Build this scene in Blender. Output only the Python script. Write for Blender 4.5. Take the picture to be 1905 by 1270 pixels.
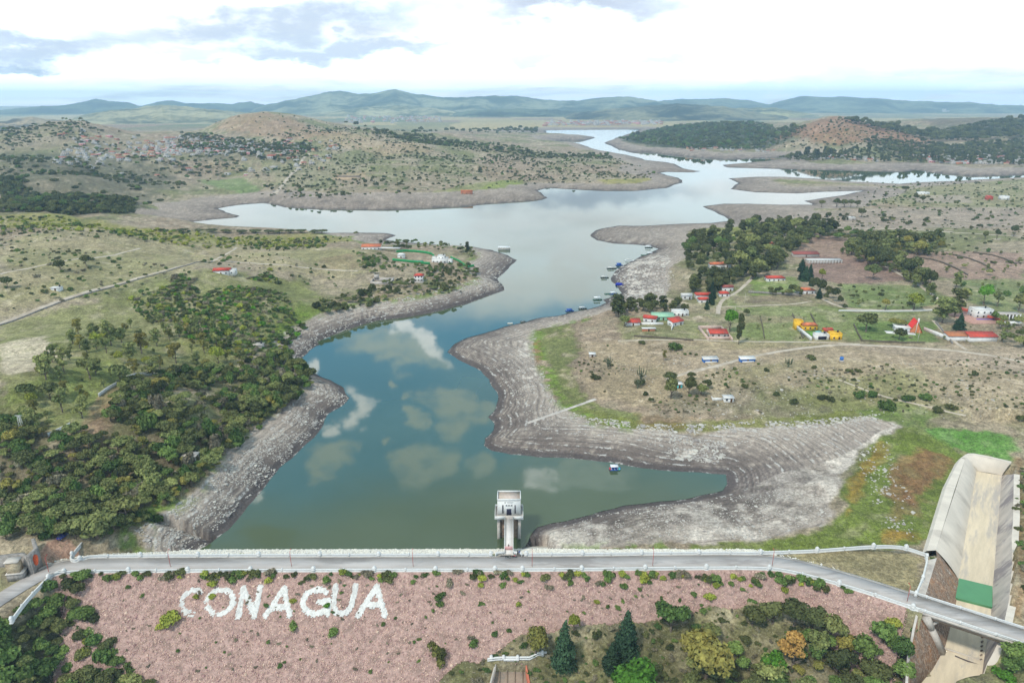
import bpy, math, random
import numpy as np
from mathutils import Vector, Matrix, Euler
from mathutils.geometry import tessellate_polygon

for _o in list(bpy.data.objects): bpy.data.objects.remove(_o)
SC = bpy.context.scene
COL = SC.collection
R = math.radians

# ------------------------------------------------------------------ camera
CAMZ = 160.0; FPX = 1270.0; PITCH = R(19.3)
cam_d = bpy.data.cameras.new('camera'); cam = bpy.data.objects.new('camera', cam_d); COL.objects.link(cam)
cam.location = (0, 0, CAMZ); cam.rotation_euler = (R(90) - PITCH, 0, 0)
cam_d.sensor_width = 36.0; cam_d.lens = 36.0 * FPX / 1905.0
cam_d.clip_start = 1.0; cam_d.clip_end = 200000.0
SC.camera = cam
SC.render.resolution_x = 1024; SC.render.resolution_y = 682
SC.view_settings.view_transform = 'Standard'
try: SC.view_settings.look = 'None'
except Exception: pass
SC.view_settings.exposure = -0.1; SC.view_settings.gamma = 1.0; SC.view_settings.use_curve_mapping = False
SC.cycles.volume_bounces = 1
SC.cycles.max_bounces = 6

SUN_EL = R(54); SUN_AZ = R(222)       # azimuth clockwise from +Y (the view direction)
CP, SP = math.cos(PITCH), math.sin(PITCH)

def ray(px, py):
    dx = (px - 952.5) / FPX; dy = (635.0 - py) / FPX
    return dx, CP + dy * SP, -SP + dy * CP
def P(px, py, z=0.0):
    """world point at height z on the line of sight the survey photo gives for that pixel"""
    x, y, w = ray(px, py); t = (z - CAMZ) / w
    return (x * t, y * t, z)
def azel(px, py):
    x, y, w = ray(px, py)
    return math.atan2(x, y), math.atan2(w, math.hypot(x, y))
def to_px(x, y, z):
    dz = z - CAMZ
    d = y * CP - dz * SP
    return 952.5 + FPX * x / d, 635.0 - FPX * (y * SP + dz * CP) / d, d

# ------------------------------------------------------------------ world
W = bpy.data.worlds.new('World'); SC.world = W; W.use_nodes = True
NT = W.node_tree; NT.nodes.clear()
class NB:
    """tiny node builder"""
    def __init__(s, nt): s.nt = nt
    def n(s, t, **kw):
        o = s.nt.nodes.new(t)
        for k, v in kw.items(): setattr(o, k, v)
        return o
    def lk(s, a, b): s.nt.links.new(a, b)
    def _in(s, sock, v):
        if hasattr(v, 'is_output') or isinstance(v, bpy.types.NodeSocket): s.lk(v, sock)
        else: sock.default_value = v
    def m(s, op, a, b=None, c=None, clamp=False):
        o = s.n('ShaderNodeMath', operation=op); o.use_clamp = clamp
        s._in(o.inputs[0], a)
        if b is not None: s._in(o.inputs[1], b)
        if c is not None: s._in(o.inputs[2], c)
        return o.outputs[0]
    def noise(s, vec, scale, detail=5, rough=.55, dist=0.0):
        o = s.n('ShaderNodeTexNoise'); s.lk(vec, o.inputs['Vector'])
        o.inputs['Scale'].default_value = scale; o.inputs['Detail'].default_value = detail
        o.inputs['Roughness'].default_value = rough; o.inputs['Distortion'].default_value = dist
        return o.outputs[0]
    def mix(s, f, a, b, bt='MIX'):
        o = s.n('ShaderNodeMix', data_type='RGBA', blend_type=bt)
        s._in(o.inputs[0], f)
        for i, v in ((6, a), (7, b)):
            if isinstance(v, bpy.types.NodeSocket): s.lk(v, o.inputs[i])
            else: o.inputs[i].default_value = tuple(v) + ((1,) if len(v) == 3 else ())
        return o.outputs[2]
    def ss(s, v, lo, hi):
        o = s.n('ShaderNodeMapRange', interpolation_type='SMOOTHSTEP'); s._in(o.inputs[0], v)
        o.inputs[1].default_value = lo; o.inputs[2].default_value = hi
        o.inputs[3].default_value = 0; o.inputs[4].default_value = 1
        return o.outputs[0]
wb = NB(NT)
tc = wb.n('ShaderNodeTexCoord'); sep = wb.n('ShaderNodeSeparateXYZ'); wb.lk(tc.outputs['Generated'], sep.inputs[0])
X_, Y_, Z_ = sep.outputs
AZ = wb.m('ARCTAN2', X_, Y_); EL = wb.m('ARCSINE', Z_)
sky = wb.n('ShaderNodeTexSky', sky_type='NISHITA', sun_disc=False, sun_elevation=SUN_EL, sun_rotation=SUN_AZ, altitude=1900, air_density=1.0, dust_density=0.6, ozone_density=2.0)
# cloud layer: project the direction on a plane overhead
zz = wb.m('MAXIMUM', wb.m('ADD', Z_, 0.10), 0.02)
cmb = wb.n('ShaderNodeCombineXYZ'); wb.lk(wb.m('DIVIDE', X_, zz), cmb.inputs[0]); wb.lk(wb.m('DIVIDE', Y_, zz), cmb.inputs[1])
cn = wb.noise(cmb.outputs[0], 0.75, 7, .52, .3)
cn2 = wb.noise(cmb.outputs[0], 0.33, 6, .6, .5)
ae = wb.n('ShaderNodeCombineXYZ'); wb.lk(AZ, ae.inputs[0]); wb.lk(wb.m('MULTIPLY', EL, 2.2), ae.inputs[1])
wob1 = wb.m('SUBTRACT', wb.noise(ae.outputs[0], 9, 5, .6), .5)
ae2 = wb.n('ShaderNodeCombineXYZ'); wb.lk(wb.m('ADD', AZ, 7.3), ae2.inputs[0]); wb.lk(wb.m('MULTIPLY', EL, 2.2), ae2.inputs[1])
wob2 = wb.m('SUBTRACT', wb.noise(ae2.outputs[0], 9, 5, .6), .5)
AZw = wb.m('ADD', AZ, wb.m('MULTIPLY', wob1, .17)); ELw = wb.m('ADD', EL, wb.m('MULTIPLY', wob2, .10))
def puff(px, py, rx, ry, rot=0, soft=.55, refl=True):
    """elliptical cloud whose centre stands at the direction of a pixel (refl: seen mirrored in the lake)"""
    a0, e0 = azel(px, py); a1, _ = azel(px + rx, py); _, e1 = azel(px, py + ry)
    ra = abs(a1 - a0); re = abs(e1 - e0); e0 = abs(e0) if refl else e0
    c, s_ = math.cos(R(rot)), math.sin(R(rot)) * (-1 if refl else 1)
    k = re / ra
    u = wb.m('DIVIDE', wb.m('SUBTRACT', AZw, a0), ra); v = wb.m('DIVIDE', wb.m('SUBTRACT', ELw, e0), ra)
    uu = wb.m('ADD', wb.m('MULTIPLY', u, c), wb.m('MULTIPLY', v, s_))
    vv = wb.m('DIVIDE', wb.m('SUBTRACT', wb.m('MULTIPLY', v, c), wb.m('MULTIPLY', u, s_)), k)
    d = wb.m('ADD', wb.m('MULTIPLY', uu, uu), wb.m('MULTIPLY', vv, vv))
    o = wb.n('ShaderNodeMapRange', interpolation_type='SMOOTHSTEP'); wb.lk(d, o.inputs[0])
    o.inputs[1].default_value = 1 - soft; o.inputs[2].default_value = 1 + soft; o.inputs[3].default_value = 1; o.inputs[4].default_value = 0
    return wb.m('MULTIPLY', o.outputs[0], PT) if refl else o.outputs[0]
PT = wb.m('ADD', .5, wb.m('MULTIPLY', wb.ss(wb.noise(ae.outputs[0], 26, 5, .65), .36, .56), .5))
CW = (19.0, 19.2, 19.2); CG = (9.4, 11.2, 12.0); CB = (16.5, 18.6, 19.6); CD = (4.5, 4.9, 4.3)
BL = (1.6, 8.0, 15.5); CWP = (27, 28, 29); CGP = (11.5, 13.8, 14.8)
skyb = wb.mix(.85, sky.outputs[0], BL)
c = wb.mix(wb.m('MULTIPLY', wb.ss(cn, .50, .60), wb.ss(EL, R(18), R(34))), skyb, CG)
# bright cloud bank low over the horizon
CWT = wb.mix(wb.ss(cn2, .42, .66), CW, (9.6, 10.2, 10.6))
bank = wb.m('SUBTRACT', 1, wb.ss(wb.m('ADD', EL, wb.m('MULTIPLY', wob1, .10)), R(14.5), R(19)))
c = wb.mix(bank, c, wb.mix(wb.ss(cn, .40, .62), CB, CWT))
# greyer sheet from 33 degrees up
sheet = wb.ss(wb.m('ADD', EL, wb.m('MULTIPLY', wb.m('SUBTRACT', cn2, .5), .5)), R(26.5), R(33))
c = wb.mix(wb.m('MULTIPLY', sheet, .95), c, wb.mix(wb.ss(cn, .35, .65), CD, CG))
for a in ((735, 650, 88, 26, -14, CG), (770, 632, 62, 15, -32, CW), (590, 680, 13, 12, 0, CW), (665, 762, 22, 34, 20, CW), (625, 800, 26, 16, 0, CW),
          (742, 702, 10, 13, 0, CG), (850, 765, 50, 36, -15, CG), (785, 747, 9, 7, 0, CG), (772, 790, 24, 10, 0, CG), (795, 860, 62, 34, 18, CG), (725, 818, 13, 12, 0, CG),
          (617, 858, 44, 22, 12, CG), (478, 930, 13, 15, 0, CW), (745, 602, 20, 6, -30, CW), (1090, 880, 85, 20, 0, CG), (1000, 885, 30, 10, 0, CW), (890, 872, 30, 22, 0, CG),
          (520, 985, 60, 22, 0, CD), (940, 420, 80, 25, 0, (15.5, 16.4, 16.9)), (1080, 500, 70, 60, 0, (15.8, 16.6, 17.0))):
    c = wb.mix(puff(*a[:5]), c, {CW: CWP, CG: CGP}.get(a[5], a[5]))
# grey-blue bellies in the directly seen sky
for a in ((500, 45, 330, 34, 7, (6.9, 8.1, 9.7), 1.0), (600, 88, 220, 16, 6, (7.6, 8.8, 10.4), .8), (60, 84, 150, 20, 0, (6.9, 8.1, 9.7), 1.0), (20, 110, 90, 12, 0, (5.4, 6.8, 8.6), .7),
          (1080, 10, 200, 28, 0, (6.6, 7.4, 9.0), 1.0), (1000, 110, 70, 10, 0, (12.4, 13.4, 14.4), .9), (1230, 118, 60, 8, 0, (12.4, 13.6, 14.6), .9), (350, 105, 60, 7, 0, (11.5, 13.0, 14.5), .9),
          (1500, 168, 330, 26, 3, (13.5, 16.5, 18.5), .9), (1120, 60, 160, 26, 0, (13.6, 16.0, 16.6), .9)):
    c = wb.mix(wb.m('MULTIPLY', puff(*a[:5], soft=a[6], refl=False), wb.m('ADD', .45, wb.m('MULTIPLY', wb.ss(wb.noise(ae.outputs[0], 11, 6, .62), .28, .52), .5))), c, a[5])
bgn = wb.n('ShaderNodeBackground'); wb.lk(c, bgn.inputs[0]); bgn.inputs[1].default_value = 0.1
wo = wb.n('ShaderNodeOutputWorld'); wb.lk(bgn.outputs[0], wo.inputs[0])
W.cycles.sampling_method = 'MANUAL'; W.cycles.sample_map_resolution = 512

# ------------------------------------------------------------------ sun
sl = bpy.data.lights.new('sun', 'SUN'); sl.energy = 3.0; sl.angle = R(7); sl.color = (1, .95, .86)
sun = bpy.data.objects.new('sun', sl); COL.objects.link(sun)
sd = Vector((math.sin(SUN_AZ) * math.cos(SUN_EL), math.cos(SUN_AZ) * math.cos(SUN_EL), math.sin(SUN_EL)))
sun.rotation_euler = sd.to_track_quat('Z', 'Y').to_euler(); sun.location = (0, 0, 400)

# ------------------------------------------------------------------ helpers
rng = np.random.default_rng(7); random.seed(7)
def s2l(c):
    out = []
    for v in c:
        v = v / 255.0
        out.append(v / 12.92 if v <= .04045 else ((v + .055) / 1.055) ** 2.4)
    return tuple(out)
MATS = {}
def mat(name, col, rough=.85, var=.25, scale=1.0, bump=0.0, metal=0.0, spec=.3, rand=0.0, col2=None, thr=(.45, .6), streak=None):
    """procedural material: colour with noise variation (and optional second colour in patches)"""
    if name in MATS: return MATS[name]
    m = bpy.data.materials.new(name); m.use_nodes = True; nt = m.node_tree; b = NB(nt)
    pr = nt.nodes['Principled BSDF']; pr.inputs['Roughness'].default_value = rough; pr.inputs['Metallic'].default_value = metal
    pr.inputs['Specular IOR Level'].default_value = spec
    t = b.n('ShaderNodeTexCoord'); v = t.outputs['Object']
    if streak:
        mp = b.n('ShaderNodeMapping'); b.lk(v, mp.inputs[0]); mp.vector_type = 'TEXTURE'; mp.inputs['Rotation'].default_value = (0, 0, streak[0]); mp.inputs['Scale'].default_value = (streak[1], streak[2], streak[3]); v = mp.outputs[0]
    f = b.noise(v, scale, 6, .65)
    c0 = tuple(x * (1 - var) for x in col); c1 = tuple(min(1, x * (1 + var)) for x in col)
    cc = b.mix(b.ss(f, .3, .7), c0, c1)
    if col2: cc = b.mix(b.ss(b.noise(v, scale * .45, 6, .7), *thr), cc, col2)
    if rand:
        oi = b.n('ShaderNodeObjectInfo'); hs = b.n('ShaderNodeHueSaturation')
        b.lk(b.m('ADD', .5 - rand * .04, b.m('MULTIPLY', oi.outputs['Random'], rand * .08)), hs.inputs['Hue'])
        b.lk(b.m('ADD', 1 - rand * .5, b.m('MULTIPLY', oi.outputs['Random'], rand)), hs.inputs['Value'])
        b.lk(cc, hs.inputs['Color']); cc = hs.outputs[0]
    b.lk(cc, pr.inputs['Base Color'])
    if bump:
        bp = b.n('ShaderNodeBump'); bp.inputs['Strength'].default_value = bump; bp.inputs['Distance'].default_value = .2
        b.lk(b.noise(v, scale * 3, 5, .6), bp.inputs['Height']); b.lk(bp.outputs[0], pr.inputs['Normal'])
    MATS[name] = m; return m
def mesh_np(name, co, faces, mats=None, mi=None, smooth=False):
    """faces: (n,3)/(n,4) array or a list of such arrays"""
    me = bpy.data.meshes.new(name); fl = faces if isinstance(faces, list) else [faces]
    co = np.asarray(co, dtype=np.float32); fl = [np.asarray(f, dtype=np.int32) for f in fl if len(f)]
    me.vertices.add(len(co)); me.vertices.foreach_set('co', co.ravel())
    nl = sum(f.size for f in fl); nf = sum(len(f) for f in fl)
    me.loops.add(nl); me.loops.foreach_set('vertex_index', np.concatenate([f.ravel() for f in fl]))
    tot = np.concatenate([np.full(len(f), f.shape[1], dtype=np.int32) for f in fl]); st = np.concatenate([[0], np.cumsum(tot)[:-1]]).astype(np.int32)
    me.polygons.add(nf); me.polygons.foreach_set('loop_start', st); me.polygons.foreach_set('loop_total', tot)
    for m in (mats or []): me.materials.append(m)
    if mi is not None: me.polygons.foreach_set('material_index', np.asarray(mi, dtype=np.int32))
    if smooth: me.polygons.foreach_set('use_smooth', np.ones(nf, dtype=bool))
    me.update(calc_edges=True); me.validate()
    return me
class MB:
    """collects quads / tris"""
    def __init__(s): s.v = []; s.f4 = []; s.f3 = []; s.m4 = []; s.m3 = []
    def add(s, vs, fs, m=0):
        o = len(s.v); s.v += [tuple(v) for v in vs]
        for f in fs:
            if len(f) == 4: s.f4.append([i + o for i in f]); s.m4.append(m)
            elif len(f) == 3: s.f3.append([i + o for i in f]); s.m3.append(m)
            else:
                for k in range(1, len(f) - 1): s.f3.append([f[0] + o, f[k] + o, f[k + 1] + o]); s.m3.append(m)
    def box(s, c, sz, rz=0, m=0, taper=1.0):
        x, y, z = c; a, b_, h = sz[0] / 2, sz[1] / 2, sz[2]
        cs, sn = math.cos(rz), math.sin(rz); vs = []
        for zz, t in ((0, 1), (h, taper)):
            for u, w in ((-a, -b_), (a, -b_), (a, b_), (-a, b_)):
                u *= t; w *= t
                vs.append((x + u * cs - w * sn, y + u * sn + w * cs, z + zz))
        s.add(vs, [(0, 3, 2, 1), (4, 5, 6, 7), (0, 1, 5, 4), (1, 2, 6, 5), (2, 3, 7, 6), (3, 0, 4, 7)], m)
    def cyl(s, p0, p1, r0, r1=None, n=8, m=0, cap=True):
        r1 = r0 if r1 is None else r1
        p0 = Vector(p0); p1 = Vector(p1); d = (p1 - p0).normalized()
        a = d.orthogonal().normalized(); b_ = d.cross(a); vs = []
        for p, r_ in ((p0, r0), (p1, r1)):
            for k in range(n):
                t = 2 * math.pi * k / n; vs.append(tuple(p + a * math.cos(t) * r_ + b_ * math.sin(t) * r_))
        fs = [(k, (k + 1) % n, n + (k + 1) % n, n + k) for k in range(n)]
        if cap: fs += [tuple(range(n))[::-1], tuple(range(n, 2 * n))]
        s.add(vs, fs, m)
    def ball(s, c, r, n=8, k=5, m=0, sc=(1, 1, 1), jit=0):
        vs = []; c = Vector(c)
        for i in range(k + 1):
            ph = math.pi * i / k
            for j in range(n):
                t = 2 * math.pi * j / n; q = 1 + random.uniform(-jit, jit)
                vs.append((c.x + r * sc[0] * q * math.sin(ph) * math.cos(t), c.y + r * sc[1] * q * math.sin(ph) * math.sin(t), c.z + r * sc[2] * q * math.cos(ph)))
        fs = [(i * n + j, (i + 1) * n + j, (i + 1) * n + (j + 1) % n, i * n + (j + 1) % n) for i in range(k) for j in range(n)]
        s.add(vs, fs, m)
    def prism(s, pts, z0, z1, m=0):
        """vertical prism over a plan polygon"""
        n = len(pts); vs = [(p[0], p[1], z0) for p in pts] + [(p[0], p[1], z1) for p in pts]
        s.add(vs, [(k, (k + 1) % n, n + (k + 1) % n, n + k) for k in range(n)], m)
        tri = tessellate_polygon([[Vector((p[0], p[1], 0)) for p in pts]])
        s.add(vs, [tuple(n + i for i in t) for t in tri], m)
    def sweep(s, path, prof, m=0, closed=True):
        """sweep profile [(offset, height)] along a path of (x,y,z); offset to the right of travel"""
        n = len(path); k = len(prof); vs = []
        for i, p in enumerate(path):
            a = path[max(0, i - 1)]; b_ = path[min(n - 1, i + 1)]
            dx, dy = b_[0] - a[0], b_[1] - a[1]; L = math.hypot(dx, dy) or 1; nx, ny = dy / L, -dx / L
            for (o, h) in prof: vs.append((p[0] + nx * o, p[1] + ny * o, p[2] + h))
        fs = []
        for i in range(n - 1):
            for j in range(k if closed else k - 1):
                a = i * k + j; b2 = i * k + (j + 1) % k
                fs.append((a, b2, b2 + k, a + k))
        s.add(vs, fs, m)
        if closed: s.add(vs[:k], [tuple(range(k))], m); s.add(vs[-k:], [tuple(range(k))[::-1]], m)
    def mesh(s, name, mats, smooth=False):
        me = mesh_np(name, s.v, [np.array(s.f4).reshape(-1, 4), np.array(s.f3).reshape(-1, 3)], mats, s.m4 + s.m3 if len(s.f3) or len(s.f4) else None, smooth)
        return me
    def build(s, name, mats, parent=None, smooth=False):
        if not isinstance(mats, (list, tuple)): mats = [mats]
        return link(name, s.mesh(name, mats, smooth), parent)
def link(name, data, parent=None, loc=None):
    o = bpy.data.objects.new(name, data); COL.objects.link(o)
    if parent is not None: o.parent = parent
    if loc is not None: o.location = loc
    return o
def tag(o, label=None, cat=None, group=None, kind=None):
    if label: o['label'] = label
    if cat: o['category'] = cat
    if group: o['group'] = group
    if kind: o['kind'] = kind
    return o
def empty(name, label, cat, loc=(0, 0, 0), rz=0, group=None):
    o = bpy.data.objects.new(name, None); COL.objects.link(o); o.location = loc; o.rotation_euler = (0, 0, rz)
    o.empty_display_size = .5
    return tag(o, label, cat, group)
# value noise in numpy
def _h(ix, iy, s):
    n = (ix.astype(np.int64) * 374761393 + iy.astype(np.int64) * 668265263 + s * 982451653) & 0x7fffffff
    n = ((n ^ (n >> 13)) * 1274126177) & 0x7fffffff
    return ((n ^ (n >> 16)) & 0xffff) / 65535.0
def vn(x, y, s=0):
    ix = np.floor(x); iy = np.floor(y); fx = x - ix; fy = y - iy
    fx = fx * fx * (3 - 2 * fx); fy = fy * fy * (3 - 2 * fy)
    a = _h(ix, iy, s); b = _h(ix + 1, iy, s); c = _h(ix, iy + 1, s); d = _h(ix + 1, iy + 1, s)
    return (a * (1 - fx) + b * fx) * (1 - fy) + (c * (1 - fx) + d * fx) * fy
def fbm(x, y, sc, o=4, s=0, g=.5):
    t = np.zeros_like(x, dtype=float); a = 1; tot = 0; x = x / sc; y = y / sc
    for k in range(o):
        t += a * vn(x + 17.3 * k, y + 9.1 * k, s + k); tot += a; a *= g; x = x * 2.03; y = y * 2.03
    return t / tot
def sstep(v, lo, hi):
    t = np.clip((v - lo) / (hi - lo), 0, 1); return t * t * (3 - 2 * t)
def seg_dist(x, y, pl, closed=False):
    """unsigned distance to polyline; also signed side (+ right of travel)"""
    best = np.full(x.shape, 1e18); side = np.zeros(x.shape)
    n = len(pl); rngi = range(n if closed else n - 1)
    for i in rngi:
        ax, ay = pl[i][0], pl[i][1]; bx, by = pl[(i + 1) % n][0], pl[(i + 1) % n][1]
        dx, dy = bx - ax, by - ay; L = dx * dx + dy * dy + 1e-9
        t = np.clip(((x - ax) * dx + (y - ay) * dy) / L, 0, 1)
        ex = x - ax - t * dx; ey = y - ay - t * dy; d = ex * ex + ey * ey
        m = d < best; best = np.where(m, d, best)
        if not closed: side = np.where(m, dy * ex - dx * ey, side)
    return np.sqrt(best), np.sign(side)
def inpoly(x, y, pl):
    ins = np.zeros(x.shape, dtype=bool); n = len(pl)
    for i in range(n):
        ax, ay = pl[i][0], pl[i][1]; bx, by = pl[(i + 1) % n][0], pl[(i + 1) % n][1]
        if ay == by: continue
        ins ^= ((ay > y) != (by > y)) & (x < (bx - ax) * (y - ay) / (by - ay) + ax)
    return ins
# ------------------------------------------------------------------ layout traced on the survey photo
LAKE_PX = [(366,1023),(384,1015),(425,985),(455,950),(485,915),(520,870),(560,835),(600,793),(610,770),(640,752),(650,740),(640,722),(615,707),(580,692),(566,678),(562,665),(578,650),(594,640),(590,635),(640,615),(700,597),(760,590),(830,575),(870,565),(915,548),(938,540),(932,527),(925,518),(940,505),(962,484),(945,475),(915,465),(880,459),(830,456),(790,453),(745,450),(718,446),(737,438),(720,434),(690,433),(640,433),(600,433),(560,431),(520,431),(480,431),(430,432),(400,432),(378,431),(395,428),(345,425),(325,420),(345,415),(400,408),(440,405),(446,402),(420,395),(405,388),(440,382),(490,378),(530,386),(600,390),(700,391),(800,388),(870,385),(900,380),(960,376),(1010,372),(1019,368),(1010,362),(1000,355),(1020,350),(1060,352),(1130,355),(1190,355),(1240,350),(1270,340),(1262,331),(1240,326),(1228,322),(1240,320),(1290,321),(1304,319),(1270,313),(1255,305),(1240,302),(1200,298),(1185,293),(1165,288),(1120,282),(1104,277),(1085,270),(1045,268),(1033,263),(1060,261),(1087,262),(1108,256),(1060,254),(1015,250),(1015,243),(1060,242),(1188,241),(1170,249),(1144,257),(1124,266),(1151,278),(1171,284),(1205,283),(1233,287),(1285,292),(1348,297),(1422,294),(1470,293),(1422,300),(1344,307),(1355,312),(1511,316),(1681,320),(1703,316),(1733,321),(1807,328),(1905,325),(2050,324),(2050,332),(1905,331),(1866,333),(1807,335),(1718,339),(1674,342),(1585,338),(1515,332),(1459,329),(1407,329),(1355,332),(1374,341),(1359,352),(1407,358),(1481,360),(1533,357),(1607,355),(1570,363),(1496,374),(1515,381),(1459,381),(1392,379),(1348,379),(1307,384),(1330,394),(1359,411),(1322,415),(1255,417),(1200,420),(1150,420),(1110,428),(1098,438),(1110,447),(1140,453),(1180,455),(1210,458),(1225,463),(1210,470),(1190,478),(1170,488),(1150,500),(1138,515),(1137,523),(1150,535),(1157,545),(1142,551),(1122,557),(1128,563),(1118,568),(1094,575),(1065,580),(1040,587),(1000,592),(975,600),(940,607),(900,620),(865,630),(845,640),(832,655),(850,667),(875,680),(895,690),(910,705),(925,730),(922,760),(908,775),(920,790),(918,800),(902,815),(900,828),(915,838),(950,845),(1000,850),(1060,852),(1140,860),(1180,868),(1240,875),(1300,878),(1350,882),(1353,900),(1345,912),(1320,918),(1290,925),(1230,932),(1160,940),(1120,950),(1080,962),(1030,972),(1000,980),(985,1000),(978,1015),(966,1023)]
def rough_line(pts, amp=.045, rounds=2, closed=True):
    """break long straight stretches with small natural wiggles"""
    r_ = random.Random(3)
    for _ in range(rounds):
        out = []; n = len(pts)
        for i in range(n if closed else n - 1):
            a = pts[i]; b = pts[(i + 1) % n]; out.append(a)
            dx, dy = b[0] - a[0], b[1] - a[1]; L = math.hypot(dx, dy)
            if L > math.hypot(*a) * .012:
                k = r_.uniform(-amp, amp)
                out.append(((a[0] + b[0]) / 2 - dy * k, (a[1] + b[1]) / 2 + dx * k))
        if not closed: out.append(pts[-1])
        pts = out
    return pts
LAKE = rough_line([P(x, y)[:2] for x, y in LAKE_PX], closed=False)

def wl(pts, z=10.0): return [P(x, y, z) for x, y in pts]
ROAD = wl([(-120,1200),(-60,1155),(0,1114),(50,1083),(92,1060),(130,1051),(240,1049.5),(470,1048.5),(700,1048),(1000,1047.5),(1300,1044),(1400,1044),(1450,1047),(1508,1060),(1570,1077),(1630,1095),(1695,1117),(1800,1151),(1905,1185),(2080,1242)])
def smooth_path(p, n=2):
    for _ in range(n):
        q = [p[0]]
        for i in range(len(p) - 1):
            a, b = p[i], p[i + 1]
            q.append(tuple(a[k] * .75 + b[k] * .25 for k in range(3))); q.append(tuple(a[k] * .25 + b[k] * .75 for k in range(3)))
        q.append(p[-1]); p = q
    return p
def resample(p, step):
    out = [p[0]]; acc = 0
    for i in range(len(p) - 1):
        a, b = Vector(p[i]), Vector(p[i + 1]); L = (b - a).length
        n = max(1, int(round(L / step)))
        for k in range(1, n + 1): out.append(tuple(a.lerp(b, k / n)))
    return out
ROADS = smooth_path(ROAD)
# spillway plan (world): floor line left / right, crests
SP_FL = [P(1817,876,1.5), P(1783,1076,1.0), P(1777,1128,0.0), P(1758,1204,-4), P(1735,1245,-6), P(1712,1272,-7)]
SP_FR = [P(1864,884,1.5), P(1847,1091,1.0), P(1843,1149,0.0), P(1829,1236,-4), P(1826,1266,-6), P(1822,1300,-7)]
SP_LC = [P(1795,850,8), P(1741,1023,8)]
SP_RT = [P(1886,881,9), P(1885,962,9), P(1882,1000,9), P(1883,1053,9), P(1877,1117,9), P(1868,1157,8.5), P(1853,1204,6), P(1830,1245,1), P(1828,1275,-3)]

# height control: (px, py, height of the land seen there)
HC = [(0,1050,12),(60,1000,15),(150,940,17),(250,950,14),(300,900,15),(100,800,26),(300,750,24),(450,780,11),(500,700,14),(560,700,9),(0,700,36),(100,650,34),(50,500,42),(300,620,24),(300,500,34),(500,480,24),(430,560,24),(560,620,9),(600,480,17),(640,540,9),(700,490,14),(760,520,9),(850,490,9),(890,480,6),(100,430,46),(300,430,30),(450,438,13),(560,440,8),(660,440,3),(720,440,2),(0,405,48),(100,385,38),(230,392,14),(330,400,2.5),(400,342,7),(330,372,6),(260,382,12),(300,350,20),(200,360,36),(100,330,44),(0,300,60),(200,290,46),(380,360,5),(420,372,2.5),(450,345,10),(560,350,14),
      (300,250,72),(700,350,14),(900,345,12),(1000,340,4),(1100,335,7),(1200,330,3),(500,320,28),(700,300,32),(900,300,22),(1050,300,11),(1130,290,5),(500,275,55),(700,265,58),(850,270,38),(1000,275,14),(640,243,82),(760,248,55),(900,255,25),(600,280,50),(700,228,12),(560,222,30),(900,236,5),(1100,234,5),(400,222,40),(1300,236,8),
      (1000,700,4),(1100,700,6),(1300,650,9),(1500,700,11),(1700,700,13),(1900,740,17),(1880,820,15),(1700,790,9),(1600,800,7.5),(1560,900,6),(1640,950,6.5),(1740,900,7),(1500,980,4.5),(1300,1000,4.5),(1150,1000,3.5),(1060,1000,2.5),(1250,790,6.5),(1400,790,6.5),(1300,850,2),(1180,800,6),(1000,750,4),(980,650,4),(1450,900,1.6),(1400,900,.5),(1500,880,2.2),(1600,830,4.5),(1400,950,1.8),
      (1300,500,11),(1600,550,13),(1850,550,15),(1500,450,11),(1850,450,15),(1300,440,4),(1200,440,2.5),(1200,520,3.5),(1400,400,4),(1700,390,8),(1850,350,7),(1450,345,2.5),(1600,348,2.5),(1600,308,7),(1800,310,10),(1420,302,5),(1400,285,10),(1300,278,16),(1200,270,12),(1240,300,1.5),
      (1895,950,16),(1900,1050,14),(1903,1200,8),(1890,1260,0),(1650,200,30),(1850,230,35),
      (120,1100,4),(60,1150,2),(0,1200,0),(150,1160,-3),(230,1240,-12),(100,1250,-9),(200,1120,-2),(300,1270,-16),
      (790,1262,-9.5),(960,1190,-3.2),(1100,1152,0.5),(1200,1148,1.0),(1340,1128,3),(1440,1122,3.6),(1600,1150,2),(1680,1170,1),(900,1262,-8),(960,1240,-6),(1050,1262,-7),(1200,1240,-4.5),(1400,1180,-1),(1400,1265,-6),(1600,1250,-4),(1700,1240,-2.5),(600,1290,-16)]
_hc = np.array([(azel(x, y)[0], math.log(math.hypot(*P(x, y, h)[:2])), h) for x, y, h in HC])
EXPW = [(500,800,25),(300,1000,18),(600,660,22),(700,580,20),(850,540,18),(930,500,40),(850,460,30),(650,440,40),(560,432,12),(400,432,10),(300,400,90),(350,385,90),(430,372,110),(500,375,80),(700,378,110),(900,372,100),(1000,360,60),(1100,350,55),(1200,345,60),(1250,310,120),(1150,285,80),(1060,265,120),(1170,270,60),(1300,285,110),(1400,292,120),(1500,312,120),(1650,312,130),(1850,330,60),(1500,345,60),(1400,345,120),(1380,395,90),(1300,430,60),(1200,480,30),(1000,700,6),(1300,900,10),(1600,900,4),(1030,245,300)]
_ew = np.array([(azel(x, y)[0], math.log(math.hypot(*P(x, y, 0)[:2])), w) for x, y, w in EXPW])
def idw(a, l, tab, p=3.0, eps=.0012):
    num = np.zeros_like(a); den = np.zeros_like(a)
    for ca, cl, v in tab:
        d = (a - ca) ** 2 + (l - cl) ** 2 + eps
        w = d ** (-p / 2 - .5); num += w * v; den += w
    return num / den

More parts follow.
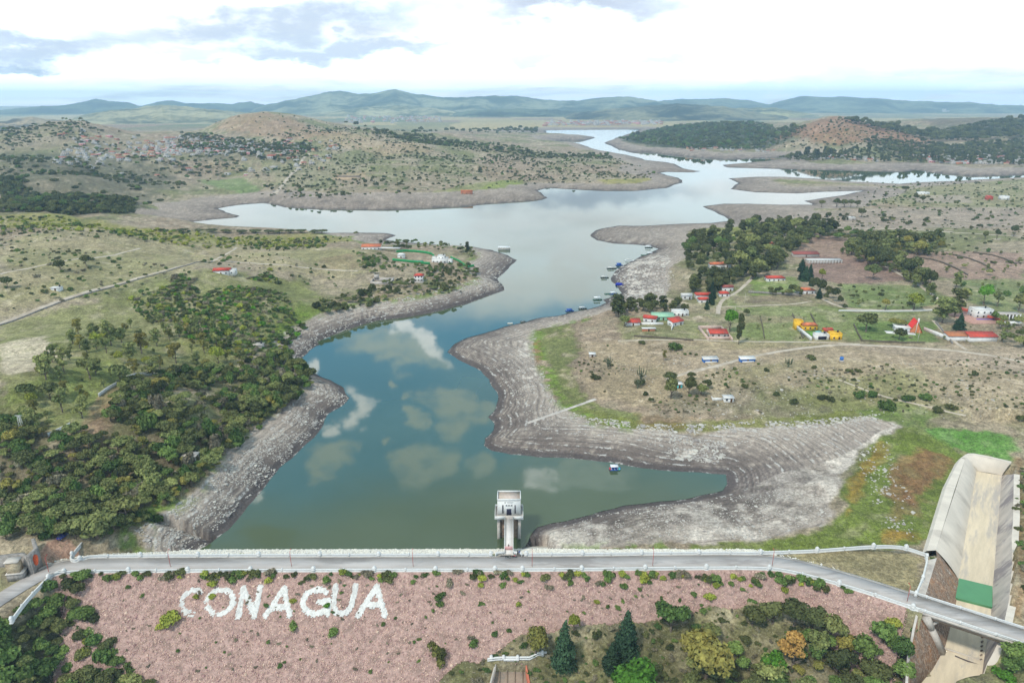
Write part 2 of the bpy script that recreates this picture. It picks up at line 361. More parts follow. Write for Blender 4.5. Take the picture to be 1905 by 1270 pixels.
# ridges that belong to the ground: (skyline pixels, distance, front falloff, back falloff)
RIDGES = [
 ([(250,262),(330,252),(380,240),(405,228),(430,218),(455,211),(490,208),(520,210),(545,213),(575,220),(610,228),(660,236),(720,243),(800,252),(900,262)], 2600, 560, 500),
 ([(-120,262),(-40,250),(40,240),(90,229),(130,225),(165,227),(200,237),(260,248),(320,256)], 2350, 520, 400),
 ([(1395,262),(1440,249),(1470,236),(1500,226),(1530,218),(1560,215.5),(1590,220),(1630,232),(1700,248),(1760,261),(1800,268)], 3000, 640, 500),
 ([(1120,262),(1160,254),(1190,246),(1220,240),(1300,234),(1400,229),(1500,228),(1560,228),(1640,226),(1700,222),(1800,220),(1905,219),(2000,219),(2100,222)], 3900, 1050, 500),
]
RT = []
for sk, rr, fa, ba in RIDGES:
    RT.append((np.array([azel(x, y)[0] for x, y in sk]), np.array([CAMZ + rr * math.tan(azel(x, y)[1]) for x, y in sk]), rr, fa, ba))

# ------------------------------------------------------------------ ground grid
TH = list(np.arange(49.0, 10.0, -0.075)); r0 = [CAMZ / math.tan(R(t)) for t in TH]
rr_ = r0[-1]; far = []
while rr_ < 34000: rr_ *= 1.0092 if rr_ < 7000 else 1.03; far.append(rr_)
GR = np.array(r0 + far); GL = np.log(GR)
NA = 700; GA = np.linspace(R(-47), R(47), NA); NR = len(GR)
AA, LL = np.meshgrid(GA, GL); RRm = np.exp(LL); GX = RRm * np.sin(AA); GY = RRm * np.cos(AA)

def lake_sd(X, Y, Rm):
    sd = np.full(X.shape, 1e4)
    # coarse pass
    st = 6
    cx, cy = X[::st, ::st], Y[::st, ::st]
    d, _ = seg_dist(cx, cy, LAKE, True); ins = inpoly(cx, cy, LAKE); c = np.where(ins, -d, d)
    ri = np.minimum(np.arange(X.shape[0]) / st, c.shape[0] - 1.001); ci = np.minimum(np.arange(X.shape[1]) / st, c.shape[1] - 1.001)
    r0_, c0_ = ri.astype(int), ci.astype(int); fr, fc = (ri - r0_)[:, None], (ci - c0_)[None, :]
    sd = (c[r0_][:, c0_] * (1 - fc) + c[r0_][:, c0_ + 1] * fc) * (1 - fr) + (c[r0_ + 1][:, c0_] * (1 - fc) + c[r0_ + 1][:, c0_ + 1] * fc) * fr
    near = (np.abs(sd) < .045 * Rm) & (Rm < 7000)
    x, y = X[near], Y[near]; d = np.full(x.shape, 1e9); n = len(LAKE)
    # bucket by azimuth to keep the segment loop short
    d, _ = seg_dist(x, y, LAKE, True); ins = inpoly(x, y, LAKE)
    sd[near] = np.where(ins, -d, d)
    return sd
SD = lake_sd(GX, GY, RRm)
H0 = idw(AA, LL, _hc)
far_t = sstep(RRm, 4200, 6000)
H0 = H0 * (1 - far_t) + far_t * (8 + 6 * fbm(GX, GY, 1500, 3, 5))
for az_, hz_, rr, fa, ba in RT:
    ch = np.interp(AA, az_, hz_, left=0, right=0); u = RRm - rr
    g = np.where(u < 0, np.exp(-(u / fa) ** 2), np.exp(-(u / ba) ** 2))
    nz = 1 + .16 * (fbm(GX, GY, 260, 4, 11) - .5) * sstep(np.abs(u), 0, 300)
    H0 = np.maximum(H0, ch * g * nz * (sstep(SD, 0, 260)))
relief = (fbm(GX, GY, 90, 4, 21) - .5)
H0 = H0 + relief * np.clip(H0, 0, 40) * .22 + (fbm(GX, GY, 14, 3, 31) - .5) * .7 * sstep(SD, 2, 12)
gul = np.abs(fbm(GX, GY, 210, 3, 77) - .5)       # gullies in the higher land
H0 = H0 - sstep(.05 - gul, 0, .05) * np.clip(H0 - 14, 0, 14) * .35 * sstep(RRm, 500, 900)
Lp = np.clip(6 + .45 * idw(AA, LL, _ew, 2.0), 8, 110)
s1 = SD - 1.0
land = np.where(s1 > 0, np.minimum(1 - np.exp(-s1 / Lp), 1), 0)
HH = np.where(s1 > 0, np.maximum(H0, .6) * land + .02 * np.minimum(s1, 20), s1 * .22)
HH = np.maximum(HH, -9)
behind = (SD > 0) & (GY < 197.5)
DS = np.array([(azel(x, y)[0], math.log(math.hypot(*P(x, y, h)[:2])), h) for x, y, h in [(-200,1120,8),(-60,1180,6),(60,1150,3),(100,1100,6),(130,1085,5),(165,1095,4),(190,1150,-.5),(215,1200,-4.5),(280,1268,-9),(150,1250,-12),(0,1240,-10),(350,1275,-15),(500,1275,-16),(650,1275,-15),(760,1280,-12),(790,1262,-9.3),(850,1235,-6.8),(905,1208,-4.6),(960,1185,-2.0),(1050,1165,-.2),(1100,1152,1.2),(1200,1148,1.6),(1340,1128,3.6),(1440,1122,4.2),(1540,1150,3.0),(1640,1175,2),(1690,1185,2.5),(960,1240,-6.5),(880,1262,-9),(1040,1240,-5.5),(1050,1275,-8),(1200,1230,-5),(1400,1180,-1),(1400,1265,-7),(1600,1250,-5),(1680,1240,-3),(1850,1250,1),(1895,1210,8),(1950,1220,8)]])
HDN = idw(AA[:420], LL[:420], DS, 3.0, .0006)
_hd = H0.copy(); _hd[:420] = HDN + (relief[:420]) * .8
HH = np.where(behind, H0, HH)
cam_side = (GY < 196) & (np.interp(GX, [p[0] for p in ROADS], [p[1] for p in ROADS]) > GY + 3)
HH = np.where(cam_side, _hd, HH)
# road bench, fill and cut
RX = [(p[0], p[1]) for p in ROADS]
nr = (GY < 260) & (np.abs(GX) < 260)
dr, sr = seg_dist(GX[nr], GY[nr], RX); ad = np.abs(dr)
h = HH[nr]
fill = 9.8 - np.maximum(0, ad - 4.4) / 1.35
h = np.where(GX[nr] < 132, np.maximum(h, fill), h)
cut = 9.8 + np.maximum(0, ad - 5.0) * .9
h = np.minimum(h, cut)
HH[nr] = h
fu = 10 - (np.abs(GY - 197.3) - 4.3) / 1.75
us = (GY > 197.5) & (GY < 226) & (GX > -142) & (GX < 84)
HH = np.where(us & ((GX < 14) | (fu > 4.5 + np.clip(GX - 14, 0, 60) * .05)), np.minimum(HH, fu - .35 + np.maximum(0, -112 - GX) * .45), HH)
# flat grass triangle between the crest road and the spillway wall
ISL = [p[:2] for p in wl([(1411,1034),(1480,1029),(1523,1027),(1624,1020),(1680,1022),(1722,1036),(1722,1048),(1714,1078),(1702,1108),(1640,1094),(1575,1072),(1490,1047)])]
ins = inpoly(GX[nr], GY[nr], ISL); di, _ = seg_dist(GX[nr], GY[nr], ISL, True)
sdi = np.where(ins, -di, di)
h = np.maximum(HH[nr], np.where(sdi < 8, 9.9 - np.maximum(sdi, 0) / 1.2, -99)); h = np.where(ins, 9.9, h); HH[nr] = h
# spillway trench
CRL = [P(1720,1024,8)[:2], P(1760,905,8)[:2], P(1783,858,8)[:2], P(1797,844,8)[:2], P(1813,843,8)[:2], P(1842,848,8)[:2], P(1884,858,8)[:2]]
nq = (GX > 120) & (GX < 270) & (GY > 203) & (GY < 310)
dq, sq = seg_dist(GX[nq], GY[nq], CRL); hq = HH[nq]; 
HH[nq] = np.where(dq < 45, np.minimum(hq, 6.4 + np.maximum(dq - 3, 0) * .12), hq)
dq, sq = seg_dist(GX[nq], GY[nq], [p[:2] for p in SP_RT]); hq = HH[nq]; HH[nq] = np.where(dq < 40, np.minimum(hq, 8.5 + np.maximum(dq - 2.6, 0) * .75), hq)
LC = [P(1741,1023,8), P(1744,1037,10), P(1722,1112,10), P(1713,1130,9.9), P(1700,1180,6), P(1697,1290,-2)]
OUTL = [P(1724,1024,8.0), P(1760,905,8.0), P(1783,858,8.0), P(1790,850,8.0), P(1797,844,8.0), P(1804,842,8.0), P(1813,843,8.0), P(1842,848.5,8.2), P(1882,858,8.3)]
TP = [(p[0] + .9, p[1] - .7) for p in OUTL] + [(SP_RT[0][0] + .5, SP_RT[0][1])] + [(p[0] + .2, p[1]) for p in SP_RT[1:]] + [(p[0] + .9, p[1] - .5) for p in LC[:0:-1]]
near2 = (GX > 95) & (GX < 240) & (GY > 130) & (GY < 290)
x, y = GX[near2], GY[near2]
ins = inpoly(x, y, TP)
cl = [((a[0] + b[0]) / 2, (a[1] + b[1]) / 2, min(a[2], b[2])) for a, b in zip(SP_FL, SP_FR)]
cy_ = np.array([c_[1] for c_ in cl])[::-1]; cz_ = np.array([c_[2] for c_ in cl])[::-1]
fz = np.interp(y, cy_, cz_) - 1.6
h = HH[near2]; HH[near2] = np.where(ins, np.minimum(h, fz), h)

# grass apron at the foot of the rockfill and the pit of the outlet basin
def _of(px, py):
    x, y, w = ray(px, py); yd = 196.9 - 4.35; t = (10 - yd / 1.7 - CAMZ) / (w - y / 1.7); return (x * t, y * t)
GPY = [_of(*q) for q in [(770,1282),(860,1236),(960,1190),(1100,1155),(1200,1149),(1340,1130),(1440,1122),(1560,1158),(1640,1172),(1720,1180),(1740,1330),(770,1330)]]
nz_ = (GY < 196) & (GX > -60) & (GX < 135)
_j = (fbm(GX[nz_], GY[nz_], 9, 3, 4) - .5) * 9; ins = inpoly(GX[nz_] + _j, GY[nz_] + _j, GPY); fzz = 10 - (196.9 - 4.35 - GY[nz_]) / 1.7
HH[nz_] = np.where(ins & (HH[nz_] < fzz + .35), fzz + .35, HH[nz_])
PIT = [P(923,1236,-5.2)[:2], P(980,1237,-5.2)[:2], P(992,1310,-7)[:2], P(900,1310,-7)[:2]]
ins = inpoly(GX[nz_], GY[nz_], PIT); HH[nz_] = np.where(ins, np.minimum(HH[nz_], -14), HH[nz_])

def hgt(x, y):
    """height of the ground mesh (bilinear) at world x,y"""
    x = np.atleast_1d(np.asarray(x, float)); y = np.atleast_1d(np.asarray(y, float))
    a = np.arctan2(x, y); l = np.log(np.maximum(np.hypot(x, y), 1))
    ia = np.clip((a - GA[0]) / (GA[1] - GA[0]), 0, NA - 1.001); il = np.clip(np.interp(l, GL, np.arange(NR)), 0, NR - 1.001)
    i0 = ia.astype(int); j0 = il.astype(int); fa = ia - i0; fl_ = il - j0
    return (HH[j0, i0] * (1 - fa) + HH[j0, i0 + 1] * fa) * (1 - fl_) + (HH[j0 + 1, i0] * (1 - fa) + HH[j0 + 1, i0 + 1] * fa) * fl_
def G(px, py):
    """where the line of sight of a pixel meets the land"""
    x, y, w = ray(px, py)
    if w > -.004: w = -.004
    tmax = (CAMZ + 30) / -w
    n = 1600; t = np.exp(np.linspace(math.log(100), math.log(tmax), n))
    zz_ = CAMZ + w * t; h_ = hgt(x * t, y * t); hh = np.where(y * t > 200, np.maximum(h_, 0), h_)
    k = np.argmax(zz_ <= hh)
    if zz_[k] > hh[k]: k = n - 1
    if k > 0:
        f0 = zz_[k - 1] - hh[k - 1]; f1 = zz_[k] - hh[k]; u = f0 / (f0 - f1 + 1e-9); tt = t[k - 1] + (t[k] - t[k - 1]) * u
    else: tt = t[k]
    X, Y = x * tt, y * tt
    return (X, Y, float(max(hgt(X, Y)[0], 0 if Y > 197 else -99)))
def GP(pts): return [G(*p)[:2] for p in pts]
# ------------------------------------------------------------------ ground colours (what the soil and grass cover are, plus one painted sunlit strip)
n1 = fbm(GX, GY, 60, 5, 41); n2 = fbm(GX, GY, 18, 4, 51); n3 = fbm(GX, GY, 5, 3, 61); n4 = fbm(GX, GY, 220, 4, 71); n5 = fbm(GX, GY, 1.6, 2, 81)
WARM = np.array([1.06, .98, .905])
def C(*c): return np.array(s2l(c))
def lerp(a, b, t): return a + (b - a) * t[..., None]
dry, olive, soil, green = C(170,161,142), C(132,136,100), C(163,148,132), C(108,126,78)
CC = lerp(np.broadcast_to(dry, GX.shape + (3,)).copy(), olive, sstep(n1 + .35 * (n2 - .5), .40, .62))
CC = lerp(CC, soil, sstep(n4 + .5 * (n2 - .5), .52, .66) * .8)
CC = lerp(CC, C(205,196,182), sstep(n3 * .5 + n2 * .5, .60, .70) * .55)
CC = lerp(CC, C(120,112,98), sstep(.40 - (n3 * .6 + n5 * .4), 0, .08) * .45)
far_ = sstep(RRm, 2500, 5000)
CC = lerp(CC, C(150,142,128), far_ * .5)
# field pattern of the far plain
fx, fy = GX / 420 + .3 * (n4 - .5), GY / 700
fcell = _h(np.floor(fx), np.floor(fy), 5)
cell = lerp(lerp(np.broadcast_to(C(196,184,140), GX.shape + (3,)).copy(), C(110,128,92), sstep(fcell, .3, .6)), C(158,140,124), sstep(fcell, .7, .8))
CC = lerp(CC, cell, sstep(RRm, 3600, 4600) * .75)
STONY = np.zeros(GX.shape)
def zone(px, col, st=1.0, soft=3.0, patch=.35, stony=None, world=None):
    """blend a cover into an area with an irregular, broken edge"""
    pl = world or GP(px)
    xs = [p[0] for p in pl]; ys = [p[1] for p in pl]; m = soft * 3
    bb = (GX > min(xs) - m) & (GX < max(xs) + m) & (GY > min(ys) - m) & (GY < max(ys) + m)
    if not bb.any(): return
    x, y = GX[bb], GY[bb]; d, _ = seg_dist(x, y, pl, True); d = np.where(inpoly(x, y, pl), d, -d)
    nn = n2[bb] * .55 + n3[bb] * .45 - .5
    t = sstep(d + nn * soft * 5, -soft * .5, soft * .5) * st * (1 - patch * sstep(nn, -.02, .14))
    CC[bb] = CC[bb] + (C(*col) - CC[bb]) * t[:, None]
    if stony is not None: STONY[bb] = STONY[bb] * (1 - t) + stony * t
Z = zone
# left bank and hills
Z([(0,395),(0,425),(300,450),(600,452),(700,445),(620,434),(450,440),(330,428),(150,405)], (150,152,88), .75, 8)  # yellow-green vegetation strip, with a patch of sunlight put into its colour
Z([(40,440),(350,445),(520,455),(700,470),(660,520),(520,505),(420,485),(350,500),(0,590),(0,460)], (168,163,128), .6, 8)
Z([(0,600),(250,540),(420,500),(560,520),(620,560),(560,640),(300,720),(0,780)], (136,144,92), .75, 8)
Z([(560,560),(610,570),(600,600),(540,640),(520,600)], (118,140,70), .8, 4)
Z([(600,480),(660,470),(665,500),(590,500)], (150,132,112), .5, 4)
Z([(0,640),(80,625),(105,650),(70,690),(20,700),(0,690)], (206,198,180), .9, 3)
Z([(60,700),(200,670),(260,720),(200,780),(100,800),(0,800),(0,730)], (128,142,82), .8, 5)
Z([(180,740),(215,720),(230,760),(200,810),(190,850),(120,845),(160,790)], (160,136,116), .8, 2.5)
Z([(560,700),(600,720),(560,770),(480,830),(430,870),(400,860),(480,800),(540,750)], (128,142,86), .7, 3, .6)
Z([(0,760),(150,820),(240,780),(420,830),(400,900),(250,1000),(100,1010),(0,1000)], (96,92,66), .7, 5)
# far left hills
Z([(0,300),(120,285),(330,300),(420,320),(380,350),(250,360),(60,330)], (158,148,132), .6, 15)
Z([(370,335),(450,330),(480,350),(500,365),(440,360),(400,345)], (122,146,94), .8, 8, .2)
Z([(240,385),(330,372),(350,392),(280,402)], (134,146,92), .8, 6)
Z([(280,400),(380,360),(470,362),(440,382),(330,402)], (172,162,148), .8, 8)
Z([(480,300),(600,280),(700,300),(620,340),(520,350)], (146,148,118), .6, 12)
Z([(620,322),(680,322),(682,334),(618,334)], (196,176,150), .7, 4)
Z([(560,235),(640,245),(760,265),(820,285),(700,290),(600,270)], (186,168,144), .7, 20)
Z([(440,215),(545,218),(640,250),(560,262),(430,245),(400,240)], (170,146,124), .75, 20)
Z([(460,372),(620,378),(820,368),(980,345),(940,335),(800,358),(640,362),(480,360)], (140,150,92), .7, 7)
Z([(930,335),(975,335),(970,355),(900,368),(880,362)], (138,154,80), .8, 5)
Z([(1110,335),(1235,330),(1220,342),(1130,342)], (160,158,84), .8, 6)
Z([(0,282),(120,285),(260,300),(330,330),(270,392),(150,402),(0,400)], (104,106,88), .75, 14, .35)
Z([(0,240),(160,232),(330,260),(480,285),(420,300),(200,285),(0,285)], (150,142,122), .6, 20)
Z([(330,262),(480,262),(580,280),(560,300),(360,300)], (118,120,100), .6, 16)
# far right
Z([(1460,335),(1590,342),(1500,342),(1440,336),(1450,331)], (134,140,92), .8, 6)
Z([(1430,384),(1470,380),(1505,392),(1515,408),(1480,408)], (138,146,88), .85, 5)
Z([(1285,432),(1330,422),(1420,422),(1400,445),(1300,450)], (142,152,84), .85, 4)
Z([(1600,350),(1905,335),(1905,390),(1700,385),(1580,370)], (146,150,112), .7, 12)
Z([(1450,395),(1905,385),(1905,425),(1600,430),(1440,420)], (170,160,150), .8, 10, .2)
Z([(1690,365),(1800,362),(1810,378),(1700,376)], (176,166,156), .8, 6, .2)
Z([(1720,345),(1905,342),(1905,352),(1720,352)], (160,156,128), .7, 6)
Z([(1150,262),(1240,240),(1420,232),(1500,240),(1470,262),(1400,278),(1250,282)], (62,82,60), .85, 25, .3)
Z([(1430,262),(1480,238),(1540,220),(1620,230),(1740,262),(1700,274),(1560,272)], (156,118,92), .8, 18, .35)
Z([(1650,225),(1905,222),(1905,250),(1750,255)], (104,100,88), .7, 30)
# right bank land
Z([(1480,430),(1560,440),(1680,470),(1905,470),(1905,540),(1640,500),(1480,480)], (166,144,134), .9, 5, .15)
Z([(1500,470),(1640,490),(1690,520),(1560,528),(1490,510)], (152,130,122), .95, 3, .05)
Z([(1560,528),(1720,530),(1770,560),(1640,582),(1570,570)], (122,144,88), .8, 4)
Z([(1780,520),(1905,520),(1905,600),(1800,560)], (118,142,86), .7, 4)
Z([(1360,560),(1500,562),(1600,580),(1740,575),(1740,636),(1600,634),(1360,636)], (128,146,92), .75, 4)
Z([(1590,600),(1740,600),(1745,634),(1600,636)], (110,136,78), .85, 3, .1)
Z([(1350,570),(1400,585),(1500,590),(1500,600),(1380,600)], (158,142,128), .5, 3)
Z([(1150,585),(1320,600),(1310,632),(1160,632)], (120,136,80), .6, 4)
Z([(1390,515),(1480,515),(1500,545),(1400,550)], (120,150,74), .7, 4)
Z([(1360,552),(1500,548),(1520,570),(1380,572)], (156,142,128), .6, 3)
Z([(1080,640),(1400,636),(1905,650),(1905,780),(1700,740),(1400,720),(1200,760),(1100,740)], (172,160,134), .55, 8, .3)
Z([(1220,650),(1600,640),(1905,660),(1905,690),(1550,665),(1330,690),(1250,700)], (178,165,148), .6, 4, .2)
Z([(1560,640),(1905,645),(1905,700),(1800,672),(1640,655)], (184,172,158), .55, 4, .2)
Z([(1500,700),(1700,690),(1740,740),(1600,770),(1480,760)], (134,140,92), .6, 5)
Z([(1735,720),(1905,720),(1905,790),(1780,770)], (182,170,148), .6, 4, .2)
Z([(1000,610),(1060,600),(1080,650),(1060,700),(1110,750),(1200,772),(1180,800),(1100,790),(1050,765),(1020,720),(1005,670),(985,640)], (112,128,70), .8, 4, .55, .2)
Z([(990,625),(1010,640),(1010,690),(1030,740),(1060,768),(1040,770),(1010,720),(985,660)], (150,116,72), .55, 2.5, .4)
Z([(1060,755),(1200,785),(1400,780),(1560,760),(1660,768),(1620,778),(1500,795),(1260,806),(1120,796)], (122,130,68), .85, 4, .35, .5)
Z([(1180,770),(1290,775),(1280,800),(1200,800)], (140,110,74), .4, 4, .4)
Z([(1600,765),(1680,750),(1740,770),(1720,800),(1640,790)], (112,138,72), .8, 4)
Z([(1735,795),(1800,795),(1880,810),(1885,858),(1830,848),(1790,838),(1740,815)], (88,140,60), .9, 4, .12)
Z([(1560,905),(1620,830),(1650,800),(1700,795),(1800,850),(1735,1015),(1690,1022),(1600,1022),(1480,1028),(1280,1026),(1280,1012),(1420,1005),(1540,975),(1570,950)], (110,128,60), .95, 2.5, .3, .15)
Z([(1660,870),(1720,830),(1770,850),(1750,900),(1700,940),(1650,920)], (142,104,82), .8, 4, .3)
Z([(1580,890),(1610,850),(1640,820),(1650,840),(1600,920),(1575,960)], (160,130,70), .7, 3, .5)
Z([(1640,985),(1700,985),(1720,1005),(1640,1010)], (170,128,70), .6, 3, .4)
Z([(1655,925),(1690,920),(1715,960),(1660,970)], (146,112,88), .5, 3, .5)
Z([(1480,1034),(1624,1020),(1720,1040),(1712,1080),(1700,1105),(1560,1070)], (158,150,118), .9, 1.5, .2)
# downstream
Z([(780,1262),(960,1185),(1340,1128),(1700,1160),(1700,1290),(700,1290)], (116,118,84), .85, 4, .3)
Z([(1130,1180),(1300,1160),(1340,1270),(1100,1290)], (92,96,64), .75, 4, .4)
Z([(0,1170),(130,1080),(200,1200),(280,1275),(0,1290)], (70,78,48), .9, 3, .2)
Z([(0,1110),(80,1090),(40,1150),(0,1160)], (156,146,130), .8, 1.5, .2)
Z([(75,1040),(85,1005),(120,1000),(150,1030),(135,1044),(92,1052)], (168,140,126), .95, 1.2, .1)
Z([(1886,850),(1905,850),(1905,1160),(1880,1140)], (146,124,98), .8, 2, .5)

# exposed lake bed between the water and the old shoreline
EXP1 = GP([(1140,575),(1060,600),(1000,614),(990,632),(1000,670),(1015,700),(1030,740),(1060,765),(1100,787),(1180,799),(1260,804),(1340,800),(1420,799),(1500,792),(1560,782),(1620,778),(1664,786),(1675,792),(1650,805),(1612,828),(1590,860),(1565,892),(1550,930),(1556,960),(1520,985),(1480,998),(1400,1003),(1300,1006),(1200,1014),(1100,1021),(970,1025),(900,1020),(860,800),(800,650),(950,560),(1130,540)])
EXP2 = GP([(1140,578),(1180,574),(1225,560),(1250,535),(1245,510),(1257,490),(1280,478),(1290,462),(1282,440),(1280,430),(1330,420),(1400,417),(1480,412),(1530,404),(1510,388),(1440,376),(1280,380),(1090,415),(1080,450),(1220,463),(1120,520),(1110,560)])
dE1, _ = seg_dist(GX, GY, EXP1, True); sE = np.where(inpoly(GX, GY, EXP1), dE1, -dE1)
dE2, _ = seg_dist(GX, GY, EXP2, True); sE2 = np.where(inpoly(GX, GY, EXP2), dE2, -dE2)
Wd = idw(AA, LL, _ew, 2.5)
Wd = Wd * (.8 + .4 * n4)
ex = np.maximum(np.maximum(sE, sE2), Wd - SD)
ex = np.where((GY < 203) & (GX < 110), -9, ex)
ex = np.where((inpoly(GX, GY, GP([(1560,905),(1660,790),(1890,800),(1735,1015),(1540,1030)]))), sE, ex)
TE = sstep(ex + (n2 - .5) * 9 + (n3 - .5) * 4, -1.2, 1.2) * (SD > -50)
T_ = np.clip(SD / np.maximum(SD + np.maximum(ex, 0), 4), 0, 1)          # 0 at the water, 1 at the old shore
fq0 = sstep(RRm, 650, 1100)
ring = .5 + .5 * np.sin(SD * 1.55 + 1.6 * n2 + 5 * n1)                       # bathtub rings left by the falling water
ring2 = .5 + .5 * np.sin(SD * 3.1 + 3 * n2 + 2 * n4)
mud = lerp(np.broadcast_to(C(122,115,112), GX.shape + (3,)).copy(), C(182,175,168), sstep(.15 * n3 + .25 * n1 + .75 * T_, .30, .85))
mud = lerp(mud, C(92,85,84), sstep(ring, .7, .97) * (1 - .8 * fq0) * sstep(.95 - T_, 0, .15) * .35)
mud = lerp(mud, C(206,200,190), sstep(ring2, .7, .95) * sstep(n2, .42, .58) * .5)
mud = lerp(mud, C(208,202,192), sstep(n3 * .5 + n5 * .5 + .08 * T_, .64, .74) * .3)
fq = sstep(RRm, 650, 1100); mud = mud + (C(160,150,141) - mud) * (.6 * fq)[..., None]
mud = lerp(mud, C(106,99,98), sstep(.36 - (n2 * .6 + n5 * .4), 0, .1) * .35)
mud = lerp(mud, C(88,84,86), sstep(4.0 + 3 * (n2 - .5) + RRm * .002 - SD, 0, 1.6) * (.85))
# grassy shore tongue of pale crust on the right
crust = inpoly(GX, GY, GP([(1000,985),(1130,950),(1300,925),(1400,905),(1450,880),(1560,850),(1640,800),(1672,790),(1600,850),(1560,900),(1545,960),(1400,1003),(1100,1020),(985,1020)]))
mud = lerp(mud, C(210,206,200), crust * sstep(n1 * .5 + n3 * .3 + n2 * .2, .36, .54) * .9 * sstep(SD, 3, 8))
wet = inpoly(GX, GY, GP([(1340,880),(1420,862),(1520,840),(1600,800),(1640,800),(1560,850),(1500,900),(1440,930),(1360,925)]))
mud = lerp(mud, C(104,98,100), wet * .45 * sstep(n2, .35, .6))
slabs = np.zeros(GX.shape)
for q in ([(1255,810),(1300,812),(1340,822),(1360,840),(1330,860),(1250,850),(1245,825)], [(1010,640),(1075,655),(1000,700),(985,640)], [(1160,470),(1250,478),(1230,540),(1170,560)], [(960,620),(1000,650),(1010,720),(975,720)]):
    slabs = np.maximum(slabs, inpoly(GX, GY, GP(q)) * 1.0)
mud = lerp(mud, C(226,222,216), slabs * sstep(n3 * .6 + n2 * .4, .53, .58) * .85)
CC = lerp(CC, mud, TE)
STONY = np.where(TE > .5, np.where(GX < 60, .5, .25), STONY) * (1 - .8 * sstep(RRm, 600, 1100))
STONY = np.where(slabs > 0, .7, STONY)
# grass tufts greening the upper edge of the stony left bank
edge = sstep(-ex, -6, 1) * sstep(ex + 9, 0, 4) * (SD > 4) * (RRm < 900) * (GX < 60)
CC = lerp(CC, C(112,140,62), edge * sstep(n3, .42, .55) * .8)
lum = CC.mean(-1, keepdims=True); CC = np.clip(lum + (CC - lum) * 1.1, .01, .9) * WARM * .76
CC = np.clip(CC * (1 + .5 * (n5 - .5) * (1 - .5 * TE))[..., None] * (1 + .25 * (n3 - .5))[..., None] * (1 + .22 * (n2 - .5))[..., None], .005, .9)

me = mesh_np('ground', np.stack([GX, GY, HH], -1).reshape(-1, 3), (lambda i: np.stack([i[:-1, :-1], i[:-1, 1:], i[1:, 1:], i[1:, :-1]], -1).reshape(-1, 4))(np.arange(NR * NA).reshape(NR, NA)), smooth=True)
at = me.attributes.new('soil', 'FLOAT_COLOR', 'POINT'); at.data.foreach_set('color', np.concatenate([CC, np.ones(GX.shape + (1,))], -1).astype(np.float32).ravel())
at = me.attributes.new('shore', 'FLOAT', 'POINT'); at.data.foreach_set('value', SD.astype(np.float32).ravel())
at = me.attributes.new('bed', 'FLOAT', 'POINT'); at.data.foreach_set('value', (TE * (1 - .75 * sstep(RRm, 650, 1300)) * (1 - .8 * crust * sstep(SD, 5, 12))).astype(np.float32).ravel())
at = me.attributes.new('stony', 'FLOAT', 'POINT'); at.data.foreach_set('value', STONY.astype(np.float32).ravel())
ground = link('ground', me); tag(ground, 'dry grassland, ploughed fields and exposed grey lake bed around the reservoir', kind='structure')
gm = bpy.data.materials.new('ground'); gm.use_nodes = True; nt = gm.node_tree; b = NB(nt); pr = nt.nodes['Principled BSDF']
pr.inputs['Roughness'].default_value = .95; pr.inputs['Specular IOR Level'].default_value = .15
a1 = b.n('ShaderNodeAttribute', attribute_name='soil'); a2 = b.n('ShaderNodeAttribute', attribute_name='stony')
tcg = b.n('ShaderNodeTexCoord').outputs['Object']
fa1 = b.noise(tcg, .9, 8, .68); fa2 = b.noise(tcg, .23, 7, .7); fa3 = b.noise(tcg, 2.6, 4, .6); fa4 = b.noise(tcg, .035, 8, .72)
def tint(c, f, lo, hi, a, bb, k=1):
    a, bb = 1 - (1 - a) * 1.5, 1 + (bb - 1) * 1.4
    return b.mix(k, c, b.mix(b.ss(f, lo, hi), (a, a, a), (bb, bb, bb)), 'MULTIPLY')
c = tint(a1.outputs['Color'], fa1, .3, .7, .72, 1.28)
c = tint(c, fa2, .35, .65, .85, 1.15); c = tint(c, fa4, .35, .65, .88, 1.12)
fa5 = b.noise(tcg, .55, 6, .75)
c = b.mix(b.m('MULTIPLY', b.ss(fa5, .57, .61), .5), c, (.085, .09, .045)); c = b.mix(b.m('MULTIPLY', b.ss(fa3, .60, .65), .6), c, (.06, .06, .035)); c = b.mix(b.m('MULTIPLY', b.m('SUBTRACT', 1, b.ss(fa3, .34, .40)), .4), c, (.50, .46, .38))
sa = b.n('ShaderNodeAttribute', attribute_name='shore').outputs['Fac']; ba = b.n('ShaderNodeAttribute', attribute_name='bed').outputs['Fac']
wv = b.m('ADD', b.m('ADD', sa, b.m('MULTIPLY', fa4, 9.0)), b.m('MULTIPLY', fa2, 1.6))
def rings(per, lo, hi): return b.ss(b.m('SINE', b.m('MULTIPLY', wv, 6.2832 / per)), lo, hi)
bed0 = b.mix(b.m('MULTIPLY', rings(3.1, .35, .95), b.ss(fa2, .36, .56)), a1.outputs['Color'], (.085, .075, .07)); bed0 = b.mix(.5, a1.outputs['Color'], bed0)
bed0 = b.mix(b.m('MULTIPLY', rings(1.45, .5, .95), .25), bed0, (.10, .09, .085)); bed0 = b.mix(b.m('MULTIPLY', b.m('MULTIPLY', rings(4.3, .6, .95), b.ss(fa2, .50, .60)), .7), bed0, (.56, .54, .50))
bed0 = tint(bed0, fa1, .3, .7, .86, 1.14)
c = b.mix(ba, c, bed0)
vo = b.n('ShaderNodeTexVoronoi'); b.lk(tcg, vo.inputs['Vector']); vo.inputs['Scale'].default_value = .9
stn = b.m('MULTIPLY', b.m('SUBTRACT', 1, b.ss(vo.outputs['Distance'], .16, .30)), b.m('MULTIPLY', a2.outputs['Fac'], b.ss(fa2, .42, .58)))
c = b.mix(b.m('MULTIPLY', stn, .45), c, (.46, .44, .40))
b.lk(c, pr.inputs['Base Color'])
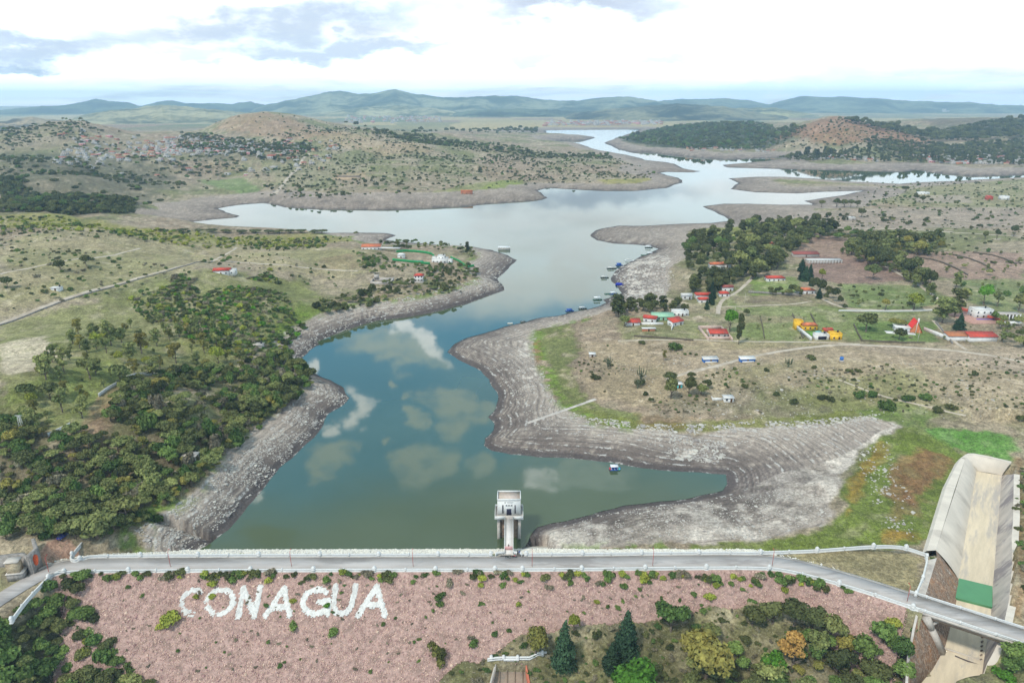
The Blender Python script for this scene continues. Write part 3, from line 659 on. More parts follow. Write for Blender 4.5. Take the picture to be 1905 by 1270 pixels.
bp = b.n('ShaderNodeBump'); bp.inputs['Strength'].default_value = .6; bp.inputs['Distance'].default_value = .5
b.lk(b.m('ADD', fa1, b.m('MULTIPLY', fa2, 1.5)), bp.inputs['Height']); b.lk(bp.outputs[0], pr.inputs['Normal'])
me.materials.append(gm)

# ------------------------------------------------------------------ water
lk_pl = [Vector((x, y, 0)) for x, y in LAKE]
# extend under the dam toe
tri = tessellate_polygon([lk_pl])
wme = mesh_np('water', [(p.x, p.y, 0) for p in lk_pl] , np.array(tri))
water = link('water', wme); tag(water, 'calm reservoir water reflecting clouds, greenish near the dam', kind='structure')
wm = bpy.data.materials.new('water'); wm.use_nodes = True; nt = wm.node_tree; b = NB(nt); pr = nt.nodes['Principled BSDF']
tw = b.n('ShaderNodeTexCoord').outputs['Object']
pr.inputs['Roughness'].default_value = .03; pr.inputs['IOR'].default_value = 1.62
mp = b.n('ShaderNodeMapping'); b.lk(tw, mp.inputs[0]); mp.inputs['Scale'].default_value = (.012, .012, .012)
ws = b.noise(mp.outputs[0], 1.0, 4, .5)
b.lk(b.mix(b.ss(ws, .3, .7), (.052, .078, .036), (.066, .094, .046)), pr.inputs['Base Color'])
rip = b.n('ShaderNodeBump'); rip.inputs['Strength'].default_value = .10; rip.inputs['Distance'].default_value = .05
patch = b.ss(b.noise(tw, .006, 3, .5), .45, .6)
b.lk(b.m('MULTIPLY', b.noise(tw, .8, 3, .5), b.m('ADD', .08, b.m('MULTIPLY', patch, .5))), rip.inputs['Height']); b.lk(rip.outputs[0], pr.inputs['Normal'])
wme.materials.append(wm)
# lake bottom sits under the water as part of the ground sheet

# ------------------------------------------------------------------ far mountains
def ridge_obj(name, sky, rr, fa, ba, col, col2, label, base=6, seed=1, rough=.42, hue=(.40,.60)):
    az_ = np.array([azel(x, y)[0] for x, y in sky]); hz_ = np.array([CAMZ + rr * math.tan(azel(x, y)[1]) for x, y in sky])
    na, nr_ = 260, 46
    a = np.linspace(az_[0], az_[-1], na); u = np.linspace(-1, 1, nr_)
    A2, U = np.meshgrid(a, u); RA = rr + np.where(U < 0, U * fa * 2.2, U * ba * 2.2)
    # let the crest wander so spurs come forward
    wv = (fbm(A2 * 40 + seed * 9, A2 * 0, 1, 3, seed) - .5) * fa * .5
    RA = RA + wv * (1 - np.abs(U))
    rough = rough; x = RA * np.sin(A2); y = RA * np.cos(A2)
    g = np.exp(-(U * 2.2 / 1.15) ** 2) - math.exp(-(2.2 / 1.15) ** 2)
    ch = CAMZ + (np.interp(A2, az_, hz_) + (fbm(A2 * 130, A2 * 0 + seed, 1, 3, seed) - .5) * rr * .0022 - CAMZ) * (RA / rr) ; sp = 1 - 2 * np.abs(fbm(x, y, fa * .55, 5, seed + 3) - .5)
    z = base - 30 + (ch - base + 30) * g * (1 - rough * (1 - np.exp(-(U * 3) ** 2)) * (1 - sp) * 2.5)
    z = np.where(np.abs(U) < .02, ch, z)
    e = np.minimum(A2 - az_[0], az_[-1] - A2) / (az_[-1] - az_[0])
    z = base - 30 + (z - base + 30) * sstep(e, 0, .04)
    i = np.arange(na * nr_).reshape(nr_, na)
    me = mesh_np(name, np.stack([x, y, z], -1).reshape(-1, 3), np.stack([i[:-1, :-1], i[:-1, 1:], i[1:, 1:], i[1:, :-1]], -1).reshape(-1, 4), smooth=True)
    m = bpy.data.materials.new('mountain_cover'); m.use_nodes = True; b = NB(m.node_tree); pr = m.node_tree.nodes['Principled BSDF']
    pr.inputs['Roughness'].default_value = 1; pr.inputs['Specular IOR Level'].default_value = .05
    t = b.n('ShaderNodeTexCoord').outputs['Object']
    f = b.noise(t, 1.0 / (fa * .45), 9, .68, .4); f2 = b.noise(t, 1.0 / (fa * .08), 6, .7)
    dk = lambda q: tuple(v * .45 for v in s2l(q)); cc = b.mix(b.ss(f, *hue), dk(col), s2l(col2)); cc = b.mix(b.m('MULTIPLY', b.ss(f2, .5, .6), .5), cc, s2l((36, 52, 46)))
    b.lk(cc, pr.inputs['Base Color']); me.materials.append(m)
    return tag(link(name, me), label, kind='structure')
ridge_obj('mountain_ridge', [(-60,206),(0,205),(60,198),(120,196),(150,190),(178,184),(205,188),(240,190),(262,197),(290,190),(320,186),(345,191),(375,193),(400,191),(430,193),(462,188),(490,194),(530,200)], 12500, 1400, 1100, (62,80,66), (92,104,76), 'dark blue far ridge with twin summits at the left', seed=1)
ridge_obj('mountain_ridge', [(440,212),(500,194),(560,181),(600,172),(632,167),(665,174),(700,172),(735,164),(770,173),(820,180),(860,180),(900,178),(955,177),(1000,183),(1040,187),(1080,186),(1120,181),(1165,178),(1200,184),(1240,189),(1280,194)], 11500, 1700, 1300, (86,102,72), (146,148,116), 'high pointed mountain range at the centre of the horizon', seed=2)
ridge_obj('mountain_ridge', [(1150,196),(1210,189),(1260,184),(1300,183),(1350,182),(1400,187),(1430,193),(1465,184),(1500,177),(1530,180),(1570,179),(1620,182),(1680,186),(1740,189),(1800,190),(1860,195),(1960,198)], 13500, 1500, 1000, (84,98,78), (120,128,100), 'pale hazy range on the right of the horizon', seed=3)
ridge_obj('hill', [(1040,214),(1100,206),(1160,200),(1210,196),(1260,192),(1300,194),(1350,198),(1390,206),(1440,214),(1480,219)], 7600, 1000, 700, (74,84,66), (134,130,100), 'dark flat-topped hill behind the far shore town', seed=4)
ridge_obj('hill', [(1330,206),(1380,200),(1440,200),(1470,206),(1500,210),(1530,217)], 9000, 800, 600, (96,104,76), (170,164,112), 'small straw coloured hill beside the dark hill', seed=5)
ridge_obj('hill', [(120,222),(180,208),(240,202),(300,193),(360,199),(420,206),(500,210),(560,216)], 7000, 1000, 900, (126,130,92), (168,160,122), 'pale green hill in front of the twin summits', seed=6)
ridge_obj('hill', [(-60,232),(0,226),(30,220),(60,216),(100,222),(130,226),(170,238)], 5200, 500, 400, (120,112,92), (172,152,120), 'low rocky hill at the left edge of the plain', seed=7)
ridge_obj('hill', [(560,214),(620,206),(680,198),(740,196),(800,200),(860,210),(900,216)], 9000, 900, 700, (118,128,92), (176,170,132), 'light grassy hill below the pointed mountain', seed=8)
ridge_obj('hill', [(820,214),(880,205),(960,202),(1040,204),(1100,210),(1140,214)], 8600, 900, 700, (70,86,70), (104,114,88), 'dark wooded foothill beyond the plain', seed=9)

# ------------------------------------------------------------------ haze
hz = MB(); hz.box((0, 8400, -32), (36000, 18400, 440)); hzo = hz.build('haze', [])
hm = bpy.data.materials.new('haze'); hm.use_nodes = True; nt = hm.node_tree; nt.nodes.clear()
pv = nt.nodes.new('ShaderNodeVolumePrincipled'); pv.inputs['Density'].default_value = 7.5e-5; pv.inputs['Color'].default_value = (.52, .77, 1.0, 1); pv.inputs['Anisotropy'].default_value = .2
ho = nt.nodes.new('ShaderNodeOutputMaterial'); nt.links.new(pv.outputs[0], ho.inputs['Volume'])
hzo.data.materials.append(hm); tag(hzo, 'thin bluish haze in the air over the valley', kind='stuff')
# ------------------------------------------------------------------ materials for the works
M_asph = mat('asphalt', s2l((176,170,166)), .9, .12, .35, .15, col2=s2l((150,144,140)), thr=(.5,.62), streak=(0, 6, 1, 1))
M_white = mat('white_paint', (.64,.635,.61), .7, .06, 1.5, col2=(.48,.47,.44), thr=(.56,.75))
M_conc = mat('weathered_concrete', s2l((190,182,172)), .9, .12, .4, .15, col2=s2l((160,152,146)), thr=(.45,.65))
M_concd = mat('dark_concrete', s2l((134,118,102)), .9, .2, .5, .2, col2=s2l((96,84,76)), thr=(.45,.65))
M_dark = mat('dark_opening', (.015,.015,.03), .5, .1)
M_red = mat('red_metal', s2l((176,60,50)), .6, .1)
M_pink = mat('pink_gate', s2l((206,160,156)), .7, .1)
M_dirt = mat('dirt', s2l((184,172,156)), .95, .12, .25, .2, col2=s2l((166,152,134)), thr=(.45,.6))
M_greyw = mat('grey_stone_wall', s2l((140,134,128)), .95, .3, .8, .4)

def drape(name, px, width, m, z=None, off=.12, label=None, step=None, world=None):
    """a track laid on the land, following it"""
    p = world or [G(*q) for q in px]
    p = smooth_path(p, 2)
    out = [p[0]]
    for a, b_ in zip(p[:-1], p[1:]):
        L = math.hypot(b_[0] - a[0], b_[1] - a[1]); n = max(1, int(L / max(1.2, .004 * math.hypot(*a[:2]))))
        for k in range(1, n + 1): out.append(tuple(a[i] + (b_[i] - a[i]) * k / n for i in range(3)))
    arr = np.array(out); d = np.gradient(arr[:, :2], axis=0); d /= np.maximum(np.linalg.norm(d, axis=1, keepdims=True), 1e-6)
    nrm = np.stack([d[:, 1], -d[:, 0]], 1); K = 7; vs = []
    jw = 1 + .25 * (fbm(arr[:, 0], arr[:, 1], 9, 3, 91) - .5)
    for k in range(K):
        q = arr[:, :2] + nrm * ((k / (K - 1) - .5) * width * jw)[:, None]
        zz_ = hgt(q[:, 0], q[:, 1]) if z is None else np.full(len(q), z)
        e = off if 0 < k < K - 1 else (-.15 if z is None else off)
        vs.append(np.concatenate([q, (zz_ + e)[:, None]], 1))
    V = np.stack(vs, 1); n = len(arr); i = np.arange(n * K).reshape(n, K)
    me = mesh_np(name, V.reshape(-1, 3), np.stack([i[:-1, :-1], i[:-1, 1:], i[1:, 1:], i[1:, :-1]], -1).reshape(-1, 4), [m], smooth=True)
    return tag(link(name, me), label, kind='structure')

# ------------------------------------------------------------------ the dam
dam = empty('dam', 'long rockfill dam with pink stone face and whitewashed letters holding back the reservoir', 'dam', (0, 195, 10))
K17 = 1.7
CR = [p for p in ROADS if -158 < p[0] < 128.5]
cr = np.array(resample(CR, 1.6)); dd = np.gradient(cr[:, :2], axis=0); dd /= np.linalg.norm(dd, axis=1, keepdims=True)
for _ in range(30): dd[1:-1] = (dd[:-2] + dd[1:-1] + dd[2:]) / 3
dd /= np.linalg.norm(dd, axis=1, keepdims=True); nn_ = np.stack([dd[:, 1], -dd[:, 0]], 1)
def slope_mesh(name, o0, o1, k, sgn, step, amp, i0=0, i1=None):
    offs = np.arange(o0, o1, step); c0 = cr[i0:i1]; nv = nn_[i0:i1]
    X = c0[:, None, 0] + nv[:, None, 0] * offs[None] * sgn; Y = c0[:, None, 1] + nv[:, None, 1] * offs[None] * sgn
    Zz = 10 - .02 - (offs[None] - o0) / k + amp * (rng.random(X.shape) - .5) * np.minimum(1, (offs[None] - o0) / 2)
    n, m_ = X.shape; i = np.arange(n * m_).reshape(n, m_); f = np.stack([i[:-1, :-1], i[:-1, 1:], i[1:, 1:], i[1:, :-1]], -1).reshape(-1, 4)
    if sgn > 0: f = f[:, ::-1]
    return mesh_np(name, np.stack([X, Y, Zz], -1).reshape(-1, 3) - np.array([0, 195, 10]), f, smooth=False)
M_pinkf = mat('pink_rockfill', s2l((166,138,128)), .95, .28, .9, .5, col2=s2l((136,114,104)), thr=(.5,.62))
M_rip = mat('pale_riprap', s2l((208,204,194)), .95, .25, .8, .6, col2=s2l((170,166,156)), thr=(.5,.6))
face = link('downstream_face', slope_mesh('downstream_face', 4.35, 62, K17, 1, 1.0, .35), dam); face.data.materials.append(M_pinkf)
import bmesh
bmf = bmesh.new(); bmf.from_mesh(face.data); cxy = [(f_, f_.calc_center_median()) for f_ in bmf.faces]
_in = inpoly(np.array([c_.x for _, c_ in cxy]), np.array([c_.y + 195 for _, c_ in cxy]), PIT); bmesh.ops.delete(bmf, geom=[f_ for (f_, _), k_ in zip(cxy, _in) if k_], context='FACES'); bmf.to_mesh(face.data); bmf.free()
up = link('upstream_face', slope_mesh('upstream_face', 4.35, 30, 1.75, -1, 1.0, .03, 0, int(len(cr) * .915)), dam); up.data.materials.append(M_rip)
M_verge = mat('grassy_verge', s2l((120,124,92)), .95, .3, .7, .4, col2=s2l((172,160,140)), thr=(.5,.6))
def face_z(o): return 10 - (o - 4.35) / K17
def on_face(px, py):
    """line of sight -> point on the downstream face plane (straight part of the dam)"""
    x, y, w = ray(px, py); yd = 196.9 - 4.35
    # CAMZ + w t = 10 - (yd - y t)/k
    t = (10 - yd / K17 - CAMZ) / (w - y / K17); return (x * t, y * t, CAMZ + w * t)
# stones
def rock_mesh(name, n=12, seed=0, m=None, flat=.7):
    r_ = random.Random(seed); b_ = MB()
    import bmesh
    bm = bmesh.new(); bmesh.ops.create_icosphere(bm, subdivisions=1, radius=1)
    for v in bm.verts:
        q = r_.uniform(.72, 1.15); v.co = Vector((v.co.x * q * 1.15, v.co.y * q, v.co.z * q * flat))
    me = bpy.data.meshes.new(name); bm.to_mesh(me); bm.free()
    if m: me.materials.append(m)
    return me
M_st_pink = mat('pink_stone', s2l((186,154,143)), .95, .22, .8, rand=.8)
M_st_white = mat('limewashed_stone', (.58,.57,.54), .9, .12, .8, rand=.2)
M_st_grey = mat('grey_stone', s2l((172,166,158)), .95, .2, .6, rand=.6)
def gn_scatter(name, src_obj, pts, scales, rots, parent=None, label=None):
    """one object: many copies of src mesh on points, through geometry nodes"""
    me = bpy.data.meshes.new(name); me.vertices.add(len(pts)); me.vertices.foreach_set('co', np.asarray(pts, np.float32).ravel())
    a = me.attributes.new('sc', 'FLOAT_VECTOR', 'POINT'); s_ = np.asarray(scales, np.float32); s_ = s_ if s_.ndim == 2 else np.repeat(s_[:, None], 3, 1); a.data.foreach_set('vector', s_.ravel())
    a = me.attributes.new('ro', 'FLOAT_VECTOR', 'POINT'); a.data.foreach_set('vector', np.asarray(rots, np.float32).ravel())
    me.update()
    o = link(name, me, parent)
    g = bpy.data.node_groups.new('scatter', 'GeometryNodeTree')
    g.interface.new_socket('Geometry', in_out='INPUT', socket_type='NodeSocketGeometry'); g.interface.new_socket('Geometry', in_out='OUTPUT', socket_type='NodeSocketGeometry')
    gi = g.nodes.new('NodeGroupInput'); go = g.nodes.new('NodeGroupOutput'); iop = g.nodes.new('GeometryNodeInstanceOnPoints'); oi = g.nodes.new('GeometryNodeObjectInfo')
    oi.inputs['Object'].default_value = src_obj; oi.transform_space = 'ORIGINAL'
    for k, s in (('sc', 'Scale'), ('ro', 'Rotation')):
        na_ = g.nodes.new('GeometryNodeInputNamedAttribute'); na_.data_type = 'FLOAT_VECTOR'; na_.inputs['Name'].default_value = k
        if k == 'ro':
            er = g.nodes.new('FunctionNodeEulerToRotation'); g.links.new(na_.outputs[0], er.inputs[0]); g.links.new(er.outputs[0], iop.inputs[s])
        else: g.links.new(na_.outputs[0], iop.inputs[s])
    g.links.new(gi.outputs[0], iop.inputs['Points']); g.links.new(oi.outputs['Geometry'], iop.inputs['Instance']); g.links.new(iop.outputs[0], go.inputs[0])
    md = o.modifiers.new('scatter', 'NODES'); md.node_group = g
    if label: o['label'] = label
    o['kind'] = 'stuff'; return o
# letters whitewashed on the face: strokes given in photo pixels on the face plane
def arc(cx, cy, rx, ry, a0, a1, n=14): return [(cx + rx * math.cos(R(a)), cy - ry * math.sin(R(a))) for a in np.linspace(a0, a1, n)]
sh = lambda pts: [(x + (1120 - y) * .13, y) for x, y in pts]     # the lettering leans a little
LET = {
 'C': [sh([(x, y) for x, y in arc(360, 1120.5, 22, 22, 62, 275)])],
 'O': [sh(arc(409, 1120, 24, 22.5, 0, 360, 26))],
 'N': [sh([(446, 1147), (449, 1094)]), sh([(449, 1095), (475, 1145)]), sh([(476, 1147), (480, 1092)])],
 'A': [sh([(497, 1146), (524, 1094)]), sh([(524, 1094), (541, 1145)]), sh([(508, 1131), (535, 1130)])],
 'G': [sh(arc(588, 1120, 25, 22.5, 52, 330, 22)), sh([(611, 1143), (611, 1119)]), sh([(611, 1120), (594, 1120)])],
 'U': [sh([(620, 1092), (621, 1128), (627, 1140), (637, 1143), (648, 1139), (654, 1128), (657, 1090)])],
 'B': [sh([(669, 1145), (696, 1092)]), sh([(696, 1092), (718, 1145)]), sh([(683, 1127), (711, 1126)])],
}
yy0 = on_face(500, 1090)[1]; yy1 = on_face(500, 1152)[1]
LP = {}; lsrc = None
allmask = []
for k, st in LET.items():
    q = [on_face(*p) for s in st for p in s]; xs = [p[0] for p in q]; ys = [p[1] for p in q]
    gx, gy = np.meshgrid(np.arange(min(xs) - 2, max(xs) + 2, .42), np.arange(min(ys) - 2, max(ys) + 2, .42))
    gx = gx + rng.uniform(-.1, .1, gx.shape); gy = gy + rng.uniform(-.1, .1, gx.shape)
    d = np.full(gx.shape, 99.)
    for s in st:
        dd_, _ = seg_dist(gx, gy, [on_face(*p)[:2] for p in s]); d = np.minimum(d, dd_)
    mk = (d < .90 + .16 * (fbm(gx, gy, 1.2, 2, 3) - .5)) & (fbm(gx, gy, 1.5, 3, 13) < .92)
    LP[k] = (gx, gy, mk)
def inletter(x, y):
    o = np.zeros(x.shape, bool)
    for k, st in LET.items():
        for s in st:
            pl = [on_face(*p)[:2] for p in s]; bb = (x > min(p[0] for p in pl) - 2) & (x < max(p[0] for p in pl) + 2)
            if bb.any():
                d, _ = seg_dist(x[bb], y[bb], pl); o[bb] |= d < 1.1
    return o
fz_pl = lambda y: 10 - (196.9 - 4.35 - y) / K17
for k in LP:
    gx, gy, mk = LP[k]; b_ = MB(); zz_ = fz_pl(gy) + .28 + .12 * (rng.random(gx.shape) - .5) - 10
    for j in range(gx.shape[0] - 1):
        for i in range(gx.shape[1] - 1):
            if mk[j, i]:
                c4 = [(gx[j + a, i + e], gy[j + a, i + e] - 195, zz_[j + a, i + e] + (0.0 if mk[j + a, i + e] else -.2)) for a, e in ((0, 0), (0, 1), (1, 1), (1, 0))]
                b_.add(c4, [(0, 1, 2, 3)])
                if random.random() < .35:
                    x0, y0, z0 = c4[0]; s = random.uniform(.16, .3)
                    b_.add([(x0 - s, y0 - s, z0 - .05), (x0 + s, y0 - s, z0 - .05), (x0 + s, y0 + s, z0), (x0 - s, y0 + s, z0), (x0, y0, z0 + s)], [(0, 1, 4), (1, 2, 4), (2, 3, 4), (3, 0, 4)])
    lo = b_.build('letter', M_st_white, dam); lo['label'] = 'whitewashed stone letter ' + {'B': 'A, last of the word'}.get(k, k)
# rockfill stones over the face (stuff)
idx = rng.integers(0, len(cr), 64000); of = 4.8 + rng.random(64000) * 50
sx = cr[idx, 0] + nn_[idx, 0] * of + rng.uniform(-.8, .8, 64000); sy = cr[idx, 1] + nn_[idx, 1] * of; sz = face_z(of) + .05
keep = (hgt(sx, sy) < sz + .2) & ~inpoly(sx, sy, PIT) & (np.abs(np.arctan2(sx, sy)) < R(46)); sx, sy, sz = sx[keep], sy[keep], sz[keep]
wh = inletter(sx, sy)
rk = link('stone', rock_mesh('stone', seed=4, m=M_st_pink), dam, (sx[0], sy[0] - 195, sz[0] - 10)); rk.scale = (.4,) * 3
pts = np.stack([sx, sy - 195, sz - 10], 1)[~wh]; n = len(pts); s = rng.uniform(.11, .27, n) * (1 + 1.3 * (rng.random(n) < .015))
gn_scatter('rockfill', rk, pts, s, rng.uniform(0, 6.28, (n, 3)), dam, 'loose pink and grey stones')
# pale riprap stones on the upstream slope
n = 15000; idx = rng.integers(0, int(len(cr) * .915), n); of = 4.8 + rng.random(n) * 15
sx = cr[idx, 0] - nn_[idx, 0] * of + rng.uniform(-.9, .9, n); sy = cr[idx, 1] - nn_[idx, 1] * of; sz = 10 - (of - 4.35) / 1.75
M_st_pale = mat('pale_stone', s2l((214,210,200)), .95, .15, .6, rand=.35)
rk2 = link('stone', rock_mesh('stone', seed=9, m=M_st_pale), dam, (sx[0], sy[0] - 195, sz[0] - 10)); rk2.scale = (.5,) * 3
gn_scatter('riprap', rk2, np.stack([sx, sy - 195, sz - 10], 1), rng.uniform(.25, .62, n), rng.uniform(0, 6.28, (n, 3)), dam, 'pale riprap boulders')

# road over the crest: sheet plus kerb-side strips
rd = MB(); path = [(p[0], p[1], 10.0) for p in resample(ROADS, 2.0)]
rd.sweep(path, [(3.35, .0), (3.35, .06), (-3.35, .06), (-3.35, .0)]); tag(rd.build('road', M_asph), 'grey asphalt road along the dam crest', kind='structure')
kb = MB()
dampath = [p for p in path if -160 < p[0] < 129]
kb.sweep(dampath, [(4.4, -.1), (4.4, .02), (-4.4, .02), (-4.4, -.1)]); tag(kb.build('crest_shoulder', M_conc), 'pale strip beside the crest road', kind='structure')
kc = MB()
for sg in (3.45, -3.62): kc.sweep(dampath, [(sg, 0), (sg + .17, 0), (sg + .17, .17), (sg, .17)])
tag(kc.build('kerb', M_conc), 'low kerbs of the crest road', kind='structure')

# ------------------------------------------------------------------ parapets
def offs(path, o): 
    out = []
    for i, p in enumerate(path):
        a = path[max(0, i - 2)]; b_ = path[min(len(path) - 1, i + 2)]; dx, dy = b_[0] - a[0], b_[1] - a[1]; L = math.hypot(dx, dy)
        out.append((p[0] + dy / L * o, p[1] - dx / L * o, p[2]))
    return out
def parapet(name, label, path, pillars, posts, h=.95, group='white parapet walls along the crest', end=None):
    root = empty(name, label, 'parapet', path[0], 0, group)
    ox, oy, oz = path[0]; lp = [(p[0] - ox, p[1] - oy, p[2] - oz) for p in path]
    w = MB(); w.sweep(lp, [(.12, .02), (.12, h - .12), (-.12, h - .12), (-.12, .02)]); w.build('wall', M_white, root)
    c_ = MB(); c_.sweep(lp, [(.24, h - .12), (.24, h + .06), (-.24, h + .06), (-.24, h - .12)]); c_.build('coping', M_white, root)
    f = MB(); f.sweep(lp, [(.30, -.3), (.30, .16), (-.30, .16), (-.30, -.3)]); f.build('plinth', M_white, root)
    def near(px, py):
        q = P(px, py, 10); i = min(range(len(path)), key=lambda k: (path[k][0] - q[0]) ** 2 + (path[k][1] - q[1]) ** 2)
        a = path[max(0, i - 1)]; b_ = path[min(len(path) - 1, i + 1)]
        return (path[i][0] - ox, path[i][1] - oy, path[i][2] - oz), math.atan2(b_[1] - a[1], b_[0] - a[0])
    pm = None
    for px, py in pillars:
        p, rz = near(px, py)
        if pm is None:
            b_ = MB(); b_.box((0, 0, -.35), (1.15, .75, 1.75)); b_.box((0, 0, 1.40), (1.35, .95, .12))
            b_.cyl((0, -.36, 1.50), (0, .36, 1.50), .55, n=16); b_.box((0, 0, -.35), (1.4, 1.0, .4)); pm = b_.mesh('pillar', [M_white])
        o = link('pillar', pm, root, p); o.rotation_euler = (0, 0, rz)
    qm = None
    for px, py in posts:
        p, rz = near(px, py)
        if qm is None: b_ = MB(); b_.box((0, 0, 0), (.5, .6, 1.15)); b_.box((0, 0, 1.15), (.62, .72, .1)); qm = b_.mesh('post', [M_white])
        o = link('post', qm, root, p); o.rotation_euler = (0, 0, rz)
    return root
LOWp = offs([p for p in resample(ROADS, 1.5) if p[0] > -157], 4.05)
LOWp = [p for p in LOWp if p[0] < 127.6]
lpil = [(123,1062),(240,1060),(354,1060),(468,1059),(582,1059),(696,1059),(810,1058),(924,1058),(972,1058),(1085,1058),(1198,1056),(1311,1056),(1430,1058),(1562,1087),(1694,1126)]
parapet('parapet', 'long white parapet on the near side of the crest road above the pink face', LOWp, lpil, [((a[0] + b_[0]) / 2, (a[1] + b_[1]) / 2) for a, b_ in zip(lpil[:-1], lpil[1:]) if b_[0] - a[0] > 60])
L2 = wl([(121,1062),(105,1067),(90,1077),(64,1104),(45,1125),(21,1158)])
parapet('parapet', 'short white parapet stepping down along the left approach road', resample(smooth_path(L2), 1.5), [(90,1077),(24,1156)], [(64,1104),(45,1127)])
UPL = resample(wl([(163,999),(150,1016),(135,1034),(132,1040),(134,1044),(140,1045)]) + [(p[0], p[1], 10) for p in offs([p for p in resample(ROADS, 1.5) if -148 < p[0] < -6.6], -4.05)], 1.5)
upil = [(146,1040),(257,1038),(370,1037),(481,1037),(593,1036),(702,1036),(814,1036),(924,1035)]
parapet('parapet', 'white parapet on the water side left of the intake tower', UPL, [(134,1036)] + upil, [((a[0] + b_[0]) / 2, 1037) for a, b_ in zip(upil[:-1], upil[1:])])
UPR = [(p[0], p[1], 10) for p in offs([p for p in resample(ROADS, 1.5) if 4.2 < p[0] < 84], -4.05)] + wl([(1440,1029),(1477,1028),(1523,1026),(1575,1022),(1624,1018.5),(1652,1018),(1680,1020),(1700,1026),(1723,1034)])
upr = [(973,1035),(1083,1034),(1192,1033),(1301,1031),(1411,1029),(1523,1026),(1624,1018.5),(1680,1020)]
parapet('parapet', 'white parapet on the water side curving right towards the spillway', resample(smooth_path(UPR, 1), 1.5), upr, [((a[0] + b_[0]) / 2, (a[1] + b_[1]) / 2) for a, b_ in zip(upr[:-2], upr[1:-1])])
parapet('parapet', 'white parapet along the top of the stone wall above the spillway', resample(wl([(1723,1034),(1724,1046),(1716,1078),(1703,1108)]), 1.5), [(1724,1040),(1716,1077),(1703,1107)], [])
parapet('parapet', 'old broken white parapet under the trees at the left end', resample([(p[0], p[1], max(9.6, p[2])) for p in [G(190,975), G(176,986), G(166,996)]], 1.2), [], [(188,978)], h=.8)

# bridge over the spillway
br = empty('bridge', 'narrow concrete road bridge with white parapets crossing the spillway channel', 'bridge', (140, 170, 10))
bp_ = [(p[0] - 140, p[1] - 170, 0) for p in resample(ROADS, 2.0) if p[0] > 126.5]
b_ = MB(); b_.sweep(bp_, [(4.15, -.9), (4.15, .03), (-4.15, .03), (-4.15, -.9)]); b_.build('deck', M_conc, br)
b_ = MB()
for o in (3.4, 0, -3.4): b_.sweep(bp_, [(o + .3, -2.0), (o + .3, -.9), (o - .3, -.9), (o - .3, -2.0)])
b_.build('girder', M_concd, br)
for o, lb in ((3.85, 'near'), (-3.85, 'far')):
    b_ = MB(); b_.sweep(offs(bp_, o), [(.12, .04), (.12, .85), (-.12, .85), (-.12, .04)]); b_.sweep(offs(bp_, o), [(.24, .85), (.24, 1.02), (-.24, 1.02), (-.24, .85)])
    w = b_.build('parapet_wall', M_white, br); q = offs(bp_, o)
    pb = MB(); pb.box((0, 0, 0), (.55, .6, 1.2)); pm_ = pb.mesh('post', [M_white])
    for k in range(3, len(q), 5): link('post', pm_, w, q[k])
# piers: a slim buttress with an arched brace on the left bank
b_ = MB()
p0 = P(1717,1140,8); p1 = P(1748,1205,-3.6)
dirv = Vector((p1[0] - p0[0], p1[1] - p0[1], 0)).normalized()
l0 = Vector(P(1722,1146,9)) - Vector((140, 170, 10)); l1 = Vector(P(1752,1212,-4)) - Vector((140, 170, 10))
for t0, t1, w0, w1 in ((0, .35, 1.5, 1.1), (.35, 1, 1.1, 1.3)):
    b_.cyl(l0.lerp(l1, t0), l0.lerp(l1, t1), w0, w1, n=6)
b_.build('buttress', M_conc, br)
b_ = MB(); q0 = Vector(P(1735,1146,8.5)) - Vector((140, 170, 10)); q1 = Vector(P(1775,1150,8.5)) - Vector((140, 170, 10)); prev = l0.lerp(l1, .25)
for k in range(1, 7):
    t = k / 6; nx = Vector((prev.x, prev.y, prev.z)); a_ = l0.lerp(l1, .25).lerp(q1, t); a_.z = l0.lerp(l1, .25).z + (q1.z + .6 - l0.lerp(l1, .25).z) * math.sin(t * math.pi / 2)
    b_.cyl(prev, a_, .55, .55, n=6); prev = a_
b_.build('arch_brace', M_conc, br)

# ------------------------------------------------------------------ spillway
M_sp = mat('spillway_concrete', s2l((208,198,184)), .9, .09, .3, .12, col2=s2l((180,170,158)), thr=(.50,.70), streak=(R(-36), 3, 1.5, 3))
M_spf = mat('spillway_floor', s2l((206,192,168)), .9, .12, .35, .08, col2=s2l((176,168,160)), thr=(.52,.68), streak=(R(-36), 1, 7, 1))
M_spw = mat('stained_concrete', s2l((190,178,166)), .9, .16, .2, .15, col2=s2l((140,130,128)), thr=(.48,.6), streak=(R(-36), 1, 1, 5))
M_stone = bpy.data.materials.new('stone_masonry'); M_stone.use_nodes = True; b = NB(M_stone.node_tree); pr = M_stone.node_tree.nodes['Principled BSDF']; pr.inputs['Roughness'].default_value = .95
t = b.n('ShaderNodeTexCoord').outputs['Object']; mp = b.n('ShaderNodeMapping'); b.lk(t, mp.inputs[0]); mp.inputs['Scale'].default_value = (1, 1, .45)
v1 = b.n('ShaderNodeTexVoronoi'); b.lk(mp.outputs[0], v1.inputs['Vector']); v1.inputs['Scale'].default_value = 1.1
v2 = b.n('ShaderNodeTexVoronoi', feature='DISTANCE_TO_EDGE'); b.lk(mp.outputs[0], v2.inputs['Vector']); v2.inputs['Scale'].default_value = 1.1
mp2 = b.n('ShaderNodeMapping'); b.lk(t, mp2.inputs[0]); mp2.inputs['Scale'].default_value = (.5, .5, .07)
sn = b.noise(mp2.outputs[0], 1.4, 6, .7)
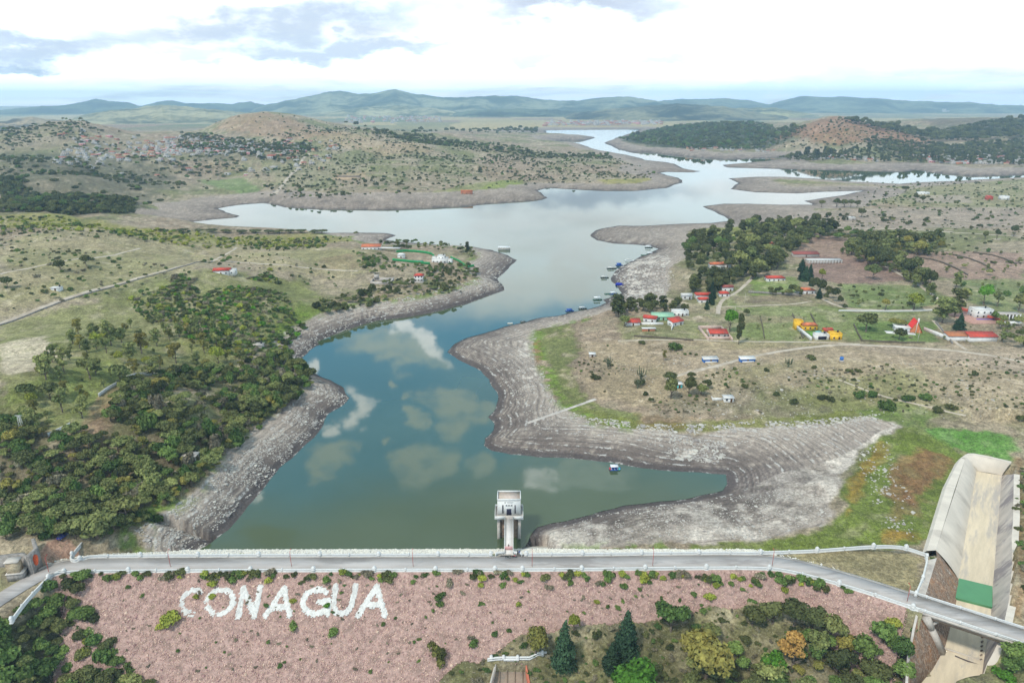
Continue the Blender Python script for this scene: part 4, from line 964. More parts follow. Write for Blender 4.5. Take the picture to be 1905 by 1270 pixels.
cc = b.mix(v1.outputs['Color'], s2l((120,88,62)), s2l((158,130,108))); cc = b.mix(b.ss(sn, .42, .60), cc, s2l((104,84,70))); cc = b.mix(b.ss(sn, .57, .63), cc, s2l((206,196,182))); cc = b.mix(b.m('MULTIPLY', b.ss(b.noise(mp2.outputs[0], .7, 5, .7), .5, .6), .6), cc, s2l((176,120,72)))
cc = b.mix(b.m('MULTIPLY', b.m('SUBTRACT', 1, b.ss(v2.outputs[0], .02, .10)), .5), cc, s2l((176,164,150))); b.lk(cc, pr.inputs['Base Color'])
bp = b.n('ShaderNodeBump'); bp.inputs['Strength'].default_value = .5; b.lk(v2.outputs[0], bp.inputs['Height']); b.lk(bp.outputs[0], pr.inputs['Normal'])
MATS['stone_masonry'] = M_stone
so = SP_FL[0]; sw = empty('spillway', 'broad concrete spillway trough with rounded sloping crest and sandy floor', 'spillway', (so[0], so[1], 0))
def strip(name, la, lb, m, n=24, parent=sw, curve=0.0, k=6, label=None):
    """surface between two world polylines"""
    def rs(l):
        l = [Vector(p) for p in l]; L = [0]
        for a, b2 in zip(l[:-1], l[1:]): L.append(L[-1] + (b2 - a).length)
        return [tuple(Vector([np.interp(t_ * L[-1], L, [p[i] for p in l]) for i in range(3)])) for t_ in np.linspace(0, 1, n)]
    A, B = rs(la), rs(lb); vs = []
    for a, b2 in zip(A, B):
        for j in range(k + 1):
            t_ = j / k; p = Vector(a).lerp(Vector(b2), t_); p.z += curve * math.sin(math.pi * t_)
            vs.append((p.x - so[0], p.y - so[1], p.z))
    i = np.arange(n * (k + 1)).reshape(n, k + 1)
    me = mesh_np(name, vs, np.stack([i[:-1, :-1], i[:-1, 1:], i[1:, 1:], i[1:, :-1]], -1).reshape(-1, 4), [m], smooth=curve > 0)
    o = link(name, me, parent)
    if label: o['label'] = label
    return o
shift = lambda l, dx, dy, z=None: [(p[0] + dx, p[1] + dy, p[2] if z is None else z) for p in l]
# floor
f = strip('floor', SP_FL, SP_FR, M_spf, 40); 
# rounded corner joins the left crest and the back crest
cA, cB = SP_LC; bR = P(1881,861,8.3)
corner = [P(1790,852,8), P(1796,846.5,8), P(1803,844.5,8), P(1812,845.5,8)]
strip('crest_slope', [cB, (cA[0] - .3, cA[1] - 1.0, 8)], [SP_FL[1], (SP_FL[0][0], SP_FL[0][1] , 1.5)], M_sp, 30, curve=.7)
strip('crest_slope', [(cA[0] - .3, cA[1] - 1.0, 8)] + corner + [P(1840,850,8.2), bR], [SP_FL[0]] * 2 + [SP_FL[0]] * 3 + [P(1840,879,1.5), SP_FR[0]], M_sp, 30, curve=.7)
out = OUTL
inn = [cB, (cB[0] * .4 + cA[0] * .6, cB[1] * .4 + cA[1] * .6, 8)] + [(cA[0] - .3, cA[1] - 1.0, 8)] + corner + [P(1842,851,8.2), bR]
strip('crest_lip', out, inn, M_sp, 40, k=2)
strip('outer_face', shift(out, -1.6, .8, 5.5), out, M_sp, 40, k=2)
sR = resample(SP_RT, 6)
strip('side_wall', SP_FR, [SP_RT[0]] + SP_RT[1:], M_spw, 40, label='stained right hand wall')
strip('side_wall_top', SP_RT, [(p[0] + 2.0, p[1] - .8, p[2] + .12) for p in SP_RT], M_sp, 40, k=1)
strip('side_wall_back', [(p[0] + 2.0, p[1] - .8, p[2] + .12) for p in SP_RT], [(p[0] + 2.3, p[1] - .9, p[2] - 7) for p in SP_RT], M_sp, 40, k=1)
# a stone wall between crest end and the bridge, then on below it
top = [P(1741,1023,8), P(1743,1037,10), P(1720,1112,10), P(1711,1132,9.9), P(1702,1170,7.5), P(1692,1225,4), P(1688,1290,1)]
bot = [SP_FL[1], P(1784,1085,.9), P(1778,1125,.1), P(1772,1150,-1), P(1758,1204,-4), P(1735,1245,-6), P(1708,1275,-7)]
strip('masonry_wall', bot, top, M_stone, 50, label='brown streaked masonry wall', k=8)
strip('masonry_wall_coping', top[1:3], [P(1724,1042,10.02), P(1706,1110,10.02)], M_conc, 12, k=1)
strip('coping', top[3:], [(p[0] - .8, p[1], p[2] + .03) for p in top[3:]], M_conc, 16, k=1)
strip('masonry_wall_back', [(p[0] - .8, p[1], p[2] + .02) for p in top[3:]], [(p[0] - 1.2, p[1], p[2] - 6) for p in top[3:]], M_concd, 16, k=1)
# curb running down beside the floor and the sill across it
gp = MB(); pg = [P(1784,1075,1.0), P(1846.5,1090,1.0), P(1845.5,1131,.55), P(1777,1113,.60)]
gpm = mat('green_water', (.09,.27,.12), .5, .06, .2, spec=.5)
b_ = MB(); b_.add([(p[0] - so[0], p[1] - so[1], 1.06) for p in pg], [(0, 1, 2, 3)]); b_.add([(p[0] - so[0], p[1] - so[1], 1.06) for p in pg] + [(p[0] - so[0], p[1] - so[1], -.6) for p in pg], [(4, 5, 1, 0), (5, 6, 2, 1), (6, 7, 3, 2), (7, 4, 0, 3)])
o = b_.build('pond_water', gpm, sw); o['label'] = 'still green water standing on the floor'
b_ = MB(); a = Vector(P(1754,1204,-3.9)); c2 = Vector(P(1826,1228,-3.8)); a -= Vector((so[0], so[1], 0)); c2 -= Vector((so[0], so[1], 0))
b_.cyl(a, c2, .35, .35, n=6); b_.build('sill', M_sp, sw)
b_ = MB(); q = [P(1776,1219,-4.6), P(1800,1219,-4.6), P(1828,1229,-4.6), P(1826,1238,-4.6), P(1800,1232,-4.6), P(1776,1222,-4.6)]
b_.add([(p[0] - so[0], p[1] - so[1], -4.2) for p in q], [tuple(range(6))]); b_.build('puddle', mat('mud_puddle', s2l((92,76,70)), .3, .2, 1), sw)
b_ = MB()
for k in range(9):
    p = P(1829 - k * .6, 1160 + k * 8.5, -.8 - k * .4); b_.box((p[0] - so[0], p[1] - so[1], p[2] - .3), (.8, .35, .9), .4)
tag(b_.build('baffle', M_concd, sw), kind='stuff')

# ------------------------------------------------------------------ intake tower
tw = empty('intake_tower', 'white intake tower standing in the water with footbridge to the dam crest', 'tower', (0, 226, 10))
cx = -1.15; cw = 4.45
b_ = MB(); yf, yb = 0.0, 6.0; hh = 7.1
b_.box((cx, (yf + yb) / 2, 0), (cw * 2, yb - yf, 6.5)); b_.build('wall', M_white, tw)
b_ = MB()
for (x0, x1, y0, y1) in ((-cw, cw, -.1, .22), (-cw, cw, yb - .22, yb + .1), (-cw - .1, -cw + .25, .22, yb - .22), (cw - .25, cw + .1, .22, yb - .22)):
    b_.box((cx + (x0 + x1) / 2, (y0 + y1) / 2, 6.5), (x1 - x0, y1 - y0, .75))
b_.build('roof_parapet', M_white, tw)
b_ = MB(); b_.box((cx, 3, 6.5), (cw * 2 - .5, 5.5, .12)); b_.build('roof', mat('roof_screed', s2l((196,178,166)), .9, .12, .5, col2=s2l((176,166,150))), tw)
def recess(name, x, z, w, h, y=-.012, m=M_dark, parent=tw, frame=True):
    o = MB(); o.box((x, y, z), (w, .06, h)); ob = o.build(name, m, parent)
    if frame:
        f = MB()
        for (a, c_, ww, h2) in ((x - w / 2 - .06, z - .06, .12, h + .12), (x + w / 2 + .06, z - .06, .12, h + .12)): f.box((a, y - .02, c_), (ww, .14, h2))
        f.box((x, y - .02, z + h), (w, .14, .12)); f.build('frame', M_white, ob)
    return ob
dr_ = recess('door', cx, .05, 1.95, 2.9)
dl = MB()
for k in (-.49, .49): dl.box((cx + k, -.05, .1), (.9, .05, 2.7))
dl.build('door_leaf', mat('dark_door', (.02,.02,.045), .5, .1), dr_)
for x in (cx - 1.0, cx, cx + 1.0): recess('window', x * .98, 4.15, .55, .5)
for x in (cx - 2.35, cx + 2.35): recess('slit_window', x, .9, .5, 3.7)
b_ = MB(); b_.box((cx - 1.5, -.03, 5.4), (.42, .03, .7)); b_.box((cx + .4, -.03, 5.75), (2.6, .03, .22)); b_.box((cx + .35, -.03, 5.35), (1.9, .03, .14)); o = b_.build('emblem', mat('faded_print', s2l((176,176,174)), .8, .2, 6), tw); o['label'] = 'faded grey emblem and lettering above the door'
# balcony slab and solid white rails with openings
b_ = MB(); b_.box((cx, 2.0, -.55), (cw * 2 + 2.1, 8.1, .5)); b_.build('balcony', M_conc, tw)
b_ = MB(); bw = cw + 1.0
for x0, x1, y0, y1 in ((-bw, -1.55, -2.12, -1.95), (1.55, bw, -2.12, -1.95)): b_.box((cx + (x0 + x1) / 2, (y0 + y1) / 2, -.55), (x1 - x0, .17, 1.5)); b_.build('balcony_front', M_white, tw); b_ = MB()
for sgn in (-1, 1):
    b_.box((cx + sgn * (bw - .09), 2.0, -.55), (.18, 8.2, .75)); b_.box((cx + sgn * (bw - .09), 2.0, .85), (.2, 8.2, .14))
    for k in range(7): b_.box((cx + sgn * (bw - .09), -1.9 + k * 1.3, .2), (.16, .16, .68))
    b_.box((cx + sgn * (bw - .5), 6.0, -.3), (1.0, .16, 1.3)); b_.build('balcony_rail', M_white, tw); b_ = MB()
b_.v and b_.build('balcony_rail', M_white, tw)
# piers down into the water
b_ = MB()
for sgn in (-1, 1):
    b_.box((cx + sgn * (cw - .45), -.3, -16), (1.15, 1.4, 15.45)); b_.box((cx + sgn * (cw - .45), 4.5, -16), (1.15, 1.4, 15.45))
b_.build('pier', M_conc, tw)
b_ = MB(); b_.box((cx, 2.1, -16), (cw * 2 - 1.9, 4.4, 15.45)); 
for z in (-3.2, -6.2, -8.6): b_.box((cx, .15, z), (cw * 2 - 2.0, .7, .4))
b_.build('shaft', mat('stained_shaft', s2l((158,138,120)), .9, .2, .5, .2, col2=s2l((122,104,92))), tw)
# footbridge
fb = empty('footbridge', 'narrow concrete footbridge with white rails from the crest road to the tower door', 'footbridge', (0, 226, 10))
y0f, y1f = -2.2, -24.2
b_ = MB(); b_.box((cx, (y0f + y1f) / 2, -.5), (3.1, y0f - y1f, .45)); b_.box((cx, (y0f + y1f) / 2, -1.3), (1.2, y0f - y1f, .8)); b_.build('deck', mat('pale_walkway', s2l((214,208,202)), .9, .08, .5), fb)
for sgn in (-1, 1):
    b_ = MB(); b_.box((cx + sgn * 1.55, (y0f + y1f) / 2, -.5), (.16, y0f - y1f, .75)); b_.box((cx + sgn * 1.55, (y0f + y1f) / 2, .85), (.2, y0f - y1f, .14))
    for k in range(18): b_.box((cx + sgn * 1.55, y0f - .2 - k * 1.27, .25), (.14, .14, .62))
    b_.build('rail', M_white, fb)
b_ = MB(); b_.box((cx, -12.5, -9), (1.2, .9, 7.8)); b_.build('pier', M_conc, fb)
b_ = MB(); b_.box((cx, -21.5, 0), (2.8, .06, 1.5)); b_.build('gate', M_pink, fb)
b_ = MB(); b_.box((0.3, -25.3, -.3), (9.0, 2.6, .32)); b_.build('landing', M_conc, fb)
for sgn in (-1, 1):
    b_ = MB(); pth = [(cx + sgn * 1.6, -23.2, -.2), (cx + sgn * 1.9, -23.8, -.2), (cx + sgn * 3.6, -23.9, -.2), (cx + sgn * 4.4, -24.4, -.2), (cx + sgn * 4.6, -25.3, -.2)]
    b_.sweep(pth, [(.14, 0), (.14, 1.2), (-.14, 1.2), (-.14, 0)]); b_.build('wing_wall', M_white, fb)

# ------------------------------------------------------------------ outlet works below the dam
oz = -5.0
ow = empty('outlet_basin', 'concrete outlet basin with white railing at the foot of the rock face', 'basin', P(950,1232,oz)); o0 = Vector(P(950,1232,oz))
def L_(px, py, z): return tuple(Vector(P(px, py, z)) - o0)
def LG(px, py):
    q = on_face(px, py - 2); return (q[0] - o0.x, q[1] - o0.y, q[2] + .45 - o0.z)
b_ = MB(); b_.add([L_(922,1236,-7.2), L_(981,1236,-7.2), L_(989,1300,-11), L_(903,1300,-11)], [(0, 1, 2, 3)]); b_.build('floor', mat('basin_floor', s2l((150,132,116)), .9, .15, .4, col2=s2l((126,116,106))), ow)
hw = MB(); hw.add([LG(920,1232), LG(981,1232), L_(981,1239,-9), L_(920,1239,-9)], [(0, 1, 2, 3)]); hw.build('headwall', M_concd, ow)
b_ = MB()
for k in range(4):
    a = Vector(L_(930 + k * 14, 1238, -7.0)); c2 = Vector(L_(929 + k * 14.5, 1290, -10.4)); b_.cyl(a, c2, .16, n=5)
b_.build('pipe', M_concd, ow)
for (A, Bp, m_, nm) in (((922,1234), (911,1275), M_conc, 'side_wall'), ((979,1238), (986,1275), mat('rust_red_wall', s2l((186,108,84)), .9, .2, .5), 'side_wall')):
    b_ = MB(); b_.sweep([L_(A[0], A[1], -5), L_(Bp[0], Bp[1], -6.5)], [(.2, -7), (.2, .25), (-.2, .25), (-.2, -7)]); b_.build(nm, m_, ow)
b_ = MB(); rl = [LG(907,1233), LG(922,1231), LG(940,1230), LG(962,1230), LG(985,1230), LG(1001,1222), LG(1017,1221)]
for h0, h1 in ((.0, .35), (.75, 1.05)): b_.sweep(rl, [(.3, h0), (.3, h1), (-.3, h1), (-.3, h0)])
for p in resample(rl, 1.1): b_.box((p[0], p[1], p[2]), (.14, .14, .9))
b_.build('railing', M_white, ow)
b_ = MB(); pa, pb2 = LG(937,1231), LG(965,1231); b_.sweep([pa, pb2], [(.35, -.3), (.35, .7), (-.35, .7), (-.35, -.3)]); b_.build('gate_sill', M_white, ow)
for px in (914, 937, 963, 1009):
    p = LG(px, 1231 - (8 if px > 1000 else 0)); b_ = MB(); b_.box(p, (1.0, .6, 1.5)); b_.cyl((p[0], p[1] - .28, p[2] + 1.5), (p[0], p[1] + .28, p[2] + 1.5), .42, n=12); b_.build('pillar', M_white, ow)

# slim poles along the crest road
pm_ = None
for k, (px, py) in enumerate([(88,1068),(315,1057),(541,1057),(768,1057),(990,1057),(1215,1056),(1438,1056),(1690,1123)]):
    if pm_ is None:
        b_ = MB(); b_.cyl((0, 0, -.2), (0, 0, 6.2), .09, .06, n=6); pm_ = b_.mesh('pole', [M_red]); hb = MB(); hb.cyl((0, 0, 6.1), (0, .9, 6.45), .04, n=5); hb.box((0, 1.05, 6.38), (.22, .5, .1)); hm_ = hb.mesh('lamp_arm', [M_red]); bb = MB(); bb.box((0, 0, -.1), (.4, .4, .35)); bm_ = bb.mesh('base', [M_conc])
    q = P(px, py, 10); r_ = empty('street_lamp', 'thin red lamp pole on the crest road, ' + ['at the bend at the far left end', 'above the first letter of the whitewashed word', 'above the fourth whitewashed letter', 'halfway between the word and the tower', 'just right of the tower footbridge', 'right of centre above the round green pine', 'where the road starts to bend right', 'at the start of the spillway bridge'][k], 'lamp', (q[0], q[1] + .9, 10), 0, 'thin red lamp poles along the crest road')
    for n_, m_ in (('pole', pm_), ('lamp_arm', hm_), ('base', bm_)): link(n_, m_, r_)
# ------------------------------------------------------------------ plants
def leaf_mat(name, a, b_, sat=1.0):
    m = bpy.data.materials.new(name); m.use_nodes = True; b = NB(m.node_tree); pr = m.node_tree.nodes['Principled BSDF']
    pr.inputs['Roughness'].default_value = .8; pr.inputs['Specular IOR Level'].default_value = .2
    oi = b.n('ShaderNodeObjectInfo'); t = b.n('ShaderNodeTexCoord').outputs['Object']
    f = b.noise(t, 1.6, 4, .6); f2 = b.noise(t, 7.0, 3, .6)
    v = b.m('ADD', b.m('MULTIPLY', oi.outputs['Random'], .75), b.m('MULTIPLY', b.m('SUBTRACT', f, .5), 1.5), clamp=True)
    c = b.mix(v, s2l(a), s2l(b_)); c = b.mix(1.0, c, b.mix(b.ss(f2, .3, .7), (.62, .62, .62), (1.4, 1.4, 1.35)), 'MULTIPLY')
    hs = b.n('ShaderNodeHueSaturation'); b.lk(c, hs.inputs['Color']); b.lk(b.m('ADD', .72, b.m('MULTIPLY', b.m('FRACT', b.m('MULTIPLY', oi.outputs['Random'], 7.13)), .6)), hs.inputs['Value']); hs.inputs['Saturation'].default_value = sat
    b.lk(hs.outputs[0], pr.inputs['Base Color']); MATS[name] = m; return m
LF = {'dark': leaf_mat('dark_leaves', (66,74,44), (104,106,62)), 'olive': leaf_mat('olive_leaves', (96,106,62), (138,140,84)), 'bright': leaf_mat('bright_leaves', (74,116,36), (104,150,50)),
      'autumn': leaf_mat('yellowing_leaves', (110,112,58), (142,130,66)), 'conifer': leaf_mat('conifer_leaves', (38,60,44), (54,76,50)), 'yellow': leaf_mat('yellow_green_leaves', (132,142,58), (160,160,70)),
      'grey': leaf_mat('dry_twigs', (118,110,92), (140,134,110)), 'mid': leaf_mat('mid_green_leaves', (72,96,48), (110,128,66)), 'rust': leaf_mat('rusty_leaves', (146,112,62), (160,128,70))}
M_bark = mat('bark', s2l((112,100,88)), .95, .25, 2.0, .3)
def leaves(V, F, cs, n, size, r_, flat=1.0):
    """n leaf-clump faces spread through a set of ellipsoids cs=[(centre, radii)]"""
    w = np.array([c[1][0] * c[1][1] for c in cs]); w = w / w.sum(); k = r_.choice(len(cs), n, p=w)
    C0 = np.array([c[0] for c in cs])[k]; Rr = np.array([c[1] for c in cs])[k]
    d = r_.normal(size=(n, 3)); d /= np.linalg.norm(d, axis=1, keepdims=True); d[:, 2] = np.where(d[:, 2] < -.35, -d[:, 2], d[:, 2])
    rad = .55 + .5 * r_.random((n, 1)) ** .6
    p = C0 + d * rad * Rr
    nrm = d + r_.normal(size=(n, 3)) * .55; nrm /= np.linalg.norm(nrm, axis=1, keepdims=True)
    u = np.cross(nrm, r_.normal(size=(n, 3))); u /= np.linalg.norm(u, axis=1, keepdims=True); v = np.cross(nrm, u)
    s = size * r_.uniform(.6, 1.4, (n, 1)); q = [p - u * s - v * s * .6, p + u * s - v * s * .8, p + u * s * .7 + v * s, p - u * s * .8 + v * s * .7]
    o = len(V[0]) if V else 0
    return np.stack(q, 1).reshape(-1, 3), np.arange(n * 4).reshape(-1, 4)
def crown_mesh(name, m, kind, seed, n, size):
    r_ = np.random.default_rng(seed); cs = []
    if kind == 'round':
        for _ in range(13):
            d = r_.normal(size=3); d /= np.linalg.norm(d); d[2] = abs(d[2]) * .9 - .15; q = r_.uniform(.25, .62)
            cs.append((d * q * np.array([1, 1, .75]) + np.array([0, 0, .95]), np.array([1, 1, .8]) * r_.uniform(.28, .48)))
    elif kind == 'umbrella':
        for _ in range(12):
            a = r_.uniform(0, 6.28); q = r_.uniform(.1, .72); cs.append((np.array([q * math.cos(a), q * math.sin(a), 1.35 - .25 * q + r_.uniform(-.15, .15)]), np.array([.36, .36, .22]) * r_.uniform(.8, 1.2)))
    elif kind == 'loose':
        for _ in range(9):
            a = r_.uniform(0, 6.28); q = r_.uniform(.1, .6); z = r_.uniform(.8, 2.1); cs.append((np.array([q * math.cos(a), q * math.sin(a), z]), np.array([.34, .34, .30]) * r_.uniform(.7, 1.2)))
    elif kind == 'cone':
        for k in range(16):
            z = .15 + k / 16 * 2.9; q = (1 - (k / 16.5) ** 1.5) * .8; a = r_.uniform(0, 6.28); rr2 = max(.14, q * .95)
            cs.append((np.array([.22 * q * math.cos(a), .22 * q * math.sin(a), z]), np.array([rr2, rr2, .28])))
    elif kind == 'bush':
        for _ in range(8):
            a = r_.uniform(0, 6.28); q = r_.uniform(.0, .65); cs.append((np.array([q * math.cos(a), q * math.sin(a), .35 + r_.uniform(-.1, .2) * (1 - q)]), np.array([.42, .42, .36]) * r_.uniform(.7, 1.15)))
    elif kind == 'tall':
        for _ in range(16):
            a = r_.uniform(0, 6.28); z = r_.uniform(.7, 2.7); q = r_.uniform(.05, .5) * (1 - abs(z - 1.6) / 2.6); cs.append((np.array([q * math.cos(a), q * math.sin(a), z]), np.array([.36, .36, .34]) * r_.uniform(.8, 1.2)))
    V, F = leaves([], [], cs, n, size, r_)
    # inner mass so that the crown is not see-through
    import bmesh
    bm = bmesh.new()
    if kind not in ('loose',):
        for c_, rr2 in cs[:: (1 if kind != 'cone' else 1)]:
            mt = Matrix.Translation(Vector(c_)) @ Matrix.Diagonal(Vector(tuple(rr2 * .62) + (1,)))
            bmesh.ops.create_icosphere(bm, subdivisions=1, radius=1, matrix=mt)
    me2 = bpy.data.meshes.new('tmp'); bm.to_mesh(me2); bm.free()
    nv = len(me2.vertices); co = np.zeros(nv * 3); me2.vertices.foreach_get('co', co); tris = np.array([tuple(p.vertices) for p in me2.polygons]).reshape(-1, 3); bpy.data.meshes.remove(me2)
    Vall = np.concatenate([V, co.reshape(-1, 3)]); fl = [F]
    if len(tris): fl.append(tris + len(V))
    me = mesh_np(name, Vall, fl, [m]); return me
def trunk_mesh(kind, seed):
    r_ = random.Random(seed); b_ = MB()
    top = {'round': .8, 'umbrella': 1.2, 'loose': 1.7, 'cone': 2.6, 'bush': .3, 'tall': 2.2}[kind]
    p = Vector((0, 0, -.15)); rad = .075 if kind != 'bush' else .05; pts = [p]
    for k in range(3): p = p + Vector((r_.uniform(-.06, .06), r_.uniform(-.06, .06), (top + .15) / 3)); pts.append(p)
    for k in range(3): b_.cyl(pts[k], pts[k + 1], rad * (1 - .25 * k), rad * (1 - .25 * (k + 1)), n=6)
    for _ in range(6 if kind != 'cone' else 3):
        k = r_.choice([1, 2, 3]) ; s = pts[k]; a = r_.uniform(0, 6.28); L = r_.uniform(.3, .55)
        b_.cyl(s, s + Vector((math.cos(a) * L, math.sin(a) * L, L * .75)), rad * .5, rad * .18, n=5)
    return b_.mesh('trunk', [M_bark])
TREE = {}
def tree_kind(key, kind, leafm, n=900, size=.085, nvar=3):
    TREE[key] = [(crown_mesh('crown', LF[leafm], kind, hash_(key) + v, n, size), trunk_mesh(kind, v + hash_(key))) for v in range(nvar)]
def hash_(s): return sum(ord(c) * (i + 3) for i, c in enumerate(s)) % 1000
for key, kind, lm, n, sz, nv in [('dark', 'round', 'dark', 1100, .075, 4), ('olive', 'round', 'olive', 1000, .075, 4), ('mid', 'round', 'mid', 1100, .075, 3), ('bright', 'round', 'bright', 1700, .06, 2), ('autumn', 'round', 'autumn', 1500, .06, 2), ('rust', 'loose', 'rust', 1100, .06, 2),
                                ('yellow', 'round', 'yellow', 900, .075, 2), ('cypress', 'cone', 'conifer', 2200, .065, 3), ('gum', 'tall', 'dark', 1500, .075, 3), ('gumolive', 'tall', 'olive', 1300, .07, 3), ('loose', 'loose', 'olive', 800, .075, 4), ('looseyellow', 'loose', 'autumn', 800, .075, 3),
                                ('umbrella', 'umbrella', 'olive', 1100, .075, 3), ('bush', 'bush', 'mid', 520, .09, 4), ('bushdark', 'bush', 'dark', 520, .09, 3), ('bushdry', 'bush', 'grey', 420, .08, 2), ('bushyellow', 'bush', 'yellow', 420, .09, 2), ('bushgreen', 'bush', 'bright', 480, .09, 2), ('pine', 'umbrella', 'mid', 1600, .06, 1)]:
    tree_kind(key, kind, lm, n, sz, nv)
GAP = {'umbrella': 1.55, 'tall': 2.9, 'gum': 2.9}
HT = {'round': 1.6, 'umbrella': 1.6, 'loose': 2.3, 'cone': 3.1, 'bush': .85, 'tall': 3.0}
KIND = {'dark': 'round', 'olive': 'round', 'mid': 'round', 'bright': 'round', 'autumn': 'round', 'rust': 'loose', 'yellow': 'round', 'cypress': 'cone', 'gum': 'tall', 'gumolive': 'tall', 'loose': 'loose', 'looseyellow': 'loose', 'umbrella': 'umbrella', 'pine': 'umbrella'}
used = {}; PLAN = []
NAME = {'round': 'broadleaf_tree', 'umbrella': 'umbrella_tree', 'loose': 'slender_tree', 'cone': 'cypress_tree', 'tall': 'eucalyptus_tree'}
BNAME = {'bush': 'shrub', 'bushdark': 'dark_shrub', 'bushdry': 'dry_shrub', 'bushyellow': 'yellow_shrub', 'bushgreen': 'green_shrub'}
def plant(key, x, y, z, rad, h=None, label=None, group=None, name=None, single=False, where=None):
    """note one tree or bush standing at x,y: crown radius rad, height h; built at the end, largest in view first"""
    bush = key.startswith('bush'); nm = BNAME[key] if bush else ('pine_tree' if key == 'pine' else NAME[KIND[key]])
    kd = 'bush' if bush else KIND[key]; sz_ = (h / HT[kd]) if h else rad * random.uniform(.85, 1.15)
    ux, uy, d = to_px(x, y, z + sz_ * .6)
    size = rad / d * FPX * (1 if -40 < ux < 1945 and -40 < uy < 1330 else .02)
    PLAN.append((size, nm, key, x, y, z, rad, sz_, label, group, single, where))
ADJ = {'dark': 'dark green', 'olive': 'olive green', 'mid': 'mid green', 'bright': 'vivid green', 'autumn': 'yellowing', 'rust': 'rusty brown', 'yellow': 'yellow-green', 'cypress': 'dark pointed', 'gum': 'dark tall', 'gumolive': 'olive tall', 'loose': 'airy olive', 'looseyellow': 'airy yellowing', 'umbrella': 'flat-topped', 'pine': 'fresh green', 'bush': 'green', 'bushdark': 'dark', 'bushdry': 'dry grey', 'bushyellow': 'yellowish', 'bushgreen': 'bright green'}
def build_plants():
    sg = {}
    for p in PLAN:
        if p[10] and p[9]: sg.setdefault(p[9], []).append(p)
    newlab = {}
    for g_, L in sg.items():
        xs = sorted(to_px(p[3], p[4], p[5])[0] for p in L); ys = sorted(to_px(p[3], p[4], p[5])[1] for p in L); q = lambda a: [a[int(len(a) * t)] for t in (.2, .4, .6, .8)]
        for p in L:
            px, py, _ = to_px(p[3], p[4], p[5])
            newlab[id(p)] = p[8] + ', ' + ('far left', 'left', 'middle', 'right', 'far right')[sum(px > t for t in q(xs))] + ' ' + ('back', 'rear', 'centre', 'front', 'foreground')[sum(py > t for t in q(ys))]
    cnt = {}; groups = {}
    for p in PLAN:
        if p[9] and not p[10]: groups.setdefault(p[9], []).append(p)
    rngs = {}
    for g, L in groups.items():
        xs = sorted(to_px(p[3], p[4], p[5])[0] for p in L); ys = sorted(to_px(p[3], p[4], p[5])[1] for p in L); ss = sorted(p[0] for p in L)
        q = lambda a: [a[int(len(a) * t)] for t in (.2, .4, .6, .8)]
        rngs[g] = (q(xs), q(ys), [ss[int(len(ss) * .33)], ss[int(len(ss) * .66)]])
    for p in sorted(PLAN, key=lambda p: (not p[10], -p[0])):
        size, nm, key, x, y, z, rad, sz_, label, group, single, where = p; label = newlab.get(id(p), label)
        cat = 'shrub' if 'shrub' in nm else 'tree'; var = TREE[key]; vi = random.randrange(len(var)); cm, tm = var[vi]; rz = random.uniform(0, 6.28)
        if (cnt.get(nm, 0) >= 290 and not single) or (size < 1.6 and not single):
            EXTRA.setdefault((key, vi), []).append((x, y, z, rad, sz_)); continue
        cnt[nm] = cnt.get(nm, 0) + 1
        if not single and group in rngs and where:
            X, Y, S = rngs[group]; px, py, _ = to_px(x, y, z)
            a = ('small', 'medium-sized', 'large')[int(size > S[0]) + int(size > S[1])]
            b_ = ('far left', 'left', 'middle', 'right', 'far right')[sum(px > t for t in X)]; c_ = ('back', 'rear half', 'centre', 'front half', 'front')[sum(py > t for t in Y)]
            label = '%s %s %s %s, %s %s' % (a, ADJ[key], cat, where, b_, c_)
            while len(label.replace('-', ' ').split()) > 16: label = label.split(' ', 1)[1] if a in label else label.replace('rear half', 'rear').replace('front half', 'front').replace(' the ', ' ', 1)
        if cat == 'shrub' or size < 6:
            o = link(nm, cm, None, (x, y, z - .05 * sz_)); o.scale = (rad, rad * random.uniform(.85, 1.15), sz_); o.rotation_euler = (0, 0, rz); tag(o, label, cat, group)
        else:
            r_ = empty(nm, label, cat, (x, y, z), rz, group); r_.scale = (rad, rad * random.uniform(.88, 1.12), sz_)
            link('crown', cm, r_); link('trunk', tm, r_)
def plant_px(key, px, py, wpx, hpx=None, **kw):
    """size taken from its size in the photo"""
    g = G(px, py); _, _, d = to_px(*g); s = d / FPX
    kd = 'bush' if key.startswith('bush') else KIND[key]
    rad = wpx * s / 2 / (.95 if kd != 'cone' else .8)
    el = -azel(px, py)[1]
    h = None
    if hpx: h = max(.4, (hpx * s - rad * 1.0 * math.sin(el)) / max(.5, math.cos(el)))
    return plant(key, g[0], g[1], g[2], rad, h, single=True, **kw)
PLACED = []
